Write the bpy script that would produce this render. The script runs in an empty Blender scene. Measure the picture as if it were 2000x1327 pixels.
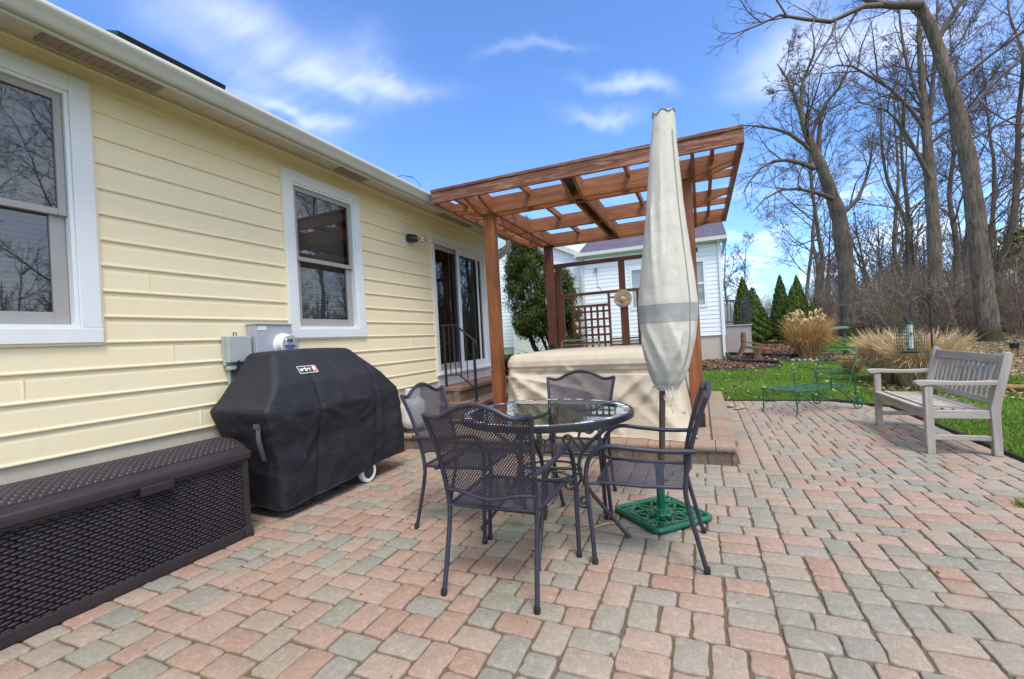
import bpy, math, random
import numpy as np
from mathutils import Vector, Matrix, noise as mnoise
R = math.radians; PI = math.pi
scn = bpy.context.scene
COL = scn.collection
rng = random.Random(7)
nr = np.random.default_rng(11)

SUN_E = 1.9; SKY_S = .135; SKY_TINT = (.68, .90, 1.22); CLOUD_V = 8.0; EXPO = 0.87

# ------------------------------------------------------------------ helpers
def tag(o, label=None, cat=None, group=None, kind=None):
    if label: o['label'] = label
    if cat: o['category'] = cat
    if group: o['group'] = group
    if kind: o['kind'] = kind
    return o

def thing(name, label, cat, loc=(0, 0, 0), rotz=0.0, group=None):
    o = bpy.data.objects.new(name, None); COL.objects.link(o)
    o.location = loc; o.rotation_euler = (0, 0, rotz)
    o.empty_display_size = .2
    return tag(o, label, cat, group)

def absloc(o):
    v = Vector((0, 0, 0))
    while o is not None:
        v += o.location; o = o.parent
    return v

def finish(me, smooth):
    if smooth is not None:
        me.polygons.foreach_set('use_smooth', [True] * len(me.polygons))
        if smooth < 179: me.set_sharp_from_angle(angle=R(smooth))

class MB:
    def __init__(s): s.v = []; s.f = []; s.m = []; s.a = []; s.cm = 0; s.ca = 0.0
    def add(s, vs, fs, a=None):
        b = len(s.v); s.v.extend([tuple(p) for p in vs])
        for f in fs:
            s.f.append(tuple(i + b for i in f)); s.m.append(s.cm); s.a.append(s.ca if a is None else a)
        return s
    def box(s, x0, x1, y0, y1, z0, z1):
        vs = [(x, y, z) for z in (z0, z1) for (x, y) in ((x0, y0), (x1, y0), (x1, y1), (x0, y1))]
        return s.add(vs, [(3, 2, 1, 0), (4, 5, 6, 7), (0, 1, 5, 4), (1, 2, 6, 5), (2, 3, 7, 6), (3, 0, 4, 7)])
    def beam(s, p0, p1, w, h, up=(0, 0, 1), w1=None, h1=None):
        p0 = Vector(p0); p1 = Vector(p1); d = (p1 - p0).normalized(); up = Vector(up)
        sx = d.cross(up)
        if sx.length < 1e-5: sx = d.cross(Vector((1, 0, 0)))
        sx.normalize(); u = sx.cross(d).normalized()
        w1 = w if w1 is None else w1; h1 = h if h1 is None else h1
        vs = []
        for p, a, b in ((p0, w, h), (p1, w1, h1)):
            vs += [p - sx * a / 2 - u * b / 2, p + sx * a / 2 - u * b / 2, p + sx * a / 2 + u * b / 2, p - sx * a / 2 + u * b / 2]
        return s.add(vs, [(0, 1, 2, 3), (7, 6, 5, 4), (4, 5, 1, 0), (5, 6, 2, 1), (6, 7, 3, 2), (7, 4, 0, 3)])
    def tube(s, pts, r, n=8, cap=True, closed=False):
        P = [Vector(p) for p in pts]; N = len(P)
        rs = r if isinstance(r, (list, tuple)) else [r] * N
        ref = None; vs = []
        for i, p in enumerate(P):
            if closed: t = P[(i + 1) % N] - P[i - 1]
            else: t = P[min(i + 1, N - 1)] - P[max(i - 1, 0)]
            t.normalize()
            if ref is None:
                ref = t.cross(Vector((0, 0, 1)))
                if ref.length < .1: ref = t.cross(Vector((1, 0, 0)))
            u = ref - t * ref.dot(t)
            if u.length < 1e-4: u = t.orthogonal()
            u.normalize(); ref = u; w = t.cross(u)
            for k in range(n):
                a = 2 * PI * k / n; vs.append(p + (u * math.cos(a) + w * math.sin(a)) * rs[i])
        fs = []
        for i in range(N if closed else N - 1):
            j = (i + 1) % N
            for k in range(n):
                l = (k + 1) % n; fs.append((i * n + k, i * n + l, j * n + l, j * n + k))
        if cap and not closed:
            fs.append(tuple(range(n - 1, -1, -1))); fs.append(tuple((N - 1) * n + k for k in range(n)))
        return s.add(vs, fs)
    def lathe(s, prof, n=24, c=(0, 0, 0), axis='z'):
        vs = []
        for r, z in prof:
            for k in range(n):
                a = 2 * PI * k / n; x, y = r * math.cos(a), r * math.sin(a)
                p = (x, y, z) if axis == 'z' else ((z, x, y) if axis == 'x' else (y, z, x))
                vs.append((p[0] + c[0], p[1] + c[1], p[2] + c[2]))
        fs = []
        for i in range(len(prof) - 1):
            for k in range(n):
                l = (k + 1) % n; fs.append((i * n + k, i * n + l, (i + 1) * n + l, (i + 1) * n + k))
        fs.append(tuple(range(n - 1, -1, -1))); fs.append(tuple((len(prof) - 1) * n + k for k in range(n)))
        return s.add(vs, fs)
    def extrude(s, poly, o, ux, uy, d):
        o = Vector(o); ux = Vector(ux); uy = Vector(uy); d = Vector(d); n = len(poly)
        vs = [o + ux * a + uy * b for a, b in poly] + [o + ux * a + uy * b + d for a, b in poly]
        fs = [tuple(range(n - 1, -1, -1)), tuple(range(n, 2 * n))]
        for i in range(n):
            j = (i + 1) % n; fs.append((i, j, n + j, n + i))
        return s.add(vs, fs)
    def grid(s, f, nu, nv, closeu=False):
        vs = [f(i / (nu if closeu else nu - 1), j / (nv - 1)) for j in range(nv) for i in range(nu)]
        fs = []
        for j in range(nv - 1):
            for i in range(nu if closeu else nu - 1):
                k = (i + 1) % nu; fs.append((j * nu + i, j * nu + k, (j + 1) * nu + k, (j + 1) * nu + i))
        return s.add(vs, fs)
    def build(s, name, mats, parent=None, world=True, bevel=0, smooth=None, origin=None, seg=2, rnd=False, fixn=False):
        off = Vector((0, 0, 0))
        if parent is not None and world: off = absloc(parent)
        if origin is not None: off = Vector(origin)
        me = bpy.data.meshes.new(name)
        o3 = tuple(off)
        me.from_pydata([(p[0] - o3[0], p[1] - o3[1], p[2] - o3[2]) for p in s.v], [], s.f)
        if not isinstance(mats, (list, tuple)): mats = [mats]
        for m in mats: me.materials.append(m)
        if len(mats) > 1: me.polygons.foreach_set('material_index', s.m)
        if rnd:
            at = me.attributes.new('rnd', 'FLOAT', 'FACE'); at.data.foreach_set('value', s.a)
        finish(me, smooth)
        o = bpy.data.objects.new(name, me); COL.objects.link(o)
        if parent is not None: o.parent = parent
        elif origin is not None: o.location = off
        if bevel:
            b = o.modifiers.new('bevel', 'BEVEL'); b.width = bevel; b.segments = seg; b.limit_method = 'ANGLE'; b.angle_limit = R(40)
            b.harden_normals = False
        return o

def raw(name, V, F, mats, parent=None, smooth=None, origin=None, mi=None, rnd=None):
    """numpy mesh; F is (n,3) or (n,4)"""
    V = np.asarray(V, dtype=np.float32); F = np.asarray(F, dtype=np.int32)
    off = np.array(absloc(parent) if parent is not None else (origin if origin is not None else (0, 0, 0)), dtype=np.float32)
    V = V - off
    me = bpy.data.meshes.new(name); k = F.shape[1]
    me.vertices.add(len(V)); me.vertices.foreach_set('co', V.ravel())
    me.loops.add(F.size); me.loops.foreach_set('vertex_index', F.ravel())
    me.polygons.add(len(F)); me.polygons.foreach_set('loop_start', np.arange(0, F.size, k, dtype=np.int32))
    if not isinstance(mats, (list, tuple)): mats = [mats]
    for m in mats: me.materials.append(m)
    if mi is not None: me.polygons.foreach_set('material_index', np.asarray(mi, dtype=np.int32))
    if rnd is not None:
        at = me.attributes.new('rnd', 'FLOAT', 'FACE'); at.data.foreach_set('value', np.asarray(rnd, dtype=np.float32))
    me.update(calc_edges=True)
    if smooth is not None: finish(me, smooth)
    o = bpy.data.objects.new(name, me); COL.objects.link(o)
    if parent is not None: o.parent = parent
    elif origin is not None: o.location = tuple(float(x) for x in off)
    return o

def copy_tree(o, parent=None):
    c = o.copy(); COL.objects.link(c); c.parent = parent
    for ch in [x for x in COL.objects if x.parent is o]: copy_tree(ch, c)
    return c

def spline(pts, n=6):
    """Catmull-Rom through pts"""
    P = [Vector(p) for p in pts]; out = []
    for i in range(len(P) - 1):
        a = P[max(i - 1, 0)]; b = P[i]; c = P[i + 1]; d = P[min(i + 2, len(P) - 1)]
        for k in range(n):
            t = k / n
            out.append(.5 * ((2 * b) + (c - a) * t + (2 * a - 5 * b + 4 * c - d) * t * t + (3 * b - a - 3 * c + d) * t ** 3))
    out.append(P[-1]); return out

def lerp_prof(z, tab):
    for i in range(len(tab) - 1):
        if z <= tab[i + 1][0]:
            t = (z - tab[i][0]) / (tab[i + 1][0] - tab[i][0]); t = max(0, t)
            return [a + (b - a) * t for a, b in zip(tab[i][1:], tab[i + 1][1:])]
    return list(tab[-1][1:])

def terr(x, y):
    r = math.hypot(x, y); t = min(max((r - 9) / 17, 0), 1); return .5 * t * t * (3 - 2 * t)
def terr_np(x, y):
    t = np.clip((np.hypot(x, y) - 9) / 17, 0, 1); return .5 * t * t * (3 - 2 * t)

# ------------------------------------------------------------------ materials
class NT:
    def __init__(s, name):
        s.m = bpy.data.materials.new(name); s.m.use_nodes = True; s.t = s.m.node_tree; s.t.nodes.clear()
        s.out = s.n('ShaderNodeOutputMaterial')
    def n(s, typ, **kw):
        d = s.t.nodes.new(typ)
        for k, v in kw.items():
            if k.startswith('_'): setattr(d, k[1:], v)
            else: d.inputs[k.replace('__', ' ')].default_value = v
        return d
    def l(s, a, b): s.t.links.new(a, b)
    def math(s, op, a, b=0.0, c=None, clamp=False):
        d = s.t.nodes.new('ShaderNodeMath'); d.operation = op; d.use_clamp = clamp
        for i, v in enumerate((a, b, c)):
            if v is None: continue
            if isinstance(v, (int, float)): d.inputs[i].default_value = v
            else: s.l(v, d.inputs[i])
        return d.outputs[0]
    def mix(s, fac, a, b):
        d = s.t.nodes.new('ShaderNodeMix'); d.data_type = 'RGBA'
        for sock, v in ((d.inputs[0], fac), (d.inputs[6], a), (d.inputs[7], b)):
            if isinstance(v, (int, float)): sock.default_value = v
            elif isinstance(v, (tuple, list)): sock.default_value = (*v[:3], 1)
            else: s.l(v, sock)
        return d.outputs[2]
    def ramp(s, fac, pts):
        d = s.t.nodes.new('ShaderNodeValToRGB'); e = d.color_ramp.elements
        while len(e) < len(pts): e.new(.5)
        for el, (p, c) in zip(e, pts):
            el.position = p; el.color = (*c, 1) if len(c) == 3 else c
        s.l(fac, d.inputs[0]); return d.outputs[0]
    def coord(s, kind='Object', scale=(1, 1, 1), rot=(0, 0, 0)):
        tc = s.t.nodes.new('ShaderNodeTexCoord'); mp = s.t.nodes.new('ShaderNodeMapping')
        mp.inputs['Scale'].default_value = scale; mp.inputs['Rotation'].default_value = rot
        s.l(tc.outputs[kind], mp.inputs[0]); return mp.outputs[0]
    def noise(s, vec, scale, detail=4, rough=.55, dist=0):
        d = s.n('ShaderNodeTexNoise', Scale=scale, Detail=detail, Roughness=rough, Distortion=dist)
        if vec is not None: s.l(vec, d.inputs['Vector'])
        return d.outputs[0]
    def attr(s, name='rnd'):
        d = s.t.nodes.new('ShaderNodeAttribute'); d.attribute_name = name; return d.outputs['Fac']
    def bsdf(s, col, rough=.6, metal=0, normal=None, spec=None):
        d = s.t.nodes.new('ShaderNodeBsdfPrincipled')
        for sock, v in ((d.inputs['Base Color'], col), (d.inputs['Roughness'], rough), (d.inputs['Metallic'], metal)):
            if isinstance(v, (int, float)): sock.default_value = v
            elif isinstance(v, (tuple, list)): sock.default_value = (*v[:3], 1)
            else: s.l(v, sock)
        if spec is not None: d.inputs['Specular IOR Level'].default_value = spec
        if normal is not None: s.l(normal, d.inputs['Normal'])
        return d.outputs[0]
    def bump(s, h, strength=.3, dist=.01):
        d = s.n('ShaderNodeBump', Strength=strength, Distance=dist); s.l(h, d.inputs['Height']); return d.outputs[0]
    def done(s, sh): s.l(sh, s.out.inputs[0]); return s.m

def sc(c, k): return tuple(min(1, x * k) for x in c)

def plain(name, col, rough=.6, metal=0, var=.12, scale=6, bump=0, bscale=60, bdist=.004, spec=None, coord='Object', stretch=(1, 1, 1)):
    t = NT(name); v = t.coord(coord, stretch)
    n = t.noise(v, scale, 5); n2 = t.noise(v, scale * 7.3, 3)
    f = t.math('ADD', t.math('MULTIPLY', n, .7), t.math('MULTIPLY', n2, .3))
    f = t.math('MULTIPLY_ADD', f, 2.2, -.6, clamp=True)
    c = t.mix(f, sc(col, 1 - var), sc(col, 1 + var))
    nm = t.bump(t.noise(v, bscale, 4), bump, bdist) if bump else None
    rg = t.math('MULTIPLY_ADD', n, .15, rough - .075, clamp=True)
    return t.done(t.bsdf(c, rg, metal, nm, spec))

def wood(name, dark, light, axis, rough=.6, knots=True, scale=1.0, bump=.15):
    t = NT(name)
    st = {'x': (.6, 9, 9), 'y': (9, .6, 9), 'z': (9, 9, .6)}[axis]
    st = tuple(q * scale for q in st)
    v = t.coord('Object', st)
    n = t.noise(v, 2.4, 6, .65, 1.2)
    w = t.noise(t.coord('Object', tuple(q * 3 for q in st)), 3.0, 3)
    big = t.noise(t.coord('Object', (1, 1, 1)), 1.7, 3)
    f = t.math('ADD', t.math('MULTIPLY', n, .75), t.math('MULTIPLY', w, .25))
    c = t.ramp(f, [(.30, dark), (.5, tuple((a + b) / 2 for a, b in zip(dark, light))), (.68, light)])
    c = t.mix(t.math('MULTIPLY_ADD', big, 1.6, -.45, clamp=True), c, sc(dark, 1.15))
    nm = t.bump(f, bump, .004)
    return t.done(t.bsdf(c, rough, 0, nm))

# ---- concrete materials
def paver_mat(name, tones, moss=.25):
    t = NT(name); v = t.coord('Object')
    a = t.attr('rnd')
    c = t.ramp(a, tones)
    n = t.noise(v, 9, 5, .6); fine = t.noise(v, 160, 2, .7); mid = t.noise(v, 38, 4, .65)
    c = t.mix(t.math('MULTIPLY_ADD', n, 1.8, -.55, clamp=True), c, t.mix(.5, c, (.30, .25, .19)))
    # speckled aggregate of the cast concrete
    vo = t.n('ShaderNodeTexVoronoi', Scale=210.0); t.l(v, vo.inputs['Vector'])
    sp = t.math('GREATER_THAN', t.noise(v, 230, 1, .5), .66)
    sd = t.math('LESS_THAN', t.noise(v, 190, 1, .5), .36)
    c = t.mix(t.math('MULTIPLY', sp, .45), c, (.62, .56, .50))
    c = t.mix(t.math('MULTIPLY', sd, .45), c, (.13, .105, .085))
    c = t.mix(t.math('MULTIPLY_ADD', mid, 2.4, -.95, clamp=True), c, t.mix(.42, c, (.15, .12, .09)))
    pale = t.noise(v, 26, 4, .7); c = t.mix(t.math('MULTIPLY_ADD', pale, 2.6, -1.35, clamp=True), c, t.mix(.45, c, (.60, .55, .49)))
    # old damp stains
    st = t.noise(v, 1.3, 4, .6)
    c = t.mix(t.math('MULTIPLY_ADD', st, 2.4, -1.25, clamp=True), c, t.mix(.55, c, (.17, .14, .085)))
    h = t.math('ADD', t.math('MULTIPLY', fine, .5), t.math('MULTIPLY', mid, 1.0))
    return t.done(t.bsdf(c, .85, 0, t.bump(h, .5, .004), .3))

RED = (.315, .182, .132); PINK = (.345, .248, .195); TAN = (.305, .245, .19); GRY = (.25, .237, .198); GRN = (.208, .208, .172); DRK = (.22, .21, .185); ORG = (.49, .27, .175)
M_paver = paver_mat('paver_concrete', [(0, GRN), (.2, GRY), (.34, TAN), (.46, PINK), (.58, RED), (.72, PINK), (.80, TAN), (.9, GRY), (1, GRN)])
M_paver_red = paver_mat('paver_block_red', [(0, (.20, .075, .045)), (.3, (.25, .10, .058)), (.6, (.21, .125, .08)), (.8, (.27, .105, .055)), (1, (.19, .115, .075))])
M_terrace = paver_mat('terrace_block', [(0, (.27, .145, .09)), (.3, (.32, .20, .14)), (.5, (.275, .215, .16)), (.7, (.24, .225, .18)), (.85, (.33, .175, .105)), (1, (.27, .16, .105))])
M_paver_dark = paver_mat('paver_block_side_shaded', [(0, (.10, .075, .055)), (.3, (.12, .07, .045)), (.6, (.12, .095, .07)), (1, (.15, .075, .048))])  # brown block tones, darkened in colour for the shade on the terrace front

def joint_mat():
    t = NT('paver_joint_sand'); v = t.coord()
    n = t.noise(v, 3.5, 5); f = t.noise(v, 90, 3)
    c = t.mix(f, (.075, .056, .04), (.19, .145, .10))
    moss = t.math('MULTIPLY_ADD', n, 5, -2.75, clamp=True)
    c = t.mix(moss, c, (.13, .135, .035))
    return t.done(t.bsdf(c, .95, 0, t.bump(f, .6, .01), .1))
M_joint = joint_mat()

def siding_mat(name, col, dirt=(.45, .40, .28), amt=.5):
    t = NT(name); v = t.coord('Object')
    n = t.noise(v, .9, 5, .6); s2 = t.noise(t.coord('Object', (6, 6, .7)), 1.6, 4)
    c = t.mix(t.math('MULTIPLY_ADD', n, 1.2, -.35, clamp=True), sc(col, .95), sc(col, 1.04))
    d = t.math('MULTIPLY', t.math('MULTIPLY_ADD', s2, 2.6, -1.5, clamp=True), amt)
    c = t.mix(d, c, t.mix(.35, c, dirt))
    bm = t.bump(t.noise(t.coord('Object', (4, 4, 60)), 6, 3), .06, .004)
    return t.done(t.bsdf(c, .42, 0, bm, .4))
M_siding = siding_mat('yellow_vinyl_siding', (.86, .74, .495), amt=.55)
M_white_siding = siding_mat('white_vinyl_siding', (.80, .82, .84), (.5, .5, .5), .2)
M_trim = plain('white_vinyl_trim', (.74, .76, .78), .35, var=.03)
M_sash = plain('almond_vinyl_sash', (.36, .34, .335), .4, var=.05)
M_alum = plain('almond_aluminium', (.55, .555, .51), .4, var=.06, scale=2)
M_soffit = plain('soffit_panel', (.62, .60, .52), .55, var=.05)
M_vent = plain('soffit_vent_mesh', (.33, .28, .23), .8, var=.15, scale=70)
M_found = plain('painted_foundation', (.56, .49, .37), .9, var=.15, bump=.3)
M_kick = plain('grey_kickboard', (.58, .58, .62), .5, var=.06)
M_black = plain('black_painted_iron', (.018, .018, .022), .35, .0, var=.2, bump=.1)
M_bplastic = plain('black_plastic', (.022, .022, .026), .45, var=.15)
M_curtain = plain('curtain_fabric', (.11, .12, .12), .9, var=.2)
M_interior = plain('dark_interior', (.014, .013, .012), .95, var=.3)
M_blind = plain('blind_slats', (.52, .52, .50), .5, var=.05)
def glass_mat(name, tint=(.55, .58, .6), base=.10):
    t = NT(name)
    ge = t.n('ShaderNodeNewGeometry'); dt = t.n('ShaderNodeVectorMath', _operation='DOT_PRODUCT'); t.l(ge.outputs['Normal'], dt.inputs[0]); t.l(ge.outputs['Incoming'], dt.inputs[1])
    cs = t.math('SUBTRACT', 1.0, t.math('ABSOLUTE', dt.outputs['Value']))
    f = t.math('MULTIPLY_ADD', t.math('POWER', cs, 5.0), .95, base, clamp=True)
    tr = t.n('ShaderNodeBsdfTransparent'); tr.inputs[0].default_value = (*tint, 1)
    wv = t.noise(t.coord('Object'), 1.2, 2)
    gl = t.n('ShaderNodeBsdfGlossy', Roughness=.012); gl.inputs[0].default_value = (.95, .97, 1, 1)
    t.l(t.bump(wv, .05, .02), gl.inputs['Normal'])
    mx = t.n('ShaderNodeMixShader'); t.l(f, mx.inputs[0]); t.l(tr.outputs[0], mx.inputs[1]); t.l(gl.outputs[0], mx.inputs[2])
    return t.done(mx.outputs[0])
M_glass = glass_mat('window_glass', (.43, .45, .47), .10)
M_nglass = glass_mat('neighbour_glass', (.85, .87, .88), .05)
M_tglass = glass_mat('table_glass', (.86, .93, .90), .09)
M_clear = glass_mat('clear_bulb_glass', (.9, .9, .9), .10)
def shingle_mat(name, a, b):
    t = NT(name)
    v = t.coord('UV'); br = t.n('ShaderNodeTexBrick', Scale=1.0, Mortar__Size=.012)
    br.inputs['Brick Width'].default_value = .32; br.inputs['Row Height'].default_value = .145; br.inputs['Bias'].default_value = 0
    br.inputs['Color1'].default_value = (*a, 1); br.inputs['Color2'].default_value = (*b, 1); br.inputs['Mortar'].default_value = (*sc(a, .45), 1)
    t.l(v, br.inputs['Vector'])
    n = t.noise(t.coord('Object'), 60, 3); n1 = t.noise(t.coord('Object'), 1.4, 3)
    c = t.mix(n, br.outputs[0], t.mix(.5, br.outputs[0], sc(b, 1.5)))
    c = t.mix(t.math('MULTIPLY', n1, .5), c, sc(a, .8))
    return t.done(t.bsdf(c, .9, 0, t.bump(t.math('SUBTRACT', n, t.math('MULTIPLY', br.outputs[1], 2.0)), .5, .01), .2))
M_shingle = shingle_mat('purple_grey_shingles', (.085, .075, .11), (.14, .12, .165))
M_shingle2 = shingle_mat('brown_grey_shingles', (.12, .11, .10), (.17, .155, .14))

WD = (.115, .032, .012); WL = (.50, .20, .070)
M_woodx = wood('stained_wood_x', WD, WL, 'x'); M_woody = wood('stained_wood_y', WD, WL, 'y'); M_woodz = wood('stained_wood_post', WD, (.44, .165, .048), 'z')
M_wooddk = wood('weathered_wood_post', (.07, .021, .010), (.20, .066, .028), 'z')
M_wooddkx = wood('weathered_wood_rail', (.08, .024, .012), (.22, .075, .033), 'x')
def fascia_mat():
    t = NT('weathered_fascia'); v = t.coord('Object', (1.0, 14, 14))
    n = t.noise(v, 3, 6, .7, .8); n2 = t.noise(t.coord('Object', (1, 1, 1)), 1.2, 3)
    c = t.ramp(n, [(.3, (.075, .022, .012)), (.48, (.17, .055, .026)), (.57, (.36, .20, .13)), (.7, (.20, .07, .032))])
    c = t.mix(t.math('MULTIPLY_ADD', n2, 3, -1.2, clamp=True), c, (.13, .04, .02))
    return t.done(t.bsdf(c, .8, 0, t.bump(n, .3, .006)))
M_fascia = fascia_mat()
M_teak = wood('weathered_teak', (.25, .222, .19), (.56, .515, .455), 'y', .8)
M_teakz = wood('weathered_teak_upright', (.24, .212, .178), (.54, .495, .435), 'z', .8)
M_teakx = wood('weathered_teak_arm', (.25, .22, .185), (.56, .51, .45), 'x', .8)
M_rustic = wood('rustic_wood', (.10, .05, .03), (.30, .17, .10), 'z', .85)

def fabric(name, col, var=.1, wave=420, rough=.85, stain=(.5, .46, .38), samt=.4, big=1.5):
    t = NT(name); v = t.coord('Object')
    n = t.noise(v, big, 5, .6); n2 = t.noise(v, 14, 4)
    c = t.mix(t.math('MULTIPLY_ADD', n2, 1.3, -.2, clamp=True), sc(col, 1 - var), sc(col, 1 + var * .5))
    c = t.mix(t.math('MULTIPLY', t.math('MULTIPLY_ADD', n, 3, -1.5, clamp=True), samt), c, stain)
    w = t.noise(v, wave, 2); h = t.math('ADD', t.math('MULTIPLY', w, .15), n2)
    return t.done(t.bsdf(c, rough, 0, t.bump(h, .35, .02), .25))
M_canvas = fabric('beige_canvas', (.52, .445, .34), .08, stain=(.36, .31, .24), samt=.35, big=2.2)
M_ucanvas = fabric('ivory_canvas', (.575, .545, .468), .06, stain=(.42, .38, .30), samt=.25)
M_uband = fabric('grey_canvas_band', (.34, .335, .325), .08, samt=.1)
M_gcover = fabric('black_vinyl_fabric', (.024, .025, .034), .3, rough=.58, stain=(.062, .058, .056), samt=.5, big=2.6)
M_gseam = plain('black_seam', (.012, .012, .014), .7)

def resin(name):
    t = NT(name); v = t.coord('Object'); n = t.noise(v, 3, 4)
    c = t.mix(t.math('MULTIPLY_ADD', n, 1.6, -.4, clamp=True), (.022, .017, .020), (.041, .032, .036))
    return t.done(t.bsdf(c, .42, 0, t.bump(t.noise(v, 240, 2), .08, .002), .45))
M_resin = resin('brown_resin')

def steel_mesh(name, col, per=.0115, hole=.52):
    """perforated sheet steel, diamond holes"""
    t = NT(name); tc = t.t.nodes.new('ShaderNodeTexCoord'); sp = t.t.nodes.new('ShaderNodeSeparateXYZ'); t.l(tc.outputs['UV'], sp.inputs[0])
    a = t.math('PINGPONG', t.math('MULTIPLY', sp.outputs[0], 1 / per), .5)
    b = t.math('PINGPONG', t.math('MULTIPLY', sp.outputs[1], .8 / per), .5)
    d = t.math('ADD', a, b)
    # two interleaved rows of holes
    d2 = t.math('SUBTRACT', 1.0, d)
    m = t.math('MINIMUM', d, d2)
    h = t.math('LESS_THAN', m, hole * .5)
    sh = t.bsdf(col, .45, .2)
    tr = t.n('ShaderNodeBsdfTransparent'); mx = t.n('ShaderNodeMixShader')
    t.l(h, mx.inputs[0]); t.l(sh, mx.inputs[1]); t.l(tr.outputs[0], mx.inputs[2])
    return t.done(mx.outputs[0])
M_frame = plain('slate_blue_steel', (.040, .040, .062), .38, .25, var=.22, scale=12, bump=.05)
M_mesh = steel_mesh('perforated_steel', (.034, .033, .052), .015, .5)
M_tiron = plain('dark_wrought_iron', (.050, .046, .050), .42, .3, var=.3, scale=14, bump=.15)
M_green = plain('green_cast_iron', (.010, .125, .066), .35, .1, var=.2, scale=10)
M_gpaint = plain('green_painted_steel', (.022, .10, .052), .4, .1, var=.25, scale=10)
M_gwire = plain('green_wire', (.03, .075, .055), .5, .1)
M_umpole = plain('bronze_pole', (.10, .082, .068), .4, .4, var=.15)
M_tan_skirt = plain('tan_skirting', (.50, .43, .36), .7, var=.06)
M_taupe = plain('taupe_deck_skirting', (.36, .31, .31), .7, var=.06)
M_terra = plain('terracotta', (.40, .17, .10), .8, var=.15)
M_white = plain('white_enamel', (.74, .75, .75), .4, var=.05)
M_grey_enc = plain('grey_steel_enclosure', (.40, .42, .47), .45, .2, var=.05)
M_grey_pl = plain('grey_plastic', (.36, .39, .38), .55, var=.07)
M_blue = plain('blue_plastic', (.03, .10, .42), .4)
M_lcd = plain('lcd_panel', (.05, .06, .04), .3)
M_stone = plain('cast_stone', (.46, .37, .24), .85, var=.25, scale=22, bump=.3)
M_bluepot = plain('blue_glaze', (.045, .11, .20), .25, var=.3)
M_log = wood('fallen_log', (.16, .085, .035), (.45, .25, .10), 'y', .85)
M_chrome = plain('steel_tube', (.28, .30, .24), .35, .6)
M_badge_w = plain('badge_white', (.8, .8, .8), .5, var=.02); M_badge_r = plain('badge_red', (.50, .03, .03), .5, var=.02); M_badge_k = plain('badge_black', (.015, .015, .015), .5)
M_label = plain('paper_label', (.70, .70, .70), .6, var=.05)

def bark_mat(name, dark, light, sx=1.0, moss=False):
    t = NT(name); v = t.coord('Object', (7 * sx, 7 * sx, 1.1 * sx))
    n = t.noise(v, 2.2, 6, .7, .6); n2 = t.noise(t.coord('Object'), .8, 3)
    c = t.ramp(n, [(.34, dark), (.58, light)])
    c = t.mix(t.math('MULTIPLY_ADD', n2, 2, -.8, clamp=True), c, sc(dark, 1.2))
    if moss:
        tc = t.t.nodes.new('ShaderNodeTexCoord'); sp = t.t.nodes.new('ShaderNodeSeparateXYZ'); t.l(tc.outputs['Object'], sp.inputs[0])
        g = t.math('SUBTRACT', t.math('MULTIPLY_ADD', n2, 1.6, -.1), t.math('MULTIPLY', sp.outputs[2], .9))
        c = t.mix(t.math('MULTIPLY', t.math('MULTIPLY', g, 3.0, clamp=True), .75), c, (.045, .055, .016))
    return t.done(t.bsdf(c, .95, 0, t.bump(n, .8, .03), .1))
M_bark = bark_mat('grey_bark', (.066, .053, .041), (.25, .208, .160), moss=True)
M_bark2 = bark_mat('brown_bark', (.062, .048, .037), (.195, .155, .118))
M_twig = plain('twig_bark', (.125, .098, .085), .9, var=.25)
M_twig2 = None
M_birch = bark_mat('pale_bark', (.16, .14, .125), (.46, .43, .40))

def leaf_mat(name, tones, rough=.6, transl=.25):
    t = NT(name); a = t.attr('rnd'); c = t.ramp(a, tones)
    d = t.bsdf(c, rough, 0, None, .25)
    tl = t.n('ShaderNodeBsdfTranslucent'); t.l(c, tl.inputs[0])
    mx = t.n('ShaderNodeMixShader'); mx.inputs[0].default_value = transl; t.l(d, mx.inputs[1]); t.l(tl.outputs[0], mx.inputs[2])
    return t.done(mx.outputs[0])
M_everg = leaf_mat('arborvitae_leaves', [(0, (.020, .028, .005)), (.5, (.050, .070, .009)), (.85, (.092, .115, .015)), (1, (.16, .17, .035))])
M_cone = leaf_mat('cone_arborvitae_leaves', [(0, (.026, .05, .010)), (.5, (.08, .135, .02)), (1, (.18, .225, .04))])
M_twig2 = leaf_mat('brush_stems', [(0, (.075, .055, .042)), (.4, (.20, .15, .11)), (.75, (.34, .265, .20)), (1, (.48, .40, .32))], .9, 0)
M_hedge = leaf_mat('hedge_leaves', [(0, (.015, .03, .008)), (1, (.05, .08, .02))])
M_dry = leaf_mat('dry_grass_blades', [(0, (.26, .125, .042)), (.4, (.50, .29, .11)), (.8, (.66, .45, .21)), (1, (.74, .58, .33))], .7, .15)
M_dry2 = leaf_mat('dry_grass_pale', [(0, (.34, .20, .085)), (.4, (.60, .42, .22)), (.8, (.74, .59, .37)), (1, (.82, .71, .50))], .7, .15)
M_plume = leaf_mat('grass_plumes', [(0, (.46, .31, .14)), (1, (.70, .54, .30))], .8, .2)
M_grass = leaf_mat('lawn_blades', [(0, (.11, .125, .03)), (.18, (.10, .17, .022)), (.55, (.15, .265, .032)), (1, (.30, .38, .09))], .55, .3)
M_litter = leaf_mat('dry_leaves', [(0, (.14, .08, .045)), (.4, (.30, .20, .115)), (.75, (.42, .32, .19)), (1, (.30, .33, .09))], .8, .1)
M_mulchbits = leaf_mat('mulch_bits', [(0, (.05, .028, .018)), (.6, (.16, .085, .05)), (1, (.34, .22, .15))], .9, 0)

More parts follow.
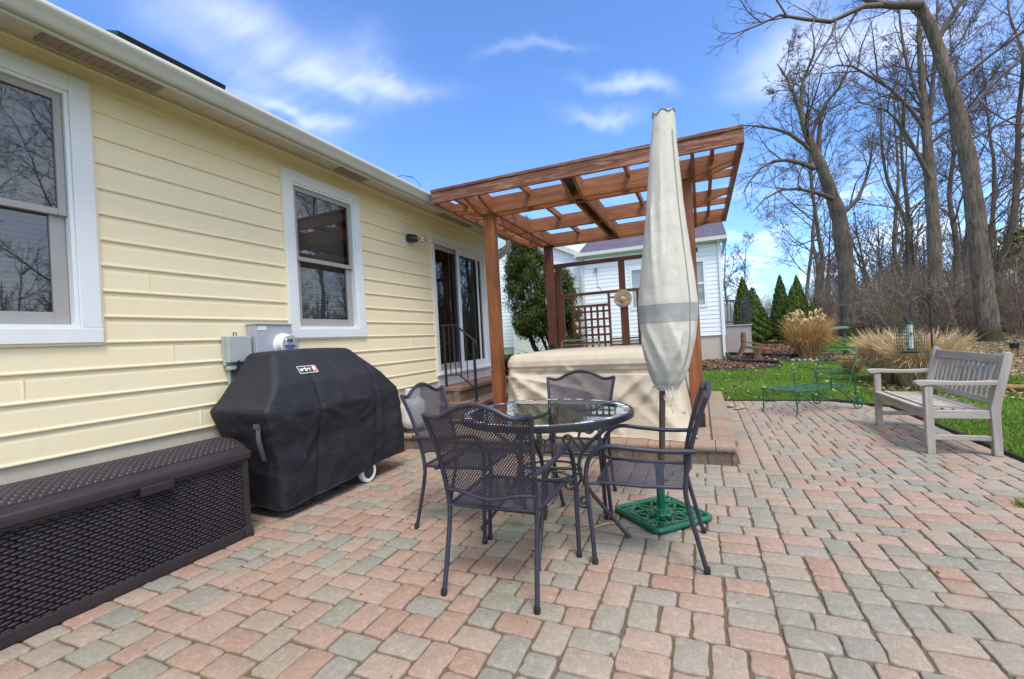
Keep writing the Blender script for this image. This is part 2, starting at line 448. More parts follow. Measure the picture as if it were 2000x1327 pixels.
def ground_mat():
    t = NT('lawn_soil'); v = t.coord('Object')
    n = t.noise(v, 2.0, 5); f = t.noise(v, 40, 3)
    c = t.mix(n, (.045, .12, .012), (.085, .20, .02)); c = t.mix(t.math('MULTIPLY', f, .5), c, (.11, .20, .03))
    return t.done(t.bsdf(c, .95, 0, t.bump(f, .6, .03), .1))
M_lawn = ground_mat()
def floor_mat():
    t = NT('forest_floor_soil'); v = t.coord('Object')
    n = t.noise(v, .8, 5); f = t.noise(v, 26, 4, .7)
    c = t.ramp(f, [(.3, (.075, .05, .03)), (.5, (.20, .14, .085)), (.7, (.34, .26, .15))])
    c = t.mix(t.math('MULTIPLY_ADD', n, 3, -1.45, clamp=True), c, (.20, .21, .05))
    return t.done(t.bsdf(c, .95, 0, t.bump(f, .8, .05), .1))
M_floor = floor_mat()
def mulch_mat():
    t = NT('mulch_soil'); v = t.coord('Object'); f = t.noise(v, 45, 4, .7)
    c = t.ramp(f, [(.3, (.03, .018, .012)), (.55, (.11, .06, .04)), (.75, (.24, .15, .10))])
    return t.done(t.bsdf(c, .95, 0, t.bump(f, .9, .04), .1))
M_mulch = mulch_mat()

def set_uv(o, fn):
    me = o.data; uv = me.uv_layers.new(name='UVMap')
    for p in me.polygons:
        for li in p.loop_indices:
            uv.data[li].uv = fn(me.vertices[me.loops[li].vertex_index].co, p.normal)

# ------------------------------------------------------------------ camera, sun, sky
YAW = R(22.8); ROLL = R(3.2)
cam = bpy.data.cameras.new('camera'); co = bpy.data.objects.new('camera', cam); COL.objects.link(co); scn.camera = co
cam.sensor_width = 36; cam.lens = 36 * 879 / 2000; cam.clip_start = .05; cam.clip_end = 2000
fwd = Vector((-math.sin(YAW), math.cos(YAW), 0)); r0 = Vector((math.cos(YAW), math.sin(YAW), 0)); u0 = Vector((0, 0, 1))
rt = r0 * math.cos(ROLL) - u0 * math.sin(ROLL); up = u0 * math.cos(ROLL) + r0 * math.sin(ROLL)
m = Matrix((rt, up, -fwd)).transposed().to_4x4(); m.translation = (0, 0, 1.26); co.matrix_world = m

SUN_EL = R(60); SUN_AZ = R(-50)     # direction to the sun, measured from +X towards +Y
sd = Vector((math.cos(SUN_EL) * math.cos(SUN_AZ), math.cos(SUN_EL) * math.sin(SUN_AZ), math.sin(SUN_EL)))
sl = bpy.data.lights.new('sun', 'SUN'); sl.energy = SUN_E; sl.angle = R(20); sl.color = (1, .945, .87)
so = bpy.data.objects.new('sun', sl); COL.objects.link(so); so.rotation_euler = sd.to_track_quat('Z', 'Y').to_euler()

w = bpy.data.worlds.new('World'); scn.world = w; w.use_nodes = True
nt = w.node_tree; nt.nodes.clear()
def wn(t, **k):
    d = nt.nodes.new(t)
    for a, b in k.items(): d.inputs[a.replace('__', ' ')].default_value = b
    return d
def wm(op, a, b=0.0, c=None, clamp=False):
    d = nt.nodes.new('ShaderNodeMath'); d.operation = op; d.use_clamp = clamp
    for i, v in enumerate((a, b, c)):
        if v is None: continue
        if isinstance(v, (int, float)): d.inputs[i].default_value = v
        else: nt.links.new(v, d.inputs[i])
    return d.outputs[0]
def wmix(f, a, b, bt='MIX'):
    d = nt.nodes.new('ShaderNodeMix'); d.data_type = 'RGBA'; d.blend_type = bt
    for s_, v in ((d.inputs[0], f), (d.inputs[6], a), (d.inputs[7], b)):
        if isinstance(v, (int, float)): s_.default_value = v
        elif isinstance(v, tuple): s_.default_value = (*v, 1)
        else: nt.links.new(v, s_)
    return d.outputs[2]
sky = nt.nodes.new('ShaderNodeTexSky'); sky.sky_type = 'NISHITA'; sky.sun_disc = False
sky.sun_elevation = SUN_EL; sky.sun_rotation = R(90) - SUN_AZ; sky.air_density = 1.0; sky.dust_density = .4; sky.ozone_density = 2.2
tc = nt.nodes.new('ShaderNodeTexCoord'); sx = nt.nodes.new('ShaderNodeSeparateXYZ'); nt.links.new(tc.outputs['Generated'], sx.inputs[0])
zc = wm('MAXIMUM', sx.outputs[2], .04)
cxn = wm('DIVIDE', sx.outputs[0], wm('ADD', zc, .25)); cyn = wm('DIVIDE', sx.outputs[1], wm('ADD', zc, .25))
cmb = nt.nodes.new('ShaderNodeCombineXYZ'); nt.links.new(cxn, cmb.inputs[0]); nt.links.new(cyn, cmb.inputs[1])
def wnoise(scale, st, rot, detail=6, rough=.55, dist=.6, loc=(0, 0, 0)):
    mp = nt.nodes.new('ShaderNodeMapping'); mp.inputs['Scale'].default_value = st; mp.inputs['Rotation'].default_value = (0, 0, rot); mp.inputs['Location'].default_value = loc
    nt.links.new(cmb.outputs[0], mp.inputs[0])
    n = wn('ShaderNodeTexNoise', Scale=scale, Detail=detail, Roughness=rough, Distortion=dist); nt.links.new(mp.outputs[0], n.inputs['Vector']); return n.outputs[0]
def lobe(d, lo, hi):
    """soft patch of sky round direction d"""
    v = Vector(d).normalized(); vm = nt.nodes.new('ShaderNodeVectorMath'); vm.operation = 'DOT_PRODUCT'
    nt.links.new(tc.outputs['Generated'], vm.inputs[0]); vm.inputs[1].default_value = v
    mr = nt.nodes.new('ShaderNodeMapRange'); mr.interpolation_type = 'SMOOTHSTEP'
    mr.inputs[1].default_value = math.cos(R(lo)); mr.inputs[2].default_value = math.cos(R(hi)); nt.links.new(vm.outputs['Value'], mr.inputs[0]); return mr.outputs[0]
cir = wnoise(1.6, (.55, 1.7, 1), R(-28), 3, .5, .5)      # broad streaky cirrus
fil = wnoise(4.5, (.5, 2.4, 1), R(-22), 4, .55, .3)
cirrus = wm('MULTIPLY_ADD', wm('ADD', wm('MULTIPLY', cir, .6), wm('MULTIPLY', fil, .4)), 3.4, -1.1, clamp=True)
def wisp(c, a, sa, sb, k):
    """one streak of cirrus: direction of its middle, tangent of its long axis, half sizes"""
    c = Vector(c).normalized(); a = Vector(a).normalized(); b = c.cross(a).normalized(); q = []
    for ax, sz in ((a, sa), (b, sb)):
        vm = nt.nodes.new('ShaderNodeVectorMath'); vm.operation = 'DOT_PRODUCT'; nt.links.new(warp, vm.inputs[0]); vm.inputs[1].default_value = ax
        t = wm('MULTIPLY', vm.outputs['Value'], 1 / sz); q.append(wm('MULTIPLY', t, t))
    vm = nt.nodes.new('ShaderNodeVectorMath'); vm.operation = 'DOT_PRODUCT'; nt.links.new(tc.outputs['Generated'], vm.inputs[0]); vm.inputs[1].default_value = c
    g = wm('POWER', 2.718, wm('MULTIPLY', wm('ADD', q[0], q[1]), -1.0))
    return wm('MULTIPLY', wm('MULTIPLY', g, k), wm('GREATER_THAN', vm.outputs['Value'], 0.0))
wrp = wn('ShaderNodeTexNoise', Scale=5.0, Detail=4.0, Roughness=.55); nt.links.new(tc.outputs['Generated'], wrp.inputs['Vector'])
v1 = nt.nodes.new('ShaderNodeVectorMath'); v1.operation = 'SUBTRACT'; nt.links.new(wrp.outputs['Color'], v1.inputs[0]); v1.inputs[1].default_value = (.5, .5, .5)
v2 = nt.nodes.new('ShaderNodeVectorMath'); v2.operation = 'SCALE'; nt.links.new(v1.outputs[0], v2.inputs[0]); v2.inputs['Scale'].default_value = .16
v3 = nt.nodes.new('ShaderNodeVectorMath'); v3.operation = 'ADD'; nt.links.new(tc.outputs['Generated'], v3.inputs[0]); nt.links.new(v2.outputs[0], v3.inputs[1]); warp = v3.outputs[0]
WS = [((-.66, .51, .555), (-.603, -.797, .033), .14, .045, .40), ((-.608, .597, .523), (-.639, -.759, .124), .14, .04, .38), ((-.525, .685, .505), (-.776, -.629, .045), .11, .020, .55), ((-.694, .543, .474), (-.477, -.839, .262), .13, .04, .36),
      ((-.258, .803, .538), (-.946, -.324, .029), .07, .010, .42), ((-.105, .88, .463), (-.961, -.21, .181), .08, .012, .42), ((-.162, .889, .429), (-.962, -.239, .131), .06, .012, .3), ((.173, .893, .414), (-.955, .05, .292), .06, .05, .32), ((-.667, .6, .441), (.705, .7, .113), .10, .012, .45),
      ((.231, .861, .453), (-.868, -.028, .496), .09, .04, .3), ((.42, .80, .40), (.9, -.3, 0), .12, .05, .35)]
where = None
for q_ in WS:
    g_ = wisp(*q_); where = g_ if where is None else wm('ADD', where, g_)
cum = wnoise(3.0, (1, 1, 1), 0, 6, .6, .3, (3, 1, 0))
low = nt.nodes.new('ShaderNodeMapRange'); low.interpolation_type = 'SMOOTHSTEP'; low.inputs[1].default_value = .34; low.inputs[2].default_value = .10; nt.links.new(sx.outputs[2], low.inputs[0])
cumul = wm('MULTIPLY', wm('MULTIPLY_ADD', cum, 6, -2.9, clamp=True), low.outputs[0])
# white cloud added out of view behind and overhead to whiten the ambient light
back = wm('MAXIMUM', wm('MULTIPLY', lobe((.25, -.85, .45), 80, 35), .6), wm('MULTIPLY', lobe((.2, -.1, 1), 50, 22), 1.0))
back = wm('MAXIMUM', back, wm('MULTIPLY', lobe((.93, .32, .28), 48, 20), .85))  # low cloud added out of view on the right, whitens the window reflections
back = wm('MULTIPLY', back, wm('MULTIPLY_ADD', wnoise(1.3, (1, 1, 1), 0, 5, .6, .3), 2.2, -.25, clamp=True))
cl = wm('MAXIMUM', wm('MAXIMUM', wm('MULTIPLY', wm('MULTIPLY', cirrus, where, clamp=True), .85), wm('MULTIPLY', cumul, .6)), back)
skyc = wmix(1.0, sky.outputs[0], SKY_TINT, 'MULTIPLY')
CW = CLOUD_V
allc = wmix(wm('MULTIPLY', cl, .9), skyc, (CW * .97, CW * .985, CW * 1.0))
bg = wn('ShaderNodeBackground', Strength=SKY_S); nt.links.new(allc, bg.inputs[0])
wo = nt.nodes.new('ShaderNodeOutputWorld'); nt.links.new(bg.outputs[0], wo.inputs[0])
vs = scn.view_settings; vs.view_transform = 'Standard'; vs.look = 'None'; vs.exposure = EXPO; vs.gamma = 1; vs.use_curve_mapping = False
scn.cycles.max_bounces = 8; scn.cycles.transparent_max_bounces = 24; scn.cycles.use_denoising = True
scn.cycles.caustics_reflective = False; scn.cycles.caustics_refractive = False; scn.cycles.sample_clamp_indirect = 6

# ------------------------------------------------------------------ ground
def on_patio(x, y):
    if x < -3.5 or y < -2.6: return False
    if x <= .26 and y > 4.56: return False
    if x < 2.02 and y < 3.72: return True
    if 3.72 <= y < 4.56 and x < 6.2: return True
    return 4.56 <= y < 8.5 and x < 2.44 and x + y < 10.35
def forest_x(y):
    T = [(-30, 15), (0, 10), (6, 6.6), (9.6, 5.7), (13, 5.2), (16, 5.3), (19, 5.9), (22, 6.4), (25, 7.2), (29, 5.5), (34, 1), (42, -9), (60, -20)]
    for (a, b), (c, d) in zip(T[:-1], T[1:]):
        if y <= c: return b + (d - b) * (y - a) / (c - a)
    return -20
gx = sorted(set([round(-60 + 4 * i, 3) for i in range(15)] + [round(-4 + .4 * i, 3) for i in range(61)] + [20 + 4 * i for i in range(1, 15)] + [100, 160, 300, -100, -160, -300]))
gy = sorted(set([round(-40 + 4 * i, 3) for i in range(10)] + [round(-3 + .4 * i, 3) for i in range(100)] + [37 + 4 * i for i in range(10)] + [100, 160, 300, -100, -300]))
g = MB(); ny = len(gy)
for x in gx:
    for y in gy:
        g.v.append((x, y, terr(x, y) - .022))
for i in range(len(gx) - 1):
    for j in range(ny - 1):
        g.f.append((i * ny + j, (i + 1) * ny + j, (i + 1) * ny + j + 1, i * ny + j + 1)); g.m.append(0); g.a.append(0)
tag(g.build('lawn', M_lawn, smooth=180), 'mown green lawn between patio and woods', kind='structure')
# woodland floor, a sheet lying just above the lawn soil with a ragged edge
g = MB()
def ff(u, v):
    y = -20 + v * 85
    xe = forest_x(y) + .35 * mnoise.noise(Vector((y * .9, 3.1, 0))) + .16 * mnoise.noise(Vector((y * 3.1, 7.1, 0)))
    x = xe + (u ** 2) * 70
    return (x, y, terr(x, y) - .012 + .012 * min(1, u * 40))
g.grid(ff, 60, 240)
tag(g.build('forest_floor', M_floor, smooth=180), 'leaf covered woodland floor under the bare trees', kind='structure')

# ------------------------------------------------------------------ pavers
def pave(mb, x0, x1, y0, y1, u, z, inside, gap=.0075, thick=.03, wob=.0038, block=None):
    """random ashlar of 2x2, 3x2 and 2x3 unit stones laid by lowest-edge filling"""
    W = int(round((x1 - x0) / u)); H = (y1 - y0) / u
    lev = [0] * W; stones = []; last_edges = {}
    while True:
        mn = min(lev)
        if mn >= H: break
        if block and mn >= block[2] and any(lev[k] < 1e6 for k in range(block[0], block[1])) and min(lev[block[0]:block[1]]) >= block[2]:
            block.append(max(lev[block[0]:block[1]]))
            for k in range(block[0], block[1]): lev[k] = 10 ** 7
            continue
        i = lev.index(mn); j = i
        while j < W and lev[j] == mn: j += 1
        wdt = j - i; best = None
        for _ in range(14):
            parts = []; r_ = wdt
            while r_ > 0:
                if r_ in (1, 2, 3): p = r_
                elif r_ == 4: p = 2
                else: p = rng.choice((2, 3, 3))
                parts.append(p); r_ -= p
            rng.shuffle(parts); e = i; bad = 0
            for p in parts[:-1]:
                e += p
                if e in last_edges.get(round(mn), ()): bad += 1
            if best is None or bad < best[0]: best = (bad, parts)
        parts = best[1]; L = lev[i - 1] - mn if i > 0 else 99; Rr = lev[j] - mn if j < W else 99
        for q, p in enumerate(parts):
            h = 2 if p == 3 and rng.random() < .86 else rng.choice((2, 3, 3))
            if wdt <= 3:                                # close narrow gaps level with a neighbour
                for t in (L, Rr):
                    if t in (2, 3) and rng.random() < .8: h = t; break
            if p == 1: h = 2
            stones.append((x0 + i * u, y0 + mn * u, p * u, h * u))
            for e in (i, i + p): last_edges.setdefault(mn + h, set()).add(e)
            for k in range(i, i + p): lev[k] = mn + h
            i += p
    for (sx_, sy_, w_, h_) in stones:
        if inside(sx_ + w_ / 2, sy_ + h_ / 2): stone(mb, sx_, sy_, w_, h_, z, gap, thick, wob)
def stone(mb, x, y, w_, h_, z, gap=.006, thick=.03, wob=.0035, a=None):
    hw, hh = w_ / 2 - gap * rng.uniform(.35, .95), h_ / 2 - gap * rng.uniform(.35, .95)
    cx, cy = x + w_ / 2 + rng.uniform(-.002, .002), y + h_ / 2 + rng.uniform(-.002, .002)
    cr = min(.016, hw * .6, hh * .6); pts = []
    for (sx_, sy_), d in (((1, -1), 0), ((1, 1), 1), ((-1, 1), 2), ((-1, -1), 3)):
        ccx, ccy = sx_ * (hw - cr), sy_ * (hh - cr)
        for k in range(3):
            an = -PI / 2 + d * PI / 2 + k * PI / 4
            pts.append((ccx + cr * math.cos(an), ccy + cr * math.sin(an)))
        nx, ny_ = [((1, -1), (1, 1)), ((1, 1), (-1, 1)), ((-1, 1), (-1, -1)), ((-1, -1), (1, -1))][d]
        for k in (1, 2):
            t = k / 3
            px = (nx[0] * (hw if d in (0, 2) else hw - cr)) * (1 - t) + (ny_[0] * (hw if d in (0, 2) else hw - cr)) * t
            py = (nx[1] * (hh if d in (1, 3) else hh - cr)) * (1 - t) + (ny_[1] * (hh if d in (1, 3) else hh - cr)) * t
            pts.append((px, py))
    ang = rng.gauss(0, .008); ca, sa = math.cos(ang), math.sin(ang)
    if a is None and cx < -.9 and rng.random() < .33: a = rng.uniform(.50, .66)
    n = len(pts); tx, ty = rng.gauss(0, .006), rng.gauss(0, .006); dz = rng.gauss(0, .0012)
    jit = [(rng.gauss(0, wob * .6), rng.gauss(0, wob * .6)) for _ in range(n)]
    vs = []
    for inset, zz in ((0, -thick), (0, -.006), (.0025, -.0018), (.0075, 0)):
        kx, ky = (hw - inset) / hw, (hh - inset) / hh
        for (px, py), (jx, jy) in zip(pts, jit):
            qx, qy = (px + jx) * kx, (py + jy) * ky
            vs.append((cx + qx * ca - qy * sa, cy + qx * sa + qy * ca, z + dz + zz + qx * tx + qy * ty))
    fs = []
    for r_ in range(3):
        for k in range(n):
            l = (k + 1) % n; fs.append((r_ * n + k, r_ * n + l, (r_ + 1) * n + l, (r_ + 1) * n + k))
    fs.append(tuple(3 * n + k for k in range(n)))
    mb.add(vs, fs, rng.random() if a is None else a)
P = MB(); P.cm = 0
U = .068; BK = [55, 58, 105]
pave(P, -3.5, -3.5 + U * 87, -2.6, 8.56, U, 0, lambda x, y: on_patio(x, y) and x < 2.44, block=BK)
pave(P, 2.02, 2.02 + U * 61, 3.72, 4.56, U, -.001, lambda x, y: x > 2.46)
# header course beside the raised terrace
yy = -2.6 + U * BK[3] + .003
while yy < 8.4:
    h_ = rng.choice((.118, .118, .16)); stone(P, .262, yy, .180, h_, 0); yy += h_
P.cm = 1
P.add([(-3.5, -2.6, -.0105), (2.03, -2.6, -.0105), (2.03, 3.72, -.0105), (6.2, 3.72, -.0105), (6.2, 4.56, -.0105), (2.45, 4.56, -.0105), (2.45, 7.9, -.0105), (1.83, 8.52, -.0105), (-3.5, 8.52, -.0105)], [tuple(range(9))])
tag(P.build('patio', [M_paver, M_joint], smooth=50, rnd=True), 'patio of tumbled grey and pink concrete pavers', kind='structure')

# dark plastic edging between the pavers and the lawn
e = MB()
e.beam((2.45, 4.6, .0), (2.45, 7.92, .0), .018, .05); e.beam((2.45, 7.925, .0), (1.835, 8.535, .0), .018, .05); e.beam((1.83, 8.535, .0), (.30, 8.535, .0), .018, .05)
e.beam((2.46, 4.585, 0), (6.2, 4.585, 0), .018, .045); e.beam((2.035, -2.6, 0), (2.035, 3.69, 0), .018, .045); e.beam((2.045, 3.695, 0), (6.2, 3.695, 0), .018, .045)
tag(e.build('lawn_edging', M_bplastic, origin=(2.45, 6, 0)), 'thin black plastic edging strip along the patio border', 'edging')

# raised terrace carrying the covered tub and the pergola
PZ = .185; PY = 4.53; PX = .253
T = MB(); T.cm = 0
x = -3.49
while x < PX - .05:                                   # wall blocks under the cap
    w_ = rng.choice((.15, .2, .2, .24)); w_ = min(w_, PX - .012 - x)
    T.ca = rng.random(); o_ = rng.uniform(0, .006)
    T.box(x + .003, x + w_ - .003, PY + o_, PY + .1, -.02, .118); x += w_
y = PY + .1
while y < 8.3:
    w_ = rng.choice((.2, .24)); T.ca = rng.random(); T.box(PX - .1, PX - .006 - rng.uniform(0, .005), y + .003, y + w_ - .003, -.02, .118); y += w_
T.cm = 1
def cap(x0, x1, y0, y1, fx, fy):
    """cap stone with a bullnose towards -Y (fy) or +X (fx)"""
    T.ca = rng.random(); z0, z1 = .125, PZ + rng.uniform(-.0015, .0015); d = .018
    if fy:
        prof = [(y1, z0), (y0 + .006, z0), (y0 - .004, z0 + .02), (y0, z1 - .016), (y0 + .012, z1 - .003), (y0 + .03, z1), (y1, z1)]
        n = len(prof); vs = [(x0 + .003, a, b) for a, b in prof] + [(x1 - .003, a, b) for a, b in prof]
    else:
        prof = [(x0, z0), (x1 - .006, z0), (x1 + .004, z0 + .02), (x1, z1 - .016), (x1 - .012, z1 - .003), (x1 - .03, z1), (x0, z1)]
        n = len(prof); vs = [(a, y1 - .003, b) for a, b in prof] + [(a, y0 + .003, b) for a, b in prof]
    fs = [tuple(range(n)), tuple(range(2 * n - 1, n - 1, -1))] + [(k, n + k, n + (k + 1) % n, (k + 1) % n) for k in range(n)]
    T.add(vs, fs)
T.cm = 1
x = -3.48
while x < PX - .06:
    w_ = min(rng.choice((.17, .2, .21)), PX + .012 - x); cap(x, x + w_, PY - .022, PY + .2, 0, 1); x += w_
y = PY + .205
while y < 8.35:
    cap(PX - .2, PX + .015, y, y + .16, 1, 0); y += .16
pave(T, -3.5, -3.5 + U * 52, PY + .2, 8.4, U, PZ, lambda x, y: x < PX - .22, thick=.05)
T.cm = 2; T.box(-3.49, PX - .03, PY + .02, 8.4, -.015, PZ - .014)
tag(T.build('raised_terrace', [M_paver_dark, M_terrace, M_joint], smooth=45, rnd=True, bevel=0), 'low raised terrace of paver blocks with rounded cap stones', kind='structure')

# steps at the sliding door
st = thing('door_steps', 'two red brick steps below the sliding glass door', 'steps', (-3.3, 6.35, PZ))
def step(name, xf, y0, y1, zb, zt):
    m_ = MB(); m_.cm = 0
    y = y0
    while y < y1 - .03:                                # riser blocks of the front
        w_ = min(rng.choice((.14, .2)), y1 - y); m_.ca = rng.random(); m_.box(xf - .12, xf - .028 - rng.uniform(0, .004), y + .003, y + w_ - .003, zb, zt - .062); y += w_
    x = xf - .13
    while x > -3.47:
        w_ = min(.2, x + 3.48); m_.ca = rng.random(); m_.box(x - w_ + .003, x - .003, y0 + .02 + rng.uniform(0, .004), y0 + .12, zb, zt - .062); x -= w_
    m_.ca = .3; m_.box(-3.48, xf - .13, y0 + .13, y1 - .01, zb, zt - .065)
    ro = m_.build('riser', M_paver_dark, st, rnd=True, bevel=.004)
    m_ = MB(); y = y0
    while y < y1 - .03:
        w_ = min(rng.choice((.11, .12, .16)), y1 - y); x = xf
        while x > -3.47:
            l_ = min(rng.choice((.2, .22)), x + 3.485)
            m_.ca = rng.random(); m_.box(x - l_ + .002, x - .002 + rng.uniform(-.004, .004), y + .002, y + w_ - .002, zt - .058, zt + rng.uniform(-.002, .002)); x -= l_
        y += w_
    m_.build('tread', M_paver_red, st, rnd=True, bevel=.008)
step('lower', -2.86, 5.48, 7.28, PZ - .01, .42)
step('upper', -3.14, 5.52, 7.24, .415, .63)

# ------------------------------------------------------------------ the yellow house
WX = -3.5
house = thing('yellow_house', 'yellow house wall with vinyl lap siding and white trimmed windows', 'house', (WX, 2.0, 0))
LP = [(.000, .000), (.0135, .003), (.0155, .009), (.0145, .016), (.0100, .021), (.0088, .030), (.0050, .128), (.0020, .143), (.0005, .154), (0, .165)]
def lap_wall(mb, wp, a0, a1, z0, z1, holes, expo, prof, flip=False):
    """wp(a, off, z) -> world point; holes are (a0,a1,z0,z1)"""
    k = expo / .165
    cuts = sorted(set([a0, a1] + [c for h in holes for c in (h[0], h[1]) if a0 < c < a1]))
    for s0, s1 in zip(cuts[:-1], cuts[1:]):
        mid = (s0 + s1) / 2; hz = [(h[2], h[3]) for h in holes if h[0] <= mid <= h[1]]
        z = z0
        while z < z1 - 1e-4:
            pts = [(o * k, z + q * k) for o, q in prof]
            for (o1, q1), (o2, q2) in zip(pts[:-1], pts[1:]):
                if q1 >= z1: continue
                segs = [(q1, q2)]
                for h0, h1 in hz:
                    ns = []
                    for c, d in segs:
                        if h1 <= c or h0 >= d: ns.append((c, d)); continue
                        if c < h0: ns.append((c, h0))
                        if d > h1: ns.append((h1, d))
                    segs = ns
                for c, d in segs:
                    oc = o1 + (o2 - o1) * (c - q1) / (q2 - q1 or 1); od = o1 + (o2 - o1) * (d - q1) / (q2 - q1 or 1)
                    f = [wp(s0, oc, c), wp(s1, oc, c), wp(s1, od, d), wp(s0, od, d)]
                    mb.add(f if not flip else f[::-1], [(0, 1, 2, 3)])
            z += expo
W1 = (.58, 1.62, 1.385, 3.025); W2 = (3.03, 4.05, 1.385, 2.97); DR = (5.49, 7.24, .80, 2.86)
YE = 7.42
s = MB()
lap_wall(s, lambda a, o, z: (WX + o, a, z), -5, YE, .717, 3.03, [W1, W2, DR], .165, LP)
# upper frieze strip and its bead
s.box(WX - .02, WX + .004, -5, W1[0], 3.03, 3.15); s.box(WX - .02, WX + .0045, W1[0], YE, 3.03, 3.15)
s.tube([(WX + .006, -5, 3.045), (WX + .006, YE, 3.045)], .009, 6); s.tube([(WX + .006, -5, 3.125), (WX + .006, YE, 3.125)], .012, 6)
lap_wall(s, lambda a, o, z: (a, YE + o, z), -9.5, WX, .717, 3.15, [], .165, LP, True)
s.box(WX - .02, WX + .03, YE - .03, YE + .03, .70, 3.14)
s.add([(-9.5, YE, 3.15), (WX, YE, 3.15), (-6.5, YE, 4.2)], [(0, 1, 2)])
# overlap joints of the courses
for (yj, zj, kz) in ((2.62, 2.862, 1), (2.03, 1.212, 1), (1.25, 1.047, 1), (4.62, 1.872, 1), (2.2, .717, 1), (4.9, 1.212, 1), (1.9, 1.707, 1)):
    s.box(WX + .004, WX + .0125, yj, yj + .0035, zj + .035, zj + .150)
# J channels round the openings
for (a, b, c, d) in (W1, W2, DR):
    for q0, q1 in (((a - .012, a), (c, d)), ((b, b + .012), (c, d))):
        s.box(WX - .004, WX + .021, q0[0], q0[1], c - .012, d + .012)
    s.box(WX - .004, WX + .021, a, b, d, d + .012)
    if a < 5: s.box(WX - .004, WX + .021, a, b, c - .014, c)
s.build('wall', M_siding, house)
f = MB(); f.box(WX - .3, WX - .004, -5, YE, -.05, .715); f.box(-9.5, WX - .3, YE - .3, YE - .004, -.05, .715)
f.build('foundation', M_found, house)
iv = MB(); iv.box(-3.545, -3.54, -5, YE, 3.15, 3.2)
# soffit, fascia, roof
sf = MB(); sf.box(-3.52, -3.135, -5, YE + .1, 3.15, 3.17)
sf.box(-3.16, -3.15, -5, YE + .1, 3.142, 3.151)
y = -4.9
while y < YE:
    sf.box(-3.50, -3.14, y, y + .004, 3.1465, 3.151); y += .30
sf.build('soffit', M_soffit, house)
for (y0, y1) in ((.62, 1.05), (1.36, 1.98), (3.66, 4.08), (5.68, 6.10), (6.16, 6.58)):
    v = MB(); v.box(-3.455, -3.335, y0, y1, 3.138, 3.149)
    for k in range(14):
        yy = y0 + .012 + k * (y1 - y0 - .024) / 14; v.box(-3.45, -3.34, yy, yy + .006, 3.135, 3.1385)
    v.build('soffit_vent', M_vent, house)
fa = MB(); fa.box(-3.135, -3.115, -5, YE + .1, 3.03, 3.20); fa.build('fascia_board', M_alum, house)
gp = [(-3.113, 3.145), (-3.113, 3.052), (-3.078, 3.047), (-3.066, 3.054), (-3.060, 3.078), (-3.040, 3.098), (-3.024, 3.112), (-3.020, 3.132), (-3.026, 3.140), (-3.038, 3.140), (-3.038, 3.132), (-3.030, 3.130), (-3.032, 3.116), (-3.046, 3.104), (-3.068, 3.080), (-3.074, 3.060), (-3.105, 3.058), (-3.105, 3.145)]
gm = MB(); n = len(gp); Y0, Y1 = -5, YE + .06
gm.add([(a, Y0, b) for a, b in gp] + [(a, Y1, b) for a, b in gp], [(k, (k + 1) % n, n + (k + 1) % n, n + k) for k in range(n)])
gm.box(-3.108, -3.03, Y1 - .006, Y1 + .004, 3.05, 3.135)
for yj in (-1.2, 4.95): gm.box(-3.08, -3.0185, yj, yj + .003, 3.05, 3.1405)
gm.build('gutter', M_alum, house, smooth=50)
ds = MB(); path = spline([(-3.075, YE - .02, 3.06), (-3.075, YE - .015, 2.98), (-3.11, YE - .01, 2.88), (-3.25, YE, 2.78), (-3.40, YE - .005, 2.70), (-3.45, YE - .01, 2.60), (-3.45, YE - .01, 2.4), (-3.45, YE - .01, .2)], 8)
rr = [.046 + (.004 if (i % 2) else 0) if i < 42 else .046 for i in range(len(path))]
ds.tube(path, rr, 10); ds.build('downspout', M_alum, house, smooth=30)
rf = MB(); sl_ = .36
def rz(x): return 3.148 + (x + 3.06) * -sl_
rf.add([(-3.06, -5.2, rz(-3.06)), (-3.06, YE + .2, rz(-3.06)), (-6.5, YE + .2, rz(-6.5)), (-6.5, -5.2, rz(-6.5)), (-9.9, YE + .2, rz(-3.06)), (-9.9, -5.2, rz(-3.06)),
        (-3.06, -5.2, rz(-3.06) - .03), (-3.06, YE + .2, rz(-3.06) - .03), (-6.5, YE + .2, rz(-6.5) - .03), (-9.9, YE + .2, rz(-3.06) - .03)],
       [(0, 1, 2, 3), (3, 2, 4, 5), (0, 6, 7, 1), (1, 7, 8, 2), (2, 8, 9, 4)])
ro = rf.build('roof', M_shingle2, house); set_uv(ro, lambda c, nn: (c.y, c.x * 1.06))
sk = MB()
def onroof(x, y, h): return (x + h * sl_ * .94, y, rz(x) + h * .94)
# roof skylight standing on its curb
vs = [onroof(-4.15, 2.09, -.05), onroof(-4.15, 2.95, -.05), onroof(-5.0, 2.95, -.05), onroof(-5.0, 2.09, -.05), onroof(-4.15, 2.09, .305), onroof(-4.15, 2.95, .305), onroof(-5.0, 2.95, .305), onroof(-5.0, 2.09, .305)]
sk.add(vs, [(0, 1, 5, 4), (1, 2, 6, 5), (2, 3, 7, 6), (3, 0, 4, 7), (4, 5, 6, 7)])
sko = sk.build('skylight', M_black, ro, world=True)
sg = MB(); sg.tube([onroof(-4.14, 2.08, .305), onroof(-4.14, 2.96, .305)], .03, 8); sg.build('skylight_frame', M_found, sko, smooth=60) if False else None
# dry twigs caught on the gutter
m_ = MB(); m_.tube(spline([(-3.06, 4.15, 3.13), (-3.03, 4.28, 3.19), (-3.0, 4.45, 3.205), (-3.02, 4.62, 3.17)], 4), .0035, 4); m_.tube([(-3.02, 4.36, 3.20), (-3.01, 4.44, 3.225)], .0025, 4)
m_.build('gutter_twig', M_black, house)
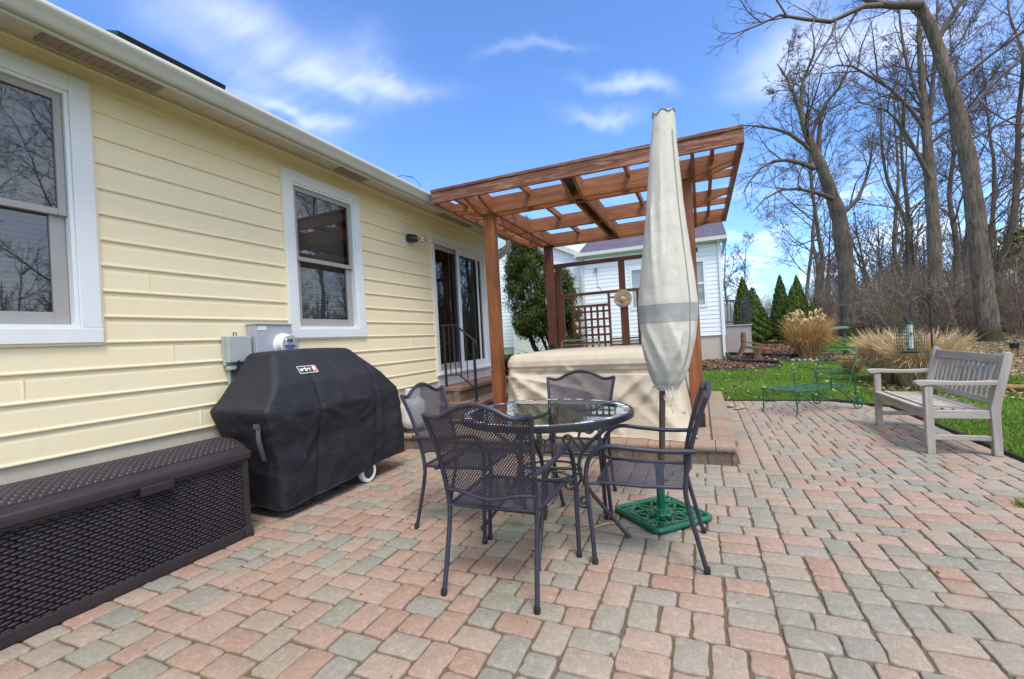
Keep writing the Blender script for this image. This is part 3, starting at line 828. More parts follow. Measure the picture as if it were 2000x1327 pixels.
# windows
def window(y0, y1, z0, z1, curtain=False):
    T = .105
    fr = MB()
    xo = WX + .03
    fr.box(WX - .03, xo, y0, y0 + T, z0 + T - .015, z1); fr.box(WX - .03, xo, y1 - T, y1, z0 + T - .015, z1)
    fr.box(WX - .03, xo - .002, y0 + T, y1 - T, z1 - T, z1 - .001); fr.box(WX - .03, xo + .002, y0 - .004, y1 + .004, z0, z0 + T - .015)
    # inner brickmould step
    a, b, c, d = y0 + T, y1 - T, z0 + T - .015, z1 - T
    for q in ((a, a + .022, c, d), (b - .022, b, c, d)): fr.box(WX - .05, xo - .012, q[0], q[1], q[2], q[3])
    fr.box(WX - .05, xo - .0125, a + .022, b - .022, d - .022, d); fr.box(WX - .05, xo - .0125, a + .022, b - .022, c, c + .022)
    fo = fr.build('window', M_trim, house, bevel=.004)
    a += .022; b -= .022; c += .022; d -= .022; mz = c + (d - c) * .485
    def sash(z_0, z_1, x1, st, bt, tp, nm):
        m_ = MB()
        m_.box(x1 - .03, x1, a + .003, a + st, z_0, z_1); m_.box(x1 - .03, x1, b - st, b - .003, z_0, z_1)
        m_.box(x1 - .03, x1 - .001, a + st, b - st, z_0, z_0 + bt); m_.box(x1 - .03, x1 - .001, a + st, b - st, z_1 - tp, z_1)
        m_.build('sash', M_sash, fo, bevel=.003)
        p_ = MB(); p_.add([(x1 - .016, a + st - .006, z_0 + bt - .006), (x1 - .016, b - st + .006, z_0 + bt - .006), (x1 - .016, b - st + .006, z_1 - tp + .006), (x1 - .016, a + st - .006, z_1 - tp + .006)], [(0, 1, 2, 3)])
        p_.build('pane', M_glass, fo)
    sash(mz - .02, d - .002, WX - .004, .042, .04, .04, 'u'); sash(c + .002, mz + .028, WX - .034, .075, .075, .045, 'l')
    bl = MB(); z = c + .02
    while z < d - .03:
        bl.beam((WX - .115, a + .012, z), (WX - .115, b - .012, z), .003, .027, up=(.55, 0, .83)); z += .030
    for yy in (a + .18, b - .18): bl.box(WX - .1005, WX - .0995, yy, yy + .002, c, d)
    bl.box(WX - .14, WX - .09, a + .01, b - .01, d - .035, d); bl.build('blind', M_blind, fo)
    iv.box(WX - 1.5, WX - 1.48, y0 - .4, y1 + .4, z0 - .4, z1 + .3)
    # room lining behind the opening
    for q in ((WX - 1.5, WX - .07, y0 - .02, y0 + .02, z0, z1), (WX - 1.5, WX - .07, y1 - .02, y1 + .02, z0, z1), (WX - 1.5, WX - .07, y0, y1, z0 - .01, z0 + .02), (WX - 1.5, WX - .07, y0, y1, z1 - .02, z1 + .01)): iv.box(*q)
    if curtain:
        cu = MB(); cu.grid(lambda u, v: (WX - .32 + .025 * math.sin(u * 40), b - .02 - u * .26, c + v * (d - c)), 40, 4); cu.build('curtain', M_curtain, fo, smooth=180)
window(*W1); window(*W2, True)
# sliding patio door
y0, y1, z0, z1 = DR
dr = MB(); T = .085; xo = WX + .028
dr.box(WX - .03, xo, y0, y0 + T, z0 + .03, z1); dr.box(WX - .03, xo, y1 - T, y1, z0 + .03, z1); dr.box(WX - .03, xo - .001, y0 + T, y1 - T, z1 - T, z1 - .001)
dr.box(WX - .05, xo + .02, y0, y1, z0, z0 + .03); dr.box(WX - .05, xo - .004, y0 + T, y1 - T, z0 + .03, z0 + .055)
for k in range(3): dr.box(WX - .04, xo - .008 - .004 * k, y0 + T, y1 - T, z1 - T - .018 * (k + 1), z1 - T - .018 * k - .003)
do = dr.build('sliding_door', M_trim, house, bevel=.003)
kk = MB(); kk.box(WX - .03, WX + .012, y0 + .02, y1 - .02, .64, z0 - .001); kk.build('kickboard', M_kick, do)
a, b, c, d = y0 + T, y1 - T, z0 + .055, z1 - T - .055; mid = a + (b - a) * .47
def panel(q0, q1, x1, fix):
    m_ = MB(); st_ = .055
    m_.box(x1 - .035, x1, q0, q0 + st_, c, d); m_.box(x1 - .035, x1, q1 - st_, q1, c, d); m_.box(x1 - .035, x1 - .001, q0 + st_, q1 - st_, c, c + .10); m_.box(x1 - .035, x1 - .001, q0 + st_, q1 - st_, d - .06, d)
    po = m_.build('door_panel', M_trim if not fix else M_sash, do, bevel=.003)
    p_ = MB(); xx = x1 - .018; p_.add([(xx, q0 + st_ - .005, c + .095), (xx, q1 - st_ + .005, c + .095), (xx, q1 - st_ + .005, d - .055), (xx, q0 + st_ - .005, d - .055)], [(0, 1, 2, 3)]); p_.build('pane', M_glass, do)
    return po
panel(a, mid + .03, WX - .045, True); panel(mid - .03, b, WX - .005, False)
# screen door frame and handle
m_ = MB(); m_.box(WX, WX + .018, mid - .085, mid - .045, c, d); m_.box(WX, WX + .018, b - .26, b - .225, c, d); m_.box(WX, WX + .017, mid - .045, b - .26, c, c + .04); m_.box(WX, WX + .017, mid - .045, b - .26, d - .03, d); m_.build('screen_frame', M_trim, do, bevel=.002)
m_ = MB(); m_.box(WX + .018, WX + .045, mid - .075, mid - .055, 1.78, 1.93); m_.build('door_handle', M_trim, do, bevel=.006)
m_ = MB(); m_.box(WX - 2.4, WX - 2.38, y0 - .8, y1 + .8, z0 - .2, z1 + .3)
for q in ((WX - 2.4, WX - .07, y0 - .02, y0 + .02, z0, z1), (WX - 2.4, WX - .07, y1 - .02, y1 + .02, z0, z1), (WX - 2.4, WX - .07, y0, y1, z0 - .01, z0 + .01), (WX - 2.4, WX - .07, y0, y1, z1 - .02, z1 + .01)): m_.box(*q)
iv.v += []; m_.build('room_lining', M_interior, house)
cu = MB(); cu.grid(lambda u, v: (WX - .16 + .02 * math.sin(u * 60), mid + .06 + u * .34, c + v * (d - c)), 50, 4); cu.build('curtain', M_curtain, do, smooth=180)
iv.build('room_lining', M_interior, house)

# ---- things on the wall
DM = -.10
em = thing('electric_meter', 'grey electric meter cabinet with round glass meter on yellow wall', 'meter', (WX + .02, 2.76, 1.2))
m_ = MB(); m_.box(WX + .012, WX + .125, 2.70 + DM, 3.055 + DM, 1.02, 1.50); m_.box(WX + .010, WX + .135, 2.695 + DM, 3.06 + DM, 1.50, 1.512); enc = m_.build('cabinet', M_grey_enc, em, bevel=.004)
m_ = MB(); m_.box(WX + .1255, WX + .127, 2.715 + DM, 2.80 + DM, 1.455, 1.49); m_.build('sticker', M_label, enc)
m_ = MB(); cy_, cz_ = 2.955 + DM, 1.325
m_.lathe([(.001, .124), (.100, .124), (.102, .134), (.092, .142), (.088, .15), (.088, .20), (.078, .21), (.001, .21)], 36, (WX, cy_, cz_), 'x'); mo = m_.build('meter_socket', M_white, em, smooth=40)
m_ = MB(); m_.lathe([(.078, .2105), (.080, .232), (.066, .246), (.001, .252)], 32, (WX, cy_, cz_), 'x'); m_.build('glass_dome', M_clear, mo, smooth=60)
m_ = MB(); m_.box(WX + .2105, WX + .214, cy_ - .05, cy_ + .05, cz_ - .022, cz_ - .002); m_.box(WX + .2105, WX + .2135, cy_ - .035, cy_ + .03, cz_ - .036, cz_ - .029); m_.build('blue_plate', M_blue, mo)
m_ = MB(); m_.box(WX + .2105, WX + .215, cy_ - .03, cy_ + .03, cz_ + .018, cz_ + .05); m_.build('display', M_lcd, mo)
ub = thing('utility_box', 'small grey plastic telephone box with black latch left of the meter', 'utility box', (WX + .02, 2.445, 1.2))
m_ = MB(); m_.box(WX + .015, WX + .045, 2.380, 2.590, 1.175, 1.415); m_.box(WX + .045, WX + .095, 2.385, 2.585, 1.20, 1.41); m_.box(WX + .02, WX + .08, 2.395, 2.575, 1.14, 1.176); m_.build('housing', M_grey_pl, ub, bevel=.008)
m_ = MB(); m_.box(WX + .08, WX + .104, 2.450, 2.467, 1.12, 1.215); m_.box(WX + .05, WX + .0805, 2.435, 2.485, 1.115, 1.15); m_.build('latch', M_bplastic, ub)
m_ = MB(); m_.tube([(WX + .03, 2.475, 1.415), (WX + .03, 2.475, 1.44), (WX + .03, 2.500, 1.44), (WX + .03, 2.500, 1.415)], .004, 6); m_.build('staple', M_bplastic, ub)
m_ = MB(); m_.tube([(WX + .035, 2.420, 1.15), (WX + .035, 2.420, .1)], .013, 8); m_.build('conduit', M_grey_pl, ub, smooth=40)

fl = thing('wall_light', 'black wall floodlight with two clear bulbs beside the sliding door', 'light', (WX + .02, 5.0, 2.62))
m_ = MB(); m_.box(WX + .012, WX + .028, 4.88, 5.01, 2.565, 2.695); m_.build('mounting_plate', M_label, fl, bevel=.01)
m_ = MB(); m_.tube([(WX + .03, 4.925, 2.66), (WX + .07, 4.935, 2.655), (WX + .115, 4.955, 2.645), (WX + .15, 4.975, 2.64)], [.055, .058, .055, .042], 16); m_.build('socket', M_black, fl, smooth=40)
for (px_, py_, pz_) in ((WX + .19, 5.01, 2.635), (WX + .225, 5.14, 2.635)):
    m_ = MB(); m_.lathe([(.012, -.045), (.026, -.03), (.044, -.005), (.052, .02), (.046, .042), (.028, .056), (.001, .06)], 20, (px_, py_, pz_), 'x'); m_.lathe([(.014, -.06), (.014, -.04)], 12, (px_, py_, pz_), 'x')
    m_.tube([(WX + .06, py_ - .03, pz_ + .01), (px_ - .06, py_, pz_)], .012, 8); m_.build('bulb', M_clear, fl, smooth=60)

hr = thing('handrail', 'black iron handrail with balusters on the brick door steps', 'handrail', (-3.15, 5.62, .42))
yh = 5.60
m_ = MB(); m_.box(-3.425, -3.40, yh - .0125, yh + .0125, .63, 1.52); m_.build('post', M_black, hr)
m_ = MB(); m_.box(-2.955, -2.925, yh - .015, yh + .015, .42, 1.27); m_.lathe([(.04, .418), (.04, .426), (.024, .434)], 12, (-2.94, yh, 0)); m_.build('post', M_black, hr)
m_ = MB(); m_.tube([(-3.47, yh, 1.515), (-3.22, yh, 1.515), (-2.91, yh, 1.265), (-2.895, yh, 1.245), (-2.905, yh, 1.215), (-2.935, yh, 1.20)], .0145, 8); m_.build('rail', M_black, hr, smooth=40)
m_ = MB(); m_.beam((-3.41, yh, .80), (-3.20, yh, .80), .02, .014); m_.beam((-3.20, yh, .80), (-2.94, yh, .60), .02, .014); m_.build('lower_rail', M_black, hr)
for xx in (-3.33, -3.245, -3.16, -3.06):
    zl = .80 if xx < -3.2 else .80 - (xx + 3.2) * .77; zt = 1.51 if xx < -3.22 else 1.51 - (xx + 3.22) * .806
    m_ = MB(); m_.box(xx - .006, xx + .006, yh - .006, yh + .006, zl, zt); m_.build('baluster', M_black, hr)

# ------------------------------------------------------------------ pergola
ZT = 2.98
pg = thing('pergola', 'reddish brown stained timber pergola with arched rafters over the covered tub', 'pergola', (-1.28, 6.6, PZ))
PXL, PXR, PYF, PYB = -2.49, -.08, 5.40, 7.86
ph = .07
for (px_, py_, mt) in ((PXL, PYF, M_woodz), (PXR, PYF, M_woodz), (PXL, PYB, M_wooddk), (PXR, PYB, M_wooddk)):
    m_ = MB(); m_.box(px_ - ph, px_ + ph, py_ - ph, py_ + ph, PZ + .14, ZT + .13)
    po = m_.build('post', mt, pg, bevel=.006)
    m_ = MB(); m_.box(px_ - ph - .005, px_ + ph + .005, py_ - ph - .005, py_ + ph + .005, PZ, PZ + .15); m_.build('post_base', M_black, po)
x0, x1, ya, yb = -3.0, .47, 4.80, 8.22; zt = 3.13
def arch(mb, A, B, h, zb, w_, axis, ends=.52, lift=.112):
    """beam from A to B whose undersides sweep up towards both ends"""
    n = 8; L = B - A; poly = [(A, zb + h), (A, zb + lift)]
    for k in range(1, n + 1):
        t = k / n; poly.append((A + ends * t, zb + lift * (1 - math.sin(t * PI / 2) ** 1.6)))
    for k in range(n, -1, -1):
        t = k / n; poly.append((B - ends * t, zb + lift * (1 - math.sin(t * PI / 2) ** 1.6)))
    poly.append((B, zb + h)); return poly
def xbeam(y, w_, zb, h, A, B, arched=True, mt=None, nm='beam'):
    m_ = MB(); p_ = arch(m_, A, B, h, zb, w_, 'x') if arched else [(A, zb), (B, zb), (B, zb + h), (A, zb + h)]
    m_.extrude(p_, (0, y - w_ / 2, 0), (1, 0, 0), (0, 0, 1), (0, w_, 0)); return m_.build(nm, mt or M_woodx, pg, bevel=.003)
def ybeam(x, w_, zb, h, A, B, arched=True, mt=None, nm='rafter'):
    m_ = MB(); p_ = arch(m_, A, B, h, zb, w_, 'y') if arched else [(A, zb), (B, zb), (B, zb + h), (A, zb + h)]
    m_.extrude(p_, (x + w_ / 2, 0, 0), (0, 1, 0), (0, 0, 1), (-w_, 0, 0)); return m_.build(nm, mt or M_woody, pg, bevel=.003)
W4 = .038
# fascia frame
xbeam(ya + W4 / 2, W4, zt - .135, .135, x0, x1, False, M_fascia, 'fascia_board'); xbeam(yb - W4 / 2, W4, zt - .125, .125, x0, x1, False, M_woodx, 'fascia_board')
ybeam(x0 + W4 / 2, W4, zt - .135, .135, ya + W4, yb - W4, False, M_woody, 'fascia_board'); ybeam(x1 - W4 / 2, W4, zt - .135, .135, ya + W4, yb - W4, False, M_woody, 'fascia_board')
m_ = MB(); m_.box(x0, x1, ya - .012, ya + .085, zt, zt + .035); m_.build('fascia_cap', M_fascia, pg, bevel=.004)
# carrying beams either side of the posts, along X, and along Y
for py_ in (PYF, PYB):
    for s_ in (-1, 1): xbeam(py_ + s_ * (ph + W4 / 2 + .001), W4, ZT - .075, .208, x0 + W4, x1 - W4, True)
for px_ in (PXL, PXR):
    for s_ in (-1, 1): ybeam(px_ + s_ * (ph + W4 / 2 + .001), W4, ZT - .073, .204, ya + W4, yb - W4, True)
ymid = (PYF + PYB) / 2
xbeam(ymid, W4, ZT - .07, .20, x0 + W4, x1 - W4, True)
# dark boxed centre beam
xm = (PXL + PXR) / 2
m_ = MB()
for s_ in (-1, 1): m_.extrude(arch(m_, ya + W4, yb - W4, .21, ZT - .068, W4, 'y'), (xm + s_ * .065 + W4 / 2, 0, 0), (0, 1, 0), (0, 0, 1), (-W4, 0, 0))
m_.build('centre_beam', M_woody, pg, bevel=.003)
m_ = MB(); m_.box(xm - .046, xm + .046, ya + W4, yb - W4, ZT + .02, ZT + .10); m_.build('centre_board', plain('black_stained_board', (.012, .008, .007), .7), pg)
# light purlins
for yy in (5.95, 7.2, 8.0):
    if abs(yy - PYF) > .2: xbeam(yy, W4, zt - .085, .085, x0 + W4, x1 - W4, False, None, 'purlin')
for xx in (-2.76, -1.88, -.67, .20):
    ybeam(xx, W4 - .002, zt - .087, .087, ya + W4, yb - W4, False, None, 'purlin')
m_ = MB(); m_.box(PXL - .05, PXL + .04, PYB - ph - .02, PYB - ph - .001, 1.03, 1.075); m_.box(PXL - .055, PXL + .045, PYB - ph - .008, PYB - ph - .0005, .98, 1.13); m_.build('post_plate', M_black, pg)

# trellis screen
TY = 8.12
tr = thing('trellis_screen', 'brown timber trellis screen with square lattice panels behind the pergola', 'trellis', (-1.25, TY, PZ))
TP = (-2.40, -1.24, -.08)
for xx in TP:
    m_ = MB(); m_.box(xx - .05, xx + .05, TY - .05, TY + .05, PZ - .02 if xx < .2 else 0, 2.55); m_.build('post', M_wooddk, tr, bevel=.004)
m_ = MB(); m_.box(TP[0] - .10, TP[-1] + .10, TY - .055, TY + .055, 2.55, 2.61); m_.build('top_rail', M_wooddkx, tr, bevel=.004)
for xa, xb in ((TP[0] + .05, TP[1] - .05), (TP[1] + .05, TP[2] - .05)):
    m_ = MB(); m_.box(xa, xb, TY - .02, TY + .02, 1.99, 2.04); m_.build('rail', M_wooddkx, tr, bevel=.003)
    m_ = MB(); m_.box(xa, xa + .03, TY - .045, TY + .02, PZ, 2.04); m_.build('stile', M_wooddk, tr, bevel=.003)
    sa, sb = xa + .20, xb - .20
    for q in (sa, sb):
        m_ = MB(); m_.box(q - .02, q + .02, TY - .022, TY + .018, .45, 1.99); m_.build('stile', M_wooddk, tr, bevel=.003)
    m_ = MB(); m_.box(sa + .02, sb - .02, TY - .02, TY + .016, 1.77, 1.815); m_.build('rail', M_wooddkx, tr, bevel=.003)
    for zz in (1.16, 1.05, 1.90):
        for q0, q1 in ([(xa + .03, sa - .02), (sb + .02, xb)] if zz < 1.5 else [(sb + .02, xb)]):
            m_ = MB(); m_.box(q0, q1, TY - .016, TY + .012, zz, zz + .028); m_.build('short_rail', M_wooddkx, tr)
    lw = MB(); nx_ = 5; wd = (sb - sa - .04)
    for k in range(nx_):
        q = sa + .02 + wd * (k + .75) / (nx_ + .5); lw.box(q - .019, q + .019, TY - .014, TY + .001, .45, 1.77)
    z = .53
    while z < 1.75: lw.box(sa + .02, sb - .02, TY - .001, TY + .012, z, z + .036); z += .142
    lw.build('lattice_panel', M_wooddk, tr)
m_ = MB(); m_.tube(spline([(-1.62, TY, 2.04), (-1.63, TY, 2.09), (-1.66, TY - .01, 2.10), (-1.665, TY - .01, 2.13)], 3), .005, 6); m_.build('wire_hook', M_black, tr)
# sun plaque hanging on the middle trellis post
sp = thing('sun_plaque', 'round cast stone plaque with a smiling sun face hanging on the trellis post', 'plaque', (-1.24, TY - .07, 1.87))
m_ = MB(); c_ = (-1.235, TY - .052, 1.87)
m_.lathe([(.001, .002), (.155, .002), (.158, -.012), (.150, -.026), (.140, -.022), (.001, -.020)], 40, c_, 'y')
body = m_.build('disc', M_stone, sp, smooth=40)
m_ = MB(); yy = c_[1] - .022
for k in range(15):                                   # wavy rays round the face
    a = PI * (-.06 + 1.12 * k / 14); pts = []
    for q in range(6):
        t = q / 5; r_ = .060 + .075 * t; aa = a + .10 * math.sin(t * 6.3); pts.append((c_[0] + r_ * math.cos(aa), yy - .003, c_[2] + r_ * math.sin(aa) * .98 - .005))
    m_.tube(pts, [.0085, .0085, .0075, .006, .0045, .002], 6)
m_.lathe([(.001, -.034), (.02, -.033), (.04, -.024), (.054, -.008), (.058, 0)], 24, (c_[0], yy, c_[2] - .015), 'y')   # cheeks
for s_ in (-1, 1):
    m_.lathe([(.001, -.012), (.006, -.009), (.009, 0)], 10, (c_[0] + s_ * .02, yy - .028, c_[2] + .002), 'y')
    m_.lathe([(.001, -.010), (.01, -.007), (.016, 0)], 12, (c_[0] + s_ * .028, yy - .022, c_[2] - .024), 'y')
m_.tube([(c_[0], yy - .03, c_[2] + .012), (c_[0], yy - .044, c_[2] - .016)], [.004, .008], 6)
m_.tube(spline([(c_[0] - .026, yy - .026, c_[2] - .034), (c_[0], yy - .034, c_[2] - .044), (c_[0] + .026, yy - .026, c_[2] - .034)], 4), .004, 6)
for zz, ww in ((-.085, .10), (-.105, .085), (-.122, .06)):                # clouds under the face
    m_.tube(spline([(c_[0] - ww, yy - .004, c_[2] + zz + .012), (c_[0] - ww * .5, yy - .007, c_[2] + zz - .006), (c_[0], yy - .007, c_[2] + zz + .008), (c_[0] + ww * .5, yy - .007, c_[2] + zz - .006), (c_[0] + ww, yy - .004, c_[2] + zz + .012)], 4), .009, 6)
m_.build('sun_face', M_stone, sp, smooth=60)

# ------------------------------------------------------------------ fabric loft helper
def rrect(a, n, x0, x1, y0, y1, r):
    """point number a (0..1) along a rounded rectangle"""
    L = [(x1 - x0) - 2 * r, PI * r / 2, (y1 - y0) - 2 * r, PI * r / 2] * 2; tot = sum(L); d = (a % 1) * tot
    cs = [(x0 + r, y0), (x1 - r, y0 + r), (x1, y0 + r), (x1 - r, y1 - r), (x1 - r, y1), (x0 + r, y1 - r), (x0, y1 - r), (x0 + r, y0 + r)]
    for i, l in enumerate(L):
        if d <= l or i == 7:
            if i == 0: return (x0 + r + d, y0), (0, -1)
            if i == 2: return (x1, y0 + r + d), (1, 0)
            if i == 4: return (x1 - r - d, y1), (0, 1)
            if i == 6: return (x0, y1 - r - d), (-1, 0)
            k = d / r; cx_, cy_ = cs[i]; base = {1: -PI / 2, 3: 0, 5: PI / 2, 7: PI}[i]
            an = base + k; return (cx_ + r * math.cos(an), cy_ + r * math.sin(an)), (math.cos(an), math.sin(an))
        d -= l
def N3(x, y, z): return mnoise.noise(Vector((x, y, z)))

# covered hot tub: beige fabric cover
tc_ = thing('tub_cover', 'large beige fabric cover draped to the ground over a square tub under the pergola', 'cover', (-1.15, 5.8, PZ))
TAB = [(PZ + .004, -2.22, -.12, 4.70, 6.86, .16), (PZ + .10, -2.20, -.13, 4.74, 6.84, .16), (.55, -2.17, -.17, 4.80, 6.80, .14), (.84, -2.13, -.22, 4.82, 6.77, .12), (.93, -2.12, -.23, 4.79, 6.78, .10), (1.00, -2.12, -.23, 4.80, 6.78, .10), (1.05, -2.10, -.25, 4.83, 6.75, .10), (1.078, -2.07, -.28, 4.87, 6.72, .10)]
def crease(s, z, lines, A, w0=.022, w1=.10):
    """sum of one-sided fold ridges along short lines (s0,z0,s1,z1)"""
    f = 0.0
    for (s0, z0, s1, z1) in lines:
        dx_, dz_ = s1 - s0, z1 - z0; l2 = dx_ * dx_ + dz_ * dz_; t = ((s - s0) * dx_ + (z - z0) * dz_) / l2
        if t < -.25 or t > 1.25: continue
        d = ((s - s0) * dz_ - (z - z0) * dx_) / math.sqrt(l2); e = max(0.0, min(1.0, (t + .25) / .35)) * max(0.0, min(1.0, (1.25 - t) / .6))
        f += A * e * math.exp(-abs(d) / (w1 if d > 0 else w0))
    return f
TCL = [(-2.12, .92, -1.42, .46), (-2.12, .86, -1.72, .26), (-2.02, .84, -1.08, .64), (-1.32, .86, -.86, .36), (-.52, .86, -1.0, .42), (-.30, .88, -.70, .46), (-.24, .80, -.42, .24), (-1.75, .50, -1.36, .22), (-1.02, .5, -.80, .2), (-1.9, .6, -1.95, .2)]
def rdg(x, y, z): return 1 - 2 * abs(N3(x, y, z)) ** .8
def tub(u, v):
    z = PZ + .004 + v * (1.078 - PZ - .004); x0_, x1_, y0_, y1_, r_ = lerp_prof(z, TAB)
    (x, y), (nx, ny_) = rrect(u, 0, x0_, x1_, y0_, y1_, r_)
    low = max(0, (.93 - z) / .75) * (1 if ny_ < -.6 else .45)
    # diagonal drape folds hanging from the corners of the lid
    s = x if abs(ny_) > .7 else y
    f = .085 * low * (N3(s * 2.2 + z * 1.8, z * .9, 5) + .55 * N3(s * 5.5 - z * 3.2, z * 1.5, 9)) + .008 * N3(s * 9, z * 9, 3) * (1 if ny_ < -.6 else .3) + .022 * (1 if ny_ < -.6 else .3) * max(0, 1 - abs(z - .80) / .25) * N3(s * 7 - z * 9, z * 2, 6)
    f += low ** .7 * (.035 * rdg(s * 1.7 + z * 2.2, z * .7 + s * .4, 21) + .02 * rdg(s * 3.4 - z * 3.0, z * 1.2, 33) - .012)
    if ny_ < -.6: f += crease(s, z, TCL, .05) * min(1, max(0, (x + 2.12) / .12), max(0, (-.22 - x) / .12))
    for sx_ in (-1.55, -.75):
        e_ = abs((s - sx_) - (z - .9) * (.9 if sx_ < -1 else -.8)); f += .07 * low * max(0, 1 - e_ / .11) * (1 if abs(ny_) > .7 else 0)
    if .835 < z < .93: f -= .012
    sag = .02 * math.sin(s * 3.1) * low
    if v < .01: f += .02 + .025 * N3(s * 3, 2, 2)
    return (x + nx * f, y + ny_ * f, z + (sag if v > .01 else 0))
m_ = MB(); m_.grid(tub, 260, 90, closeu=True)
top = len(m_.v); ring = [m_.v[89 * 260 + k] for k in range(260)]; cx_, cy_ = -1.175, 5.8
for q in range(1, 9):
    t = 1 - q / 8
    for (x, y, z) in ring:
        X, Y = cx_ + (x - cx_) * t, cy_ + (y - cy_) * t; m_.v.append((X, Y, 1.078 + .018 * (1 - t ** 2) + .008 * N3(X * 3, Y * 3, 1) * (1 - t)))
for q in range(8):
    b0 = 89 * 260 if q == 0 else top + (q - 1) * 260; b1 = top + q * 260
    for k in range(260): l = (k + 1) % 260; m_.f.append((b0 + k, b0 + l, b1 + l, b1 + k)); m_.m.append(0); m_.a.append(0)
m_.build('canvas', M_canvas, tc_, smooth=180)
sm = MB(); pts = [tub(u, (.885 - PZ - .004) / (1.078 - PZ - .004)) for u in [i / 160 for i in range(160)]]; sm.tube([(p[0], p[1] - .001, p[2]) for p in pts], .004, 5, closed=True); sm.build('seam', plain('canvas_seam', (.30, .24, .17), .9), tc_, smooth=60)
ch = thing('cover_lifter', 'thin metal tube frame standing up behind the beige tub cover', 'lifter', (-1.75, 6.95, .6))
m_ = MB(); m_.tube(spline([(-2.06, 6.93, .5), (-2.06, 6.93, 1.10), (-2.04, 6.93, 1.175), (-1.98, 6.93, 1.19), (-1.54, 6.93, 1.19), (-1.48, 6.93, 1.175), (-1.46, 6.93, 1.10), (-1.46, 6.93, .5)], 4), .011, 8); m_.tube([(-2.06, 6.93, 1.12), (-1.46, 6.93, 1.12)], .008, 6); m_.build('tube_frame', M_chrome, ch, smooth=50)

# ------------------------------------------------------------------ closed umbrella in its cover
ubx, uby = -.31, 3.2
ld = Vector((.065, .027, 1)).normalized()             # lean
um = thing('patio_umbrella', 'tall closed patio umbrella in an ivory canvas cover with a grey band', 'umbrella', (ubx, uby, .03))
def up_(z): return Vector((ubx, uby, 0)) + Vector((.056, .022, 1)) * (z - .03) + Vector((0, 0, .03))
m_ = MB(); m_.tube([up_(.34), up_(1.2), up_(2.6)], .0205, 14); m_.build('pole', M_umpole, um, smooth=50)
UT = [(.86, .064), (.885, .072), (.92, .097), (1.0, .126), (1.1, .150), (1.2, .168), (1.33, .181), (1.45, .185), (1.6, .172), (1.78, .152), (2.13, .116), (2.43, .094), (2.65, .076), (2.74, .067)]
UW = None
UCL = [(4.15 * .17, 1.27, 4.75 * .17, 1.02), (5.35 * .17, 1.24, 4.95 * .17, .99), (4.85 * .17, 1.31, 5.5 * .17, 1.02), (3.8 * .17, 1.2, 4.2 * .17, 1.0), (5.8 * .17, 1.28, 5.6 * .17, 1.0), (4.1 * .17, 2.1, 4.45 * .17, 1.5), (5.15 * .17, 2.0, 5.4 * .17, 1.46), (4.55 * .17, 2.5, 4.65 * .17, 1.75), (4.9 * .17, 1.8, 4.7 * .17, 1.45)]
def usurf(a, z, extra=0.0):
    r_, = lerp_prof(z, UT); fl_ = max(0, min(1, (2.3 - z) / 1.2))
    f = fl_ * (.045 * math.sin(a * 3 + 1.2) + .03 * math.sin(a * 5 + z * 2.0)) + .022 * N3(math.cos(a) * 2, math.sin(a) * 2, z * 3) + .025 * max(0, (1.15 - z) / .3) * math.sin(a * 9 + z * 9) * .6 + .018 * N3(math.cos(a) * 5, math.sin(a) * 5, z * 7) + .03 * (1 - 2 * abs(N3(math.cos(a) * 3.3, math.sin(a) * 3.3, z * 1.3 + 5))) * fl_ + .016 * max(0, (1.25 - z) / .35) * (1 - 2 * abs(N3(math.cos(a) * 6, math.sin(a) * 6, z * 4)))
    aa = a % (2 * PI); r_ = r_ * (1 + f) + extra + crease(aa * .17, z, UCL, .022, .010, .035) * min(1, (2.6 - z) / .5 if z > 2.1 else 1) * min(1, (z - .86) / .08)
    c = up_(z); k = max(0, min(1, (2.5 - z) / 1.1)) * .03
    return (c.x + r_ * math.cos(a) * (1.02) + k * .92, c.y + r_ * math.sin(a) * .92 + k * .38, c.z)
def uband(z0_, z1_, nz, mt, nm, ex=0.0):
    m_ = MB(); m_.grid(lambda u, v: usurf(2 * PI * u, z0_ + v * (z1_ - z0_), ex), 96, nz, closeu=True)
    if z1_ > 2.7:
        c = up_(2.76); b = (nz - 1) * 96; i = len(m_.v); m_.v.append(tuple(c))
        for k in range(96): m_.f.append((b + k, b + (k + 1) % 96, i)); m_.m.append(0); m_.a.append(0)
    return m_.build(nm, mt, um, smooth=70)
uc = uband(.86, 1.318, 34, M_ucanvas, 'cover_skirt'); uband(1.318, 1.437, 8, M_uband, 'cover_band', .0015); uc2 = uband(1.437, 2.74, 70, M_ucanvas, 'cover_sleeve')
m_ = MB(); m_.tube([usurf(5.55 + .1 * math.sin(z * 1.5), z, .002) for z in [1.0 + i * .055 for i in range(30)]], .0045, 5); m_.build('zip', plain('zip_tape', (.30, .27, .22), .8), um, smooth=60)
m_ = MB(); m_.tube([usurf(2 * PI * k / 40, 2.738 + .012 * math.sin(k * .9), .002) for k in range(40)], .006, 5, closed=True); m_.build('top_hem', M_uband, um, smooth=60)
m_ = MB()
for (a, l) in ((3.9, .16), (5.2, .18), (4.6, .10)):
    b = Vector(usurf(a, .89, 0)); m_.tube(spline([b, b + Vector((.006, -.01, -.05)), b + Vector((-.008, -.004, -l * .7)), b + Vector((.004, 0, -l))], 4), .0035, 5)
m_.tube([up_(.885) + Vector((.058 * math.cos(k * .52), .058 * math.sin(k * .52), 0)) for k in range(12)], .004, 5, closed=True)
m_.build('drawstring', M_ucanvas, um, smooth=60)

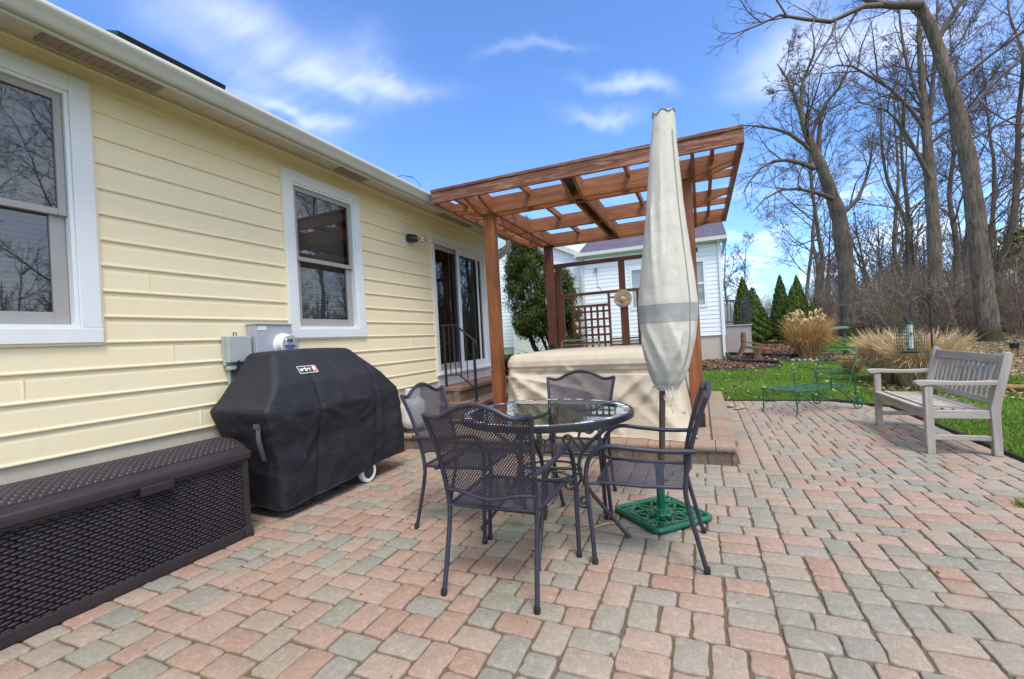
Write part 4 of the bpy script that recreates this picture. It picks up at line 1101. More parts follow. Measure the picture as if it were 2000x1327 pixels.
bs = thing('umbrella_base', 'square green cast iron umbrella stand with open scrollwork', 'umbrella stand', (ubx, uby, 0), PI / 4)
m_ = MB(); hs = .222
def circ(cx, cy, r, a0, a1, n=14): return [(cx + r * math.cos(a0 + (a1 - a0) * i / n), cy + r * math.sin(a0 + (a1 - a0) * i / n)) for i in range(n + 1)]
fr_ = []
for (sx_, sy_), a0 in (((1, -1), -PI / 2), ((1, 1), 0), ((-1, 1), PI / 2), ((-1, -1), PI)): fr_ += circ(sx_ * (hs - .035), sy_ * (hs - .035), .035, a0, a0 + PI / 2, 6)
m_.tube([(x, y, .024) for x, y in fr_], .019, 8, closed=True); m_.tube([(x * .93, y * .93, .012) for x, y in fr_], .012, 6, closed=True)
m_.build('rim', M_green, bs, world=False, smooth=50)
m_ = MB()
m_.lathe([(.001, 0), (.085, .0), (.088, .028), (.08, .038), (.055, .040), (.052, .052), (.036, .056), (.001, .056)], 8, (0, 0, 0)); m_.lathe([(.001, .03), (.05, .03), (.05, .052), (.034, .058), (.001, .058)], 24)
m_.build('hub', M_green, bs, world=False, smooth=30)
m_ = MB(); zc = .026; rr_ = .0095
oct_ = [(.205 * math.cos(PI / 8 + k * PI / 4), .205 * math.sin(PI / 8 + k * PI / 4)) for k in range(8)]
for k in range(8):
    a, b = oct_[k], oct_[(k + 1) % 8]; m_.beam((*a, zc), (*b, zc), .017, .022)
    c2 = oct_[(k + 3) % 8]; m_.beam((*a, zc - .001), (*c2, zc - .001), .015, .018)
for k in range(4):                                     # pairs of scrolls in the corners
    ca, sa = math.cos(k * PI / 2 + PI / 4), math.sin(k * PI / 2 + PI / 4)
    for s_ in (-1, 1):
        pts = []
        for i in range(22):
            t = i / 21; an = t * 1.55 * 2 * PI; r_ = .040 * (1 - .78 * t)
            lx, ly = .222 + r_ * math.cos(an + PI) * 1.1, s_ * (.046 + r_ * math.sin(an) * -1)
            pts.append((lx * ca - ly * sa, lx * sa + ly * ca, zc + .004))
        m_.tube(pts, rr_ * .85, 6)
m_.build('scrollwork', M_green, bs, world=False, smooth=40)
m_ = MB(); m_.tube([(0, 0, .05), (0, 0, .37)], .0275, 16); m_.lathe([(.034, .33), (.034, .36), (.028, .372)], 16); m_.tube([(0, -.02, .26), (0, -.06, .26)], .006, 6); m_.tube([(-.02, -.06, .26), (.02, -.06, .26)], .007, 6)
m_.build('socket_tube', M_green, bs, world=False, smooth=40)

# ------------------------------------------------------------------ round glass table
TX, TYY, TZ, TR = -.945, 2.745, .795, .54
tb = thing('patio_table', 'round glass topped table with mosaic edge and scrolled dark iron legs', 'table', (TX, TYY, 0), R(8))
m_ = MB(); m_.lathe([(TR, -.030), (TR + .008, -.026), (TR + .008, .004), (TR, .008), (TR - .012, .008), (TR - .012, -.03)], 96, (0, 0, TZ - .008)); 
# open ring: drop the two disc caps
m_.f = m_.f[:-2]; m_.m = m_.m[:-2]; m_.a = m_.a[:-2]
k0 = 5 * 96
for k in range(96): l = (k + 1) % 96; m_.f.append((k0 + k, k0 + l, l, k)); m_.m.append(0); m_.a.append(0)
m_.build('rim', M_black, tb, world=False, smooth=50)
m_ = MB(); m_.lathe([(.001, TZ - .0095), (TR - .013, TZ - .0095), (TR - .0128, TZ - .003), (.001, TZ - .003)], 96); m_.build('glass_top', M_tglass, tb, world=False)
# coloured glass mosaic band lying just under the glass
cols = [plain('mosaic_' + n_, c_, .18, var=.25, scale=30) for n_, c_ in (('purple', (.10, .05, .32)), ('orange', (.50, .16, .05)), ('clear', (.62, .66, .66)), ('green', (.16, .30, .26)), ('white', (.72, .74, .72)), ('brown', (.26, .17, .12)), ('slate', (.25, .26, .30)))]
m_ = MB(); k = 0; a = 0
while a < 2 * PI - .03:
    w_ = rng.uniform(.045, .11); w_ = min(w_, 2 * PI - a); m_.cm = rng.choice((0, 1, 2, 2, 3, 4, 4, 5, 6)); q = 3
    for (ra, rb) in ((TR - .052, TR - .015),):
        for i in range(q):
            b0 = a + .004 + (w_ - .008) * i / q; b1 = a + .004 + (w_ - .008) * (i + 1) / q
            vs = [(ra * math.cos(b0), ra * math.sin(b0), TZ - .002), (rb * math.cos(b0), rb * math.sin(b0), TZ - .002), (rb * math.cos(b1), rb * math.sin(b1), TZ - .002), (ra * math.cos(b1), ra * math.sin(b1), TZ - .002)]
            m_.add(vs, [(0, 1, 2, 3)])
    a += w_
m_.build('mosaic_band', cols, tb, world=False)
def spiral(c, r0, r1, a0, turns, n=26): return [(c[0] + (r0 + (r1 - r0) * i / n) * math.cos(a0 + turns * 2 * PI * i / n), c[1] + (r0 + (r1 - r0) * i / n) * math.sin(a0 + turns * 2 * PI * i / n)) for i in range(n + 1)]
LEG = [(.475, .012), (.44, .05), (.36, .15), (.27, .26), (.205, .37), (.195, .46), (.235, .55), (.33, .64), (.42, .71), (.475, .768)]
def legpart(k):
    ang = k * PI / 2; ca, sa = math.cos(ang), math.sin(ang)
    def w3(r, z, off=0.0): return (r * ca - off * sa, r * sa + off * ca, z)
    m_ = MB(); m_.tube([w3(r, z) for r, z, _ in [(p.x, p.y, 0) for p in spline([(a, b, 0) for a, b in LEG], 6)]], .0125, 10)
    m_.lathe([(.017, 0), (.017, .018), (.012, .026)], 12, w3(.472, 0)); lo = m_.build('leg', M_tiron, tb, world=False, smooth=50)
    s1 = [(.235, .56), (.20, .62), (.215, .675)] + spiral((.262, .675), .047, .010, PI, -1.45)
    m_ = MB(); m_.tube([w3(r, z) for r, z in s1], .0085, 8); m_.build('scroll', M_tiron, lo, world=False, smooth=50)
    s2 = [(.225, .53), (.19, .565), (.165, .60)] + spiral((.128, .60), .037, .008, 0, 1.4)
    m_ = MB(); m_.tube([w3(r, z) for r, z in s2], .0085, 8); m_.build('scroll', M_tiron, lo, world=False, smooth=50)
    s3 = [(.205, .36), (.175, .31), (.172, .25)] + spiral((.212, .215), .045, .010, PI * .9, 1.5)
    m_ = MB(); m_.tube([w3(r, z) for r, z in s3], .0085, 8); m_.build('scroll', M_tiron, lo, world=False, smooth=50)
    s4 = [(0.0, .40), (.08, .395), (.145, .37)] + spiral((.125, .325), .046, .010, PI / 2 - .4, -1.45)
    m_ = MB(); m_.tube([w3(r, z) for r, z in s4], .0085, 8); m_.build('scroll', M_tiron, lo, world=False, smooth=50)
for k in range(4): legpart(k)
m_ = MB(); m_.tube([(-.20, 0, .42), (.20, 0, .42)], .010, 8); m_.tube([(0, -.20, .425), (0, .20, .425)], .010, 8); m_.tube([(.205 * math.cos(k * PI / 16), .205 * math.sin(k * PI / 16), .41) for k in range(32)], .008, 8, closed=True); m_.build('stretcher', M_tiron, tb, world=False, smooth=50)

# ------------------------------------------------------------------ chairs
def chair(label):
    t = thing('patio_chair', label, 'chair', (0, 0, 0), 0, 'slate steel mesh chairs round the glass table')
    def T(nm, pts, r, n=10, mt=M_frame, par=None, feet=None):
        m_ = MB(); m_.tube(pts, r, n)
        return m_.build(nm, mt, par or t, world=False, smooth=50)
    for s_ in (-1, 1):
        rp = spline([(s_ * .248, -.285, 0), (s_ * .243, -.25, .15), (s_ * .24, -.212, .32), (s_ * .24, -.20, .43), (s_ * .248, -.222, .58), (s_ * .262, -.27, .76), (s_ * .285, -.325, .915)], 5)
        lo = T('rear_leg', rp, .0125)
        m_ = MB(); m_.lathe([(.016, 0), (.017, .02), (.014, .032)], 10, (s_ * .248, -.285, 0)); m_.build('foot_cap', M_black, lo, world=False, smooth=40)
        fp = spline([(s_ * .30, .285, 0), (s_ * .298, .295, .2), (s_ * .292, .312, .42), (s_ * .288, .305, .54), (s_ * .285, .262, .615), (s_ * .284, .19, .648), (s_ * .280, .06, .638), (s_ * .272, -.10, .628), (s_ * .268, -.265, .632)], 6)
        m_ = MB(); m_.tube(fp, .013, 10); lo = m_.build('front_leg', M_frame, t, world=False, smooth=50)
        m_ = MB(); m_.lathe([(.0165, 0), (.0175, .02), (.014, .032)], 10, (s_ * .30, .285, 0)); m_.build('foot_cap', M_black, lo, world=False, smooth=40)
    # seat
    sf_ = [(-.235, -.205, .43), (-.245, 0, .428), (-.252, .20, .436), (-.252, .262, .432), (.252, .262, .432), (.252, .20, .436), (.245, 0, .428), (.235, -.205, .43)]
    m_ = MB(); m_.tube(sf_, .0105, 8, closed=True); m_.tube([(-.252, .25, .432), (-.292, .305, .44)], .009, 8); m_.tube([(.252, .25, .432), (.292, .305, .44)], .009, 8); m_.build('seat_frame', M_frame, t, world=False, smooth=50)
    m_ = MB(); m_.grid(lambda u, v: ((u - .5) * 2 * (.235 + .017 * v), -.205 + .467 * v, .430 - .010 * math.sin(u * PI) * math.sin(v * PI)), 11, 11)
    so_ = m_.build('seat', M_mesh, t, world=False, smooth=180); set_uv(so_, lambda c, n_: (c.x, c.y))
    # back panel
    def side(z):
        tab = [(.43, .24, -.20), (.58, .248, -.222), (.76, .262, -.27), (.915, .285, -.325)]; return lerp_prof(z, tab)
    def topz(u): s = abs(u - .5) * 2; return .915 + (.052 * (.5 + .5 * math.cos(PI * min(1, s / .78))) - .016 * math.sin(PI * max(0, min(1, (s - .45) / .55))))
    def botz(u): s = abs(u - .5) * 2; return .512 - .030 * (.5 + .5 * math.cos(PI * min(1, s / .8)))
    def bp(u, v):
        z = botz(u) + (topz(u) - botz(u)) * v; hw_, yy = side(min(z, .93)); return ((u - .5) * 2 * hw_, yy - .022 * (1 - (2 * u - 1) ** 2), z)
    m_ = MB(); m_.grid(bp, 25, 15); bo = m_.build('backrest', M_mesh, t, world=False, smooth=180); set_uv(bo, lambda c, n_: (c.x, c.z * 1.03))
    T('top_rail', [bp(i / 24, 1) for i in range(25)], .0125, 10, M_frame); T('lower_rail', [bp(i / 24, 0) for i in range(25)], .0095, 8, M_frame)
    return t
lab = ['slate blue mesh chair in the foreground with its back to the viewer', 'slate blue mesh chair beside the umbrella, seen from its side', 'slate blue mesh chair between the covered grill and the table', 'slate blue mesh chair at the far side of the table facing the viewer']
c0 = chair(lab[0]); places = [(-1.005, 2.205, 0), (-.325, 2.745, PI / 2 + .03), (-1.60, 2.84, -PI / 2 + .05), (-.955, 3.345, PI - .02)]
for i, (x, y, rz_) in enumerate(places):
    c = c0 if i == 0 else copy_tree(c0)
    c.location = (x, y, 0); c.rotation_euler = (0, 0, rz_); c['label'] = lab[i]

# ------------------------------------------------------------------ resin deck box
dbx = thing('deck_box', 'long dark brown wicker pattern resin storage box against the yellow wall', 'storage box', (-3.2, 1.45, 0))
BX0, BX1, BY0, BY1 = -3.46, -2.955, .72, 2.165
def wick(a, b, pa, pb):
    """height 0..1 of a moulded wicker relief with staggered strands"""
    r_ = b / pb; ri = math.floor(r_); c_ = a / pa + .5 * (ri % 2)
    h = (abs(math.sin(PI * (c_ % 1))) ** .45) * (abs(math.sin(PI * (r_ % 1))) ** .6); return min(1, h * 1.25)
m_ = MB(); m_.box(BX0 + .01, BX1 - .028, BY0 + .03, BY1 - .03, .055, .535)
m_.grid(lambda u, v: (BX1 - .010 - .017 * (1 - wick(u * (BY1 - BY0 - .06), v * .48, .048, .0185)), BY0 + .03 + (BY1 - BY0 - .06) * u, .055 + .48 * v), 300, 157)
m_.build('body', M_resin, dbx)
m_ = MB()
for yy in (BY0, BY1 - .04): m_.box(BX1 - .05, BX1, yy, yy + .04, .03, .535); m_.box(BX0, BX0 + .05, yy, yy + .04, .03, .535)
m_.box(BX1 - .03, BX1 - .001, BY0 + .04, BY1 - .04, -.004, .062); m_.box(BX1 - .03, BX1 - .002, BY0 + .04, BY1 - .04, .515, .535); m_.box(BX0 + .05, BX1 - .05, BY1 - .03, BY1 - .005, .03, .535); m_.box(BX0 + .05, BX1 - .05, BY0 + .005, BY0 + .03, .03, .535)
m_.build('corner_frame', M_resin, dbx, bevel=.005)
for yy in (BY0 - .006, BY1 - .05):
    m_ = MB(); m_.extrude([(-.06, 0), (.012, 0), (.012, .03), (0, .075), (-.06, .075)], (BX1, yy, 0), (1, 0, 0), (0, 0, 1), (0, .056, 0)); m_.build('foot', M_resin, dbx, bevel=.004)
def lidz(t): return .598 + .075 * math.sin(PI * min(1, max(0, t)) ** .8)
m_ = MB(); n = 14
pr_ = [(BX1 + .014, .535), (BX1 + .016, .58), (BX1 + .008, .596)] + [(BX1 - .012 - (BX1 - BX0) * k / n, lidz(k / n)) for k in range(n + 1)] + [(BX0 - .005, .535)]
m_.extrude(pr_, (0, BY0 - .012, 0), (1, 0, 0), (0, 0, 1), (0, BY1 - BY0 + .024, 0)); lid = m_.build('lid', M_resin, dbx, bevel=.006, smooth=35)
m_ = MB(); m_.grid(lambda u, v: (BX1 - .04 - (BX1 - BX0 - .07) * u, BY0 + .03 + (BY1 - BY0 - .06) * v, lidz((.028 + (BX1 - BX0 - .07) * u) / (BX1 - BX0)) + .0015 + .009 * wick((BY1 - BY0 - .06) * v, (BX1 - BX0 - .07) * u, .036, .020)), 150, 300)
m_.build('lid_panel', M_resin, lid)
m_ = MB(); m_.extrude([(0, .545), (.030, .545), (.030, .50), (.022, .488), (0, .488)], (BX1 + .001, 1.50, 0), (1, 0, 0), (0, 0, 1), (0, .17, 0)); m_.build('handle', M_resin, lid, bevel=.006)
m_ = MB()
for q in range(4): m_.tube([(BX1 + .003, .9 + q * .36, .537), (BX1 + .006, .95 + q * .36, .5375)], .0025, 5)
m_.build('hinge_pin', M_chrome, lid)

# ------------------------------------------------------------------ covered grill
gl = thing('covered_grill', 'gas grill under a black fitted cover with a strap and one wheel showing', 'grill', (-3.14, 3.1, 0))
GT = [  # z, y0, y1, x0, x1, r
    (.06, 2.42, 3.89, -3.42, -2.93, .03), (.30, 2.38, 3.86, -3.43, -2.90, .03), (.60, 2.31, 3.80, -3.44, -2.872, .03), (.80, 2.235, 3.745, -3.44, -2.85, .03), (.845, 2.22, 3.73, -3.44, -2.85, .03), (.865, 2.235, 3.715, -3.438, -2.856, .035),
    (.93, 2.29, 3.65, -3.43, -2.866, .045), (1.02, 2.35, 3.565, -3.42, -2.885, .05), (1.10, 2.405, 3.49, -3.41, -2.945, .055), (1.18, 2.455, 3.425, -3.40, -3.015, .06), (1.25, 2.50, 3.37, -3.385, -3.075, .05), (1.268, 2.525, 3.345, -3.36, -3.10, .05)]
GCL = [(2.40, .82, 2.62, .25), (2.28, .85, 2.62, .62), (2.74, .80, 3.0, .72), (3.44, .86, 3.50, .30), (3.52, .82, 3.82, .42), (2.70, .62, 2.52, .40), (3.05, .84, 3.34, .78), (2.98, .5, 3.05, .12), (3.7, .6, 3.75, .2), (2.55, .5, 2.66, .1), (3.36, .7, 3.2, .62)]
def gsurf(u, z):
    y0_, y1_, x0_, x1_, r_ = lerp_prof(z, GT)
    (x, y), (nx, ny_) = rrect(u, 0, x0_, x1_, y0_, y1_, r_)
    hem = max(0, min(1, (.95 - z) / .7)); s = y if abs(nx) > .6 else x + 7
    f = .020 * hem * N3(s * 3.0, z * 1.1, 4) + .016 * hem * N3(s * 8, z * 2.2, 6) + .006 * N3(s * 5, z * 7, 2) + .013 * hem * (1 - 2 * abs(N3(s * 2.6 - z * 3, z * 3.0 + s, 14)) ** .8) + .012 * max(0, 1 - abs(z - .72) / .25) * N3(s * 11 + z * 6, z * 14, 5)
    for ys in (2.72, 3.40): f += -.010 * math.exp(-((y - ys) / .02) ** 2) * (1 if nx > .6 and z < 1.1 else 0)
    if nx > .6: f += .026 * max(0, 1 - abs(z - .80) / .22) * (.5 + .5 * math.sin((y - 2.2) * 3.4)) + .02 * hem * math.sin((y - 2.72) / .68 * PI) * (1 if 2.72 < y < 3.4 else -.5)
    if nx > .6: f += crease(y, z, GCL, .026, .014, .06) * hem ** .4
    rise = (.02 + .085 * max(0, min(1, (y - 2.5) / 1.2)) + .012 * N3(y * 3, x * 3, 8)) * max(0, 1 - (z - .06) / .3)
    return (x + nx * f, y + ny_ * f, z + rise)
NU, NV = 300, 100
m_ = MB(); m_.grid(lambda u, v: gsurf(u, .06 + v * (1.268 - .06)), NU, NV, closeu=True)
top = len(m_.v); ring = [m_.v[(NV - 1) * NU + k] for k in range(NU)]
for q in range(1, 6):
    t = 1 - q / 5
    for (x, y, z) in ring: m_.v.append((-3.225 + (x + 3.225) * t, 2.93 + (y - 2.93) * (t * .8 + .2 * t), z + .014 * (1 - t * t) + .006 * N3(y * 5, x * 5, 1)))
for q in range(5):
    b0 = (NV - 1) * NU if q == 0 else top + (q - 1) * NU; b1 = top + q * NU
    for k in range(NU): l = (k + 1) % NU; m_.f.append((b0 + k, b0 + l, b1 + l, b1 + k)); m_.m.append(0); m_.a.append(0)
cv = m_.build('cover', M_gcover, gl, smooth=180)
def ufront(y, z):
    """parameter of the front face point with the given y"""
    y0_, y1_, x0_, x1_, r_ = lerp_prof(z, GT); L = [(x1_ - x0_) - 2 * r_, PI * r_ / 2, (y1_ - y0_) - 2 * r_, PI * r_ / 2]; return (L[0] + L[1] + (y - y0_ - r_)) / (2 * sum(L))
def gfront(y, z, o=.0): p = Vector(gsurf(ufront(y, z), z)); return p + Vector((o, 0, 0))
m_ = MB()
for ys, ye in ((2.72, 2.60), (3.40, 3.30)):
    m_.tube([gfront(ys if z < 1.0 else ys + (ye - ys) * (z - 1.0) / .23, z, .002) for z in [.065 + .0485 * i for i in range(25)]], .0045, 5)
m_.tube([gsurf(i / 120, .856) for i in range(120)], .0035, 5, closed=True); m_.tube([gsurf(i / 120, .064) for i in range(120)], .006, 5, closed=True)
m_.build('seam', M_gseam, cv, smooth=60)
m_ = MB()
pt = [(-2.965, 2.28, .735), (-2.955, 2.255, .72), (-2.95, 2.25, .64), (-2.95, 2.27, .55), (-2.96, 2.295, .48)]
a_ = [Vector(p) for p in spline(pt, 5)]
for p, q in zip(a_[:-1], a_[1:]): m_.beam(p, q, .035, .004, up=(.25, -1, 0))
m_.box(-2.995, -2.94, 2.245, 2.275, .72, .755); m_.build('strap', plain('strap_webbing', (.085, .082, .085), .7), cv)
# badge: black plate, white border, lettering, red kettle emblem
bz, by = 1.108, 2.712
A = gfront(by - .005, bz - .03); B = gfront(by - .005, bz + .035); nrm = Vector((B - A)).cross(Vector((0, -1, 0))).normalized()
if nrm.x < 0: nrm = -nrm
tu = Vector((0, 1, 0)); tv = nrm.cross(tu).normalized()
if tv.z < 0: tv = -tv
ctr = gfront(by, bz) + nrm * .007
def bplate(mb, u0, u1, v0, v1, d): mb.add([ctr + tu * u0 + tv * v0 + nrm * d, ctr + tu * u1 + tv * v0 + nrm * d, ctr + tu * u1 + tv * v1 + nrm * d, ctr + tu * u0 + tv * v1 + nrm * d], [(0, 1, 2, 3)])
m_ = MB(); bplate(m_, -.092, .092, -.036, .036, .0); bd = m_.build('badge', M_badge_w, cv)
m_ = MB(); bplate(m_, -.087, .087, -.031, .031, .001); m_.build('badge_field', M_badge_k, bd)
m_ = MB(); bplate(m_, .040, .086, -.030, .030, .002); m_.build('emblem_field', M_badge_r, bd)
m_ = MB(); pts = [ctr + tu * (.063 + .015 * math.cos(k * PI / 12)) + tv * (.006 + .017 * math.sin(k * PI / 12)) + nrm * .003 for k in range(24)]; m_.add(pts, [tuple(range(24))])
for s_ in (-1, 1): bplate(m_, .063 + s_ * .010 - .002, .063 + s_ * .010 + .002, -.027, -.006, .003)
bplate(m_, .060, .066, .022, .026, .003); m_.build('emblem', M_badge_w, bd)
def text(name, s, size, o, ux, uv_, mat_, parent, off=.0, squash=1.0):
    cu = bpy.data.curves.new(name, 'FONT'); cu.body = s; cu.size = size; cu.align_x = 'CENTER'; cu.align_y = 'CENTER'; cu.offset = off
    tmp = bpy.data.objects.new(name, cu); COL.objects.link(tmp); bpy.context.view_layer.update()
    me = bpy.data.meshes.new_from_object(tmp.evaluated_get(bpy.context.evaluated_depsgraph_get())); bpy.data.objects.remove(tmp); 
    P0 = absloc(parent)
    for v in me.vertices: v.co = Vector(o) + ux * v.co.x * squash + uv_ * v.co.y - P0
    me.materials.clear(); me.materials.append(mat_); me.name = name
    ob = bpy.data.objects.new(name, me); COL.objects.link(ob); ob.parent = parent; return ob
text('lettering', 'weber', .060, ctr + tu * -.024 + tv * .002 + nrm * .0025, tu, tv, M_badge_w, bd, .0016, .70)
# wheel and caster
m_ = MB(); wc = (-2.955, 3.345, .102)
m_.lathe([(.066, -.022), (.096, -.024), (.102, -.014), (.102, .014), (.096, .024), (.066, .022)], 32, wc, 'x'); m_.f = m_.f[:-2]; m_.m = m_.m[:-2]; m_.a = m_.a[:-2]
wo_ = m_.build('wheel', M_white, gl, smooth=40)
m_ = MB(); m_.lathe([(.001, -.012), (.07, -.012), (.07, .008), (.001, .008)], 24, wc, 'x'); m_.lathe([(.001, .0), (.016, .0), (.016, .024), (.001, .024)], 14, wc, 'x')
for k in range(10): a = k * PI / 5; m_.beam((wc[0] + .01, wc[1] + .014 * math.cos(a), wc[2] + .014 * math.sin(a)), (wc[0] + .01, wc[1] + .068 * math.cos(a), wc[2] + .068 * math.sin(a)), .008, .012)
m_.build('wheel_hub', plain('dark_grey_plastic', (.06, .06, .06), .5), wo_)
m_ = MB()
for (xx, yy) in ((-3.05, 2.6), (-3.34, 2.6), (-3.34, 3.4)): m_.lathe([(.001, -.015), (.04, -.015), (.045, -.008), (.045, .008), (.04, .015), (.001, .015)], 16, (xx, yy, .045), 'x'); m_.box(xx - .02, xx + .02, yy - .02, yy + .02, .05, .14)
m_.box(-3.38, -2.97, 2.5, 3.55, .13, .17); m_.build('cart_base', M_bplastic, gl)

# white propane cylinder standing on the terrace behind the grill
pt_ = thing('propane_tank', 'white propane cylinder standing on the terrace behind the covered grill', 'gas cylinder', (-3.35, 4.68, PZ))
m_ = MB(); m_.lathe([(.001, .03), (.09, .04), (.135, .075), (.155, .13), (.157, .16), (.157, .30), (.154, .335), (.13, .39), (.08, .425), (.001, .435)], 32, (-3.35, 4.68, PZ)); m_.build('tank', M_white, pt_, smooth=60)
m_ = MB(); m_.lathe([(.105, 0), (.11, 0), (.11, .055), (.105, .055)], 24, (-3.35, 4.68, PZ)); m_.build('foot_ring', plain('dark_steel_ring', (.07, .06, .055), .7), pt_, smooth=40)
m_ = MB(); pp = circ(-3.35, 4.68, .095, .6, 2 * PI - .6, 24); m_.add([(x, y, PZ + .40) for x, y in pp] + [(x, y, PZ + .53) for x, y in pp], [(k, k + 1, 25 + k + 1, 25 + k) for k in range(24)]); m_.tube([(-3.35, 4.68, PZ + .42), (-3.35, 4.68, PZ + .50)], .022, 10); m_.build('collar', M_white, pt_, smooth=60)

# ------------------------------------------------------------------ teak bench (local: X depth, seat faces -X, Y length)
be = thing('garden_bench', 'weathered grey wooden bench with slatted back at the patio edge', 'bench', (2.1, 5.92, 0), R(0))
BL = 1.34; h2 = BL / 2
def bpart(nm, mt, *boxes, beams=(), bev=.005, par=None):
    m_ = MB()
    for b in boxes: m_.box(*b)
    for b in beams: m_.beam(*b[0], **b[1])
    return m_.build(nm, mt, par or be, world=False, bevel=bev)
for s_ in (-1, 1):
    y_ = s_ * (h2 - .03)
    bpart('front_leg', M_teakz, (-.245, -.185, y_ - .03, y_ + .03, 0, .62))
    m_ = MB(); prof = [(.215, 0), (.275, 0), (.272, .40), (.375, .885), (.36, .912), (.325, .912), (.31, .885), (.205, .42)]
    m_.extrude(prof, (0, y_ + .03, 0), (1, 0, 0), (0, 0, 1), (0, -.06, 0)); m_.build('rear_leg', M_teakz, be, world=False, bevel=.006)
    m_ = MB(); pr_ = [(-.30, .635), (-.31, .65), (-.30, .668), (-.265, .676), (-.15, .672), (0, .660), (.15, .66), (.262, .668), (.252, .625), (.10, .622), (-.10, .626), (-.19, .632), (-.26, .622)]
    m_.extrude(pr_, (0, y_ + .038, 0), (1, 0, 0), (0, 0, 1), (0, -.076, 0)); m_.build('armrest', M_teakx, be, world=False, bevel=.006)
    bpart('side_rail', M_teakx, (-.185, .21, y_ - .02, y_ + .02, .325, .40)); bpart('stretcher', M_teakx, (-.185, .215, y_ - .016, y_ + .016, .13, .175))
bpart('front_rail', M_teak, (-.232, -.20, -h2 + .06, h2 - .06, .315, .40)); bpart('rear_rail', M_teak, (.215, .245, -h2 + .06, h2 - .06, .325, .395))
for k in range(6):
    x = -.252 + k * .080; z = [.412, .418, .412, .404, .398, .396][k]
    bpart('seat_slat', M_teak, (x, x + .060, -h2 + (.0 if k == 0 else .0) + .062, h2 - .062, z - .020, z))
def bx(z): return .240 + (z - .40) * .212
m_ = MB(); m_.beam((bx(.84) + .012, -h2 + .06, .84), (bx(.84) + .012, h2 - .06, .84), .034, .085, up=(.2, 0, 1)); m_.build('top_rail', M_teak, be, world=False, bevel=.006)
m_ = MB(); m_.beam((bx(.47) + .012, -h2 + .06, .47), (bx(.47) + .012, h2 - .06, .47), .032, .05, up=(.2, 0, 1)); m_.build('lower_back_rail', M_teak, be, world=False, bevel=.005)
NS = 13
for k in range(NS):
    y_ = -h2 + .06 + (BL - .12) * (k + 1) / (NS + 1)
    m_ = MB(); m_.beam((bx(.49) + .01, y_, .49), (bx(.805) + .01, y_, .805), .042, .016, up=(1, 0, -.2)); m_.build('back_slat', M_teakz, be, world=False, bevel=.003)

# ------------------------------------------------------------------ green chaise (local: X from foot to head)
cz = thing('chaise_lounge', 'green wrought iron chaise lounge with raised back on the patio edge', 'chaise lounge', (.985, 7.30, 0), R(41))
def ct(nm, paths, r=.0095, n=8, par=None, closed=False):
    m_ = MB(); r *= .95
    for p in paths: m_.tube(p, r, n, closed=closed)
    return m_.build(nm, M_gpaint, par or cz, world=False, smooth=50)
CW2 = .27; zs = .335
ct('seat_frame', [[(-.04, -CW2, zs), (.98, -CW2, zs), (.98, CW2, zs), (-.04, CW2, zs)]], .011, 8, closed=True)
m_ = MB()
for k in range(7): y_ = -CW2 + .045 + (2 * CW2 - .09) * k / 6; m_.beam((-.04, y_, zs + .004), (.98, y_, zs + .004), .026, .004)
m_.build('seat_slats', M_gpaint, cz, world=False)
ct('back_frame', [spline([(.95, -CW2, zs), (1.02, -CW2, .46), (1.16, -CW2, .76), (1.19, -CW2 + .03, .845), (1.20, -CW2 + .08, .865), (1.20, CW2 - .08, .865), (1.19, CW2 - .03, .845), (1.16, CW2, .76), (1.02, CW2, .46), (.95, CW2, zs)], 4)], .010)
m_ = MB()
for k in range(6): t = (k + .7) / 6.4; x_ = .97 + .21 * t; z_ = .37 + .45 * t; m_.beam((x_, -CW2, z_), (x_, CW2, z_), .004, .014, up=(.35, 0, .9))
m_.build('back_slats', M_gpaint, cz, world=False)
for s_ in (-1, 1):
    y_ = s_ * (CW2 + .012)
    ct('armrest', [spline([(.62, y_, zs), (.62, y_, .50), (.64, y_, .575), (.70, y_, .60), (.92, y_, .575), (1.02, y_, .52), (1.07, y_, .40), (1.08, y_, .30), (1.09, y_, .10)], 5)], .0095)
    lo = ct('front_leg', [spline([(.0, s_ * CW2, zs), (-.03, s_ * CW2, .22), (-.02, s_ * CW2, .10), (-.05, s_ * CW2, .005)], 5)], .0095)
    ct('scroll', [[(x, s_ * CW2, z) for x, z in spiral((.065, .275), .042, .008, PI * .6, 1.3)], spline([(-.03, s_ * CW2, .17), (.08, s_ * CW2, .22), (.22, s_ * CW2, .30), (.30, s_ * CW2, zs)], 5)], .006, 6, lo)
    lo = ct('rear_leg', [spline([(.70, s_ * CW2, zs), (.84, s_ * CW2, .25), (.98, s_ * CW2, .14), (1.09, s_ * CW2, .10)], 5), [(.62, s_ * CW2, .30), (.62, s_ * CW2, zs)]], .008)
    ct('scroll', [[(x, s_ * CW2, z) for x, z in spiral((.80, .295), .03, .006, 0, 1.3)], [(x, s_ * CW2, z) for x, z in spiral((.93, .245), .035, .006, 1, 1.3)]], .005, 6, lo)
    m_ = MB(); wy = s_ * (CW2 + .035); m_.tube([(1.09 + .095 * math.cos(k * PI / 14), wy, .10 + .095 * math.sin(k * PI / 14)) for k in range(28)], .0085, 6, closed=True)
    for k in range(6): a = k * PI / 3 + .3; m_.tube([(1.09, wy, .10), (1.09 + .09 * math.cos(a), wy, .10 + .09 * math.sin(a))], .005, 5)
    m_.lathe([(.001, -.02), (.016, -.02), (.016, .02), (.001, .02)], 10, (1.09, wy, .10), 'y'); m_.build('wheel', M_gpaint, cz, world=False, smooth=50)
ct('axle', [[(1.09, -CW2 - .04, .10), (1.09, CW2 + .04, .10)]], .008)

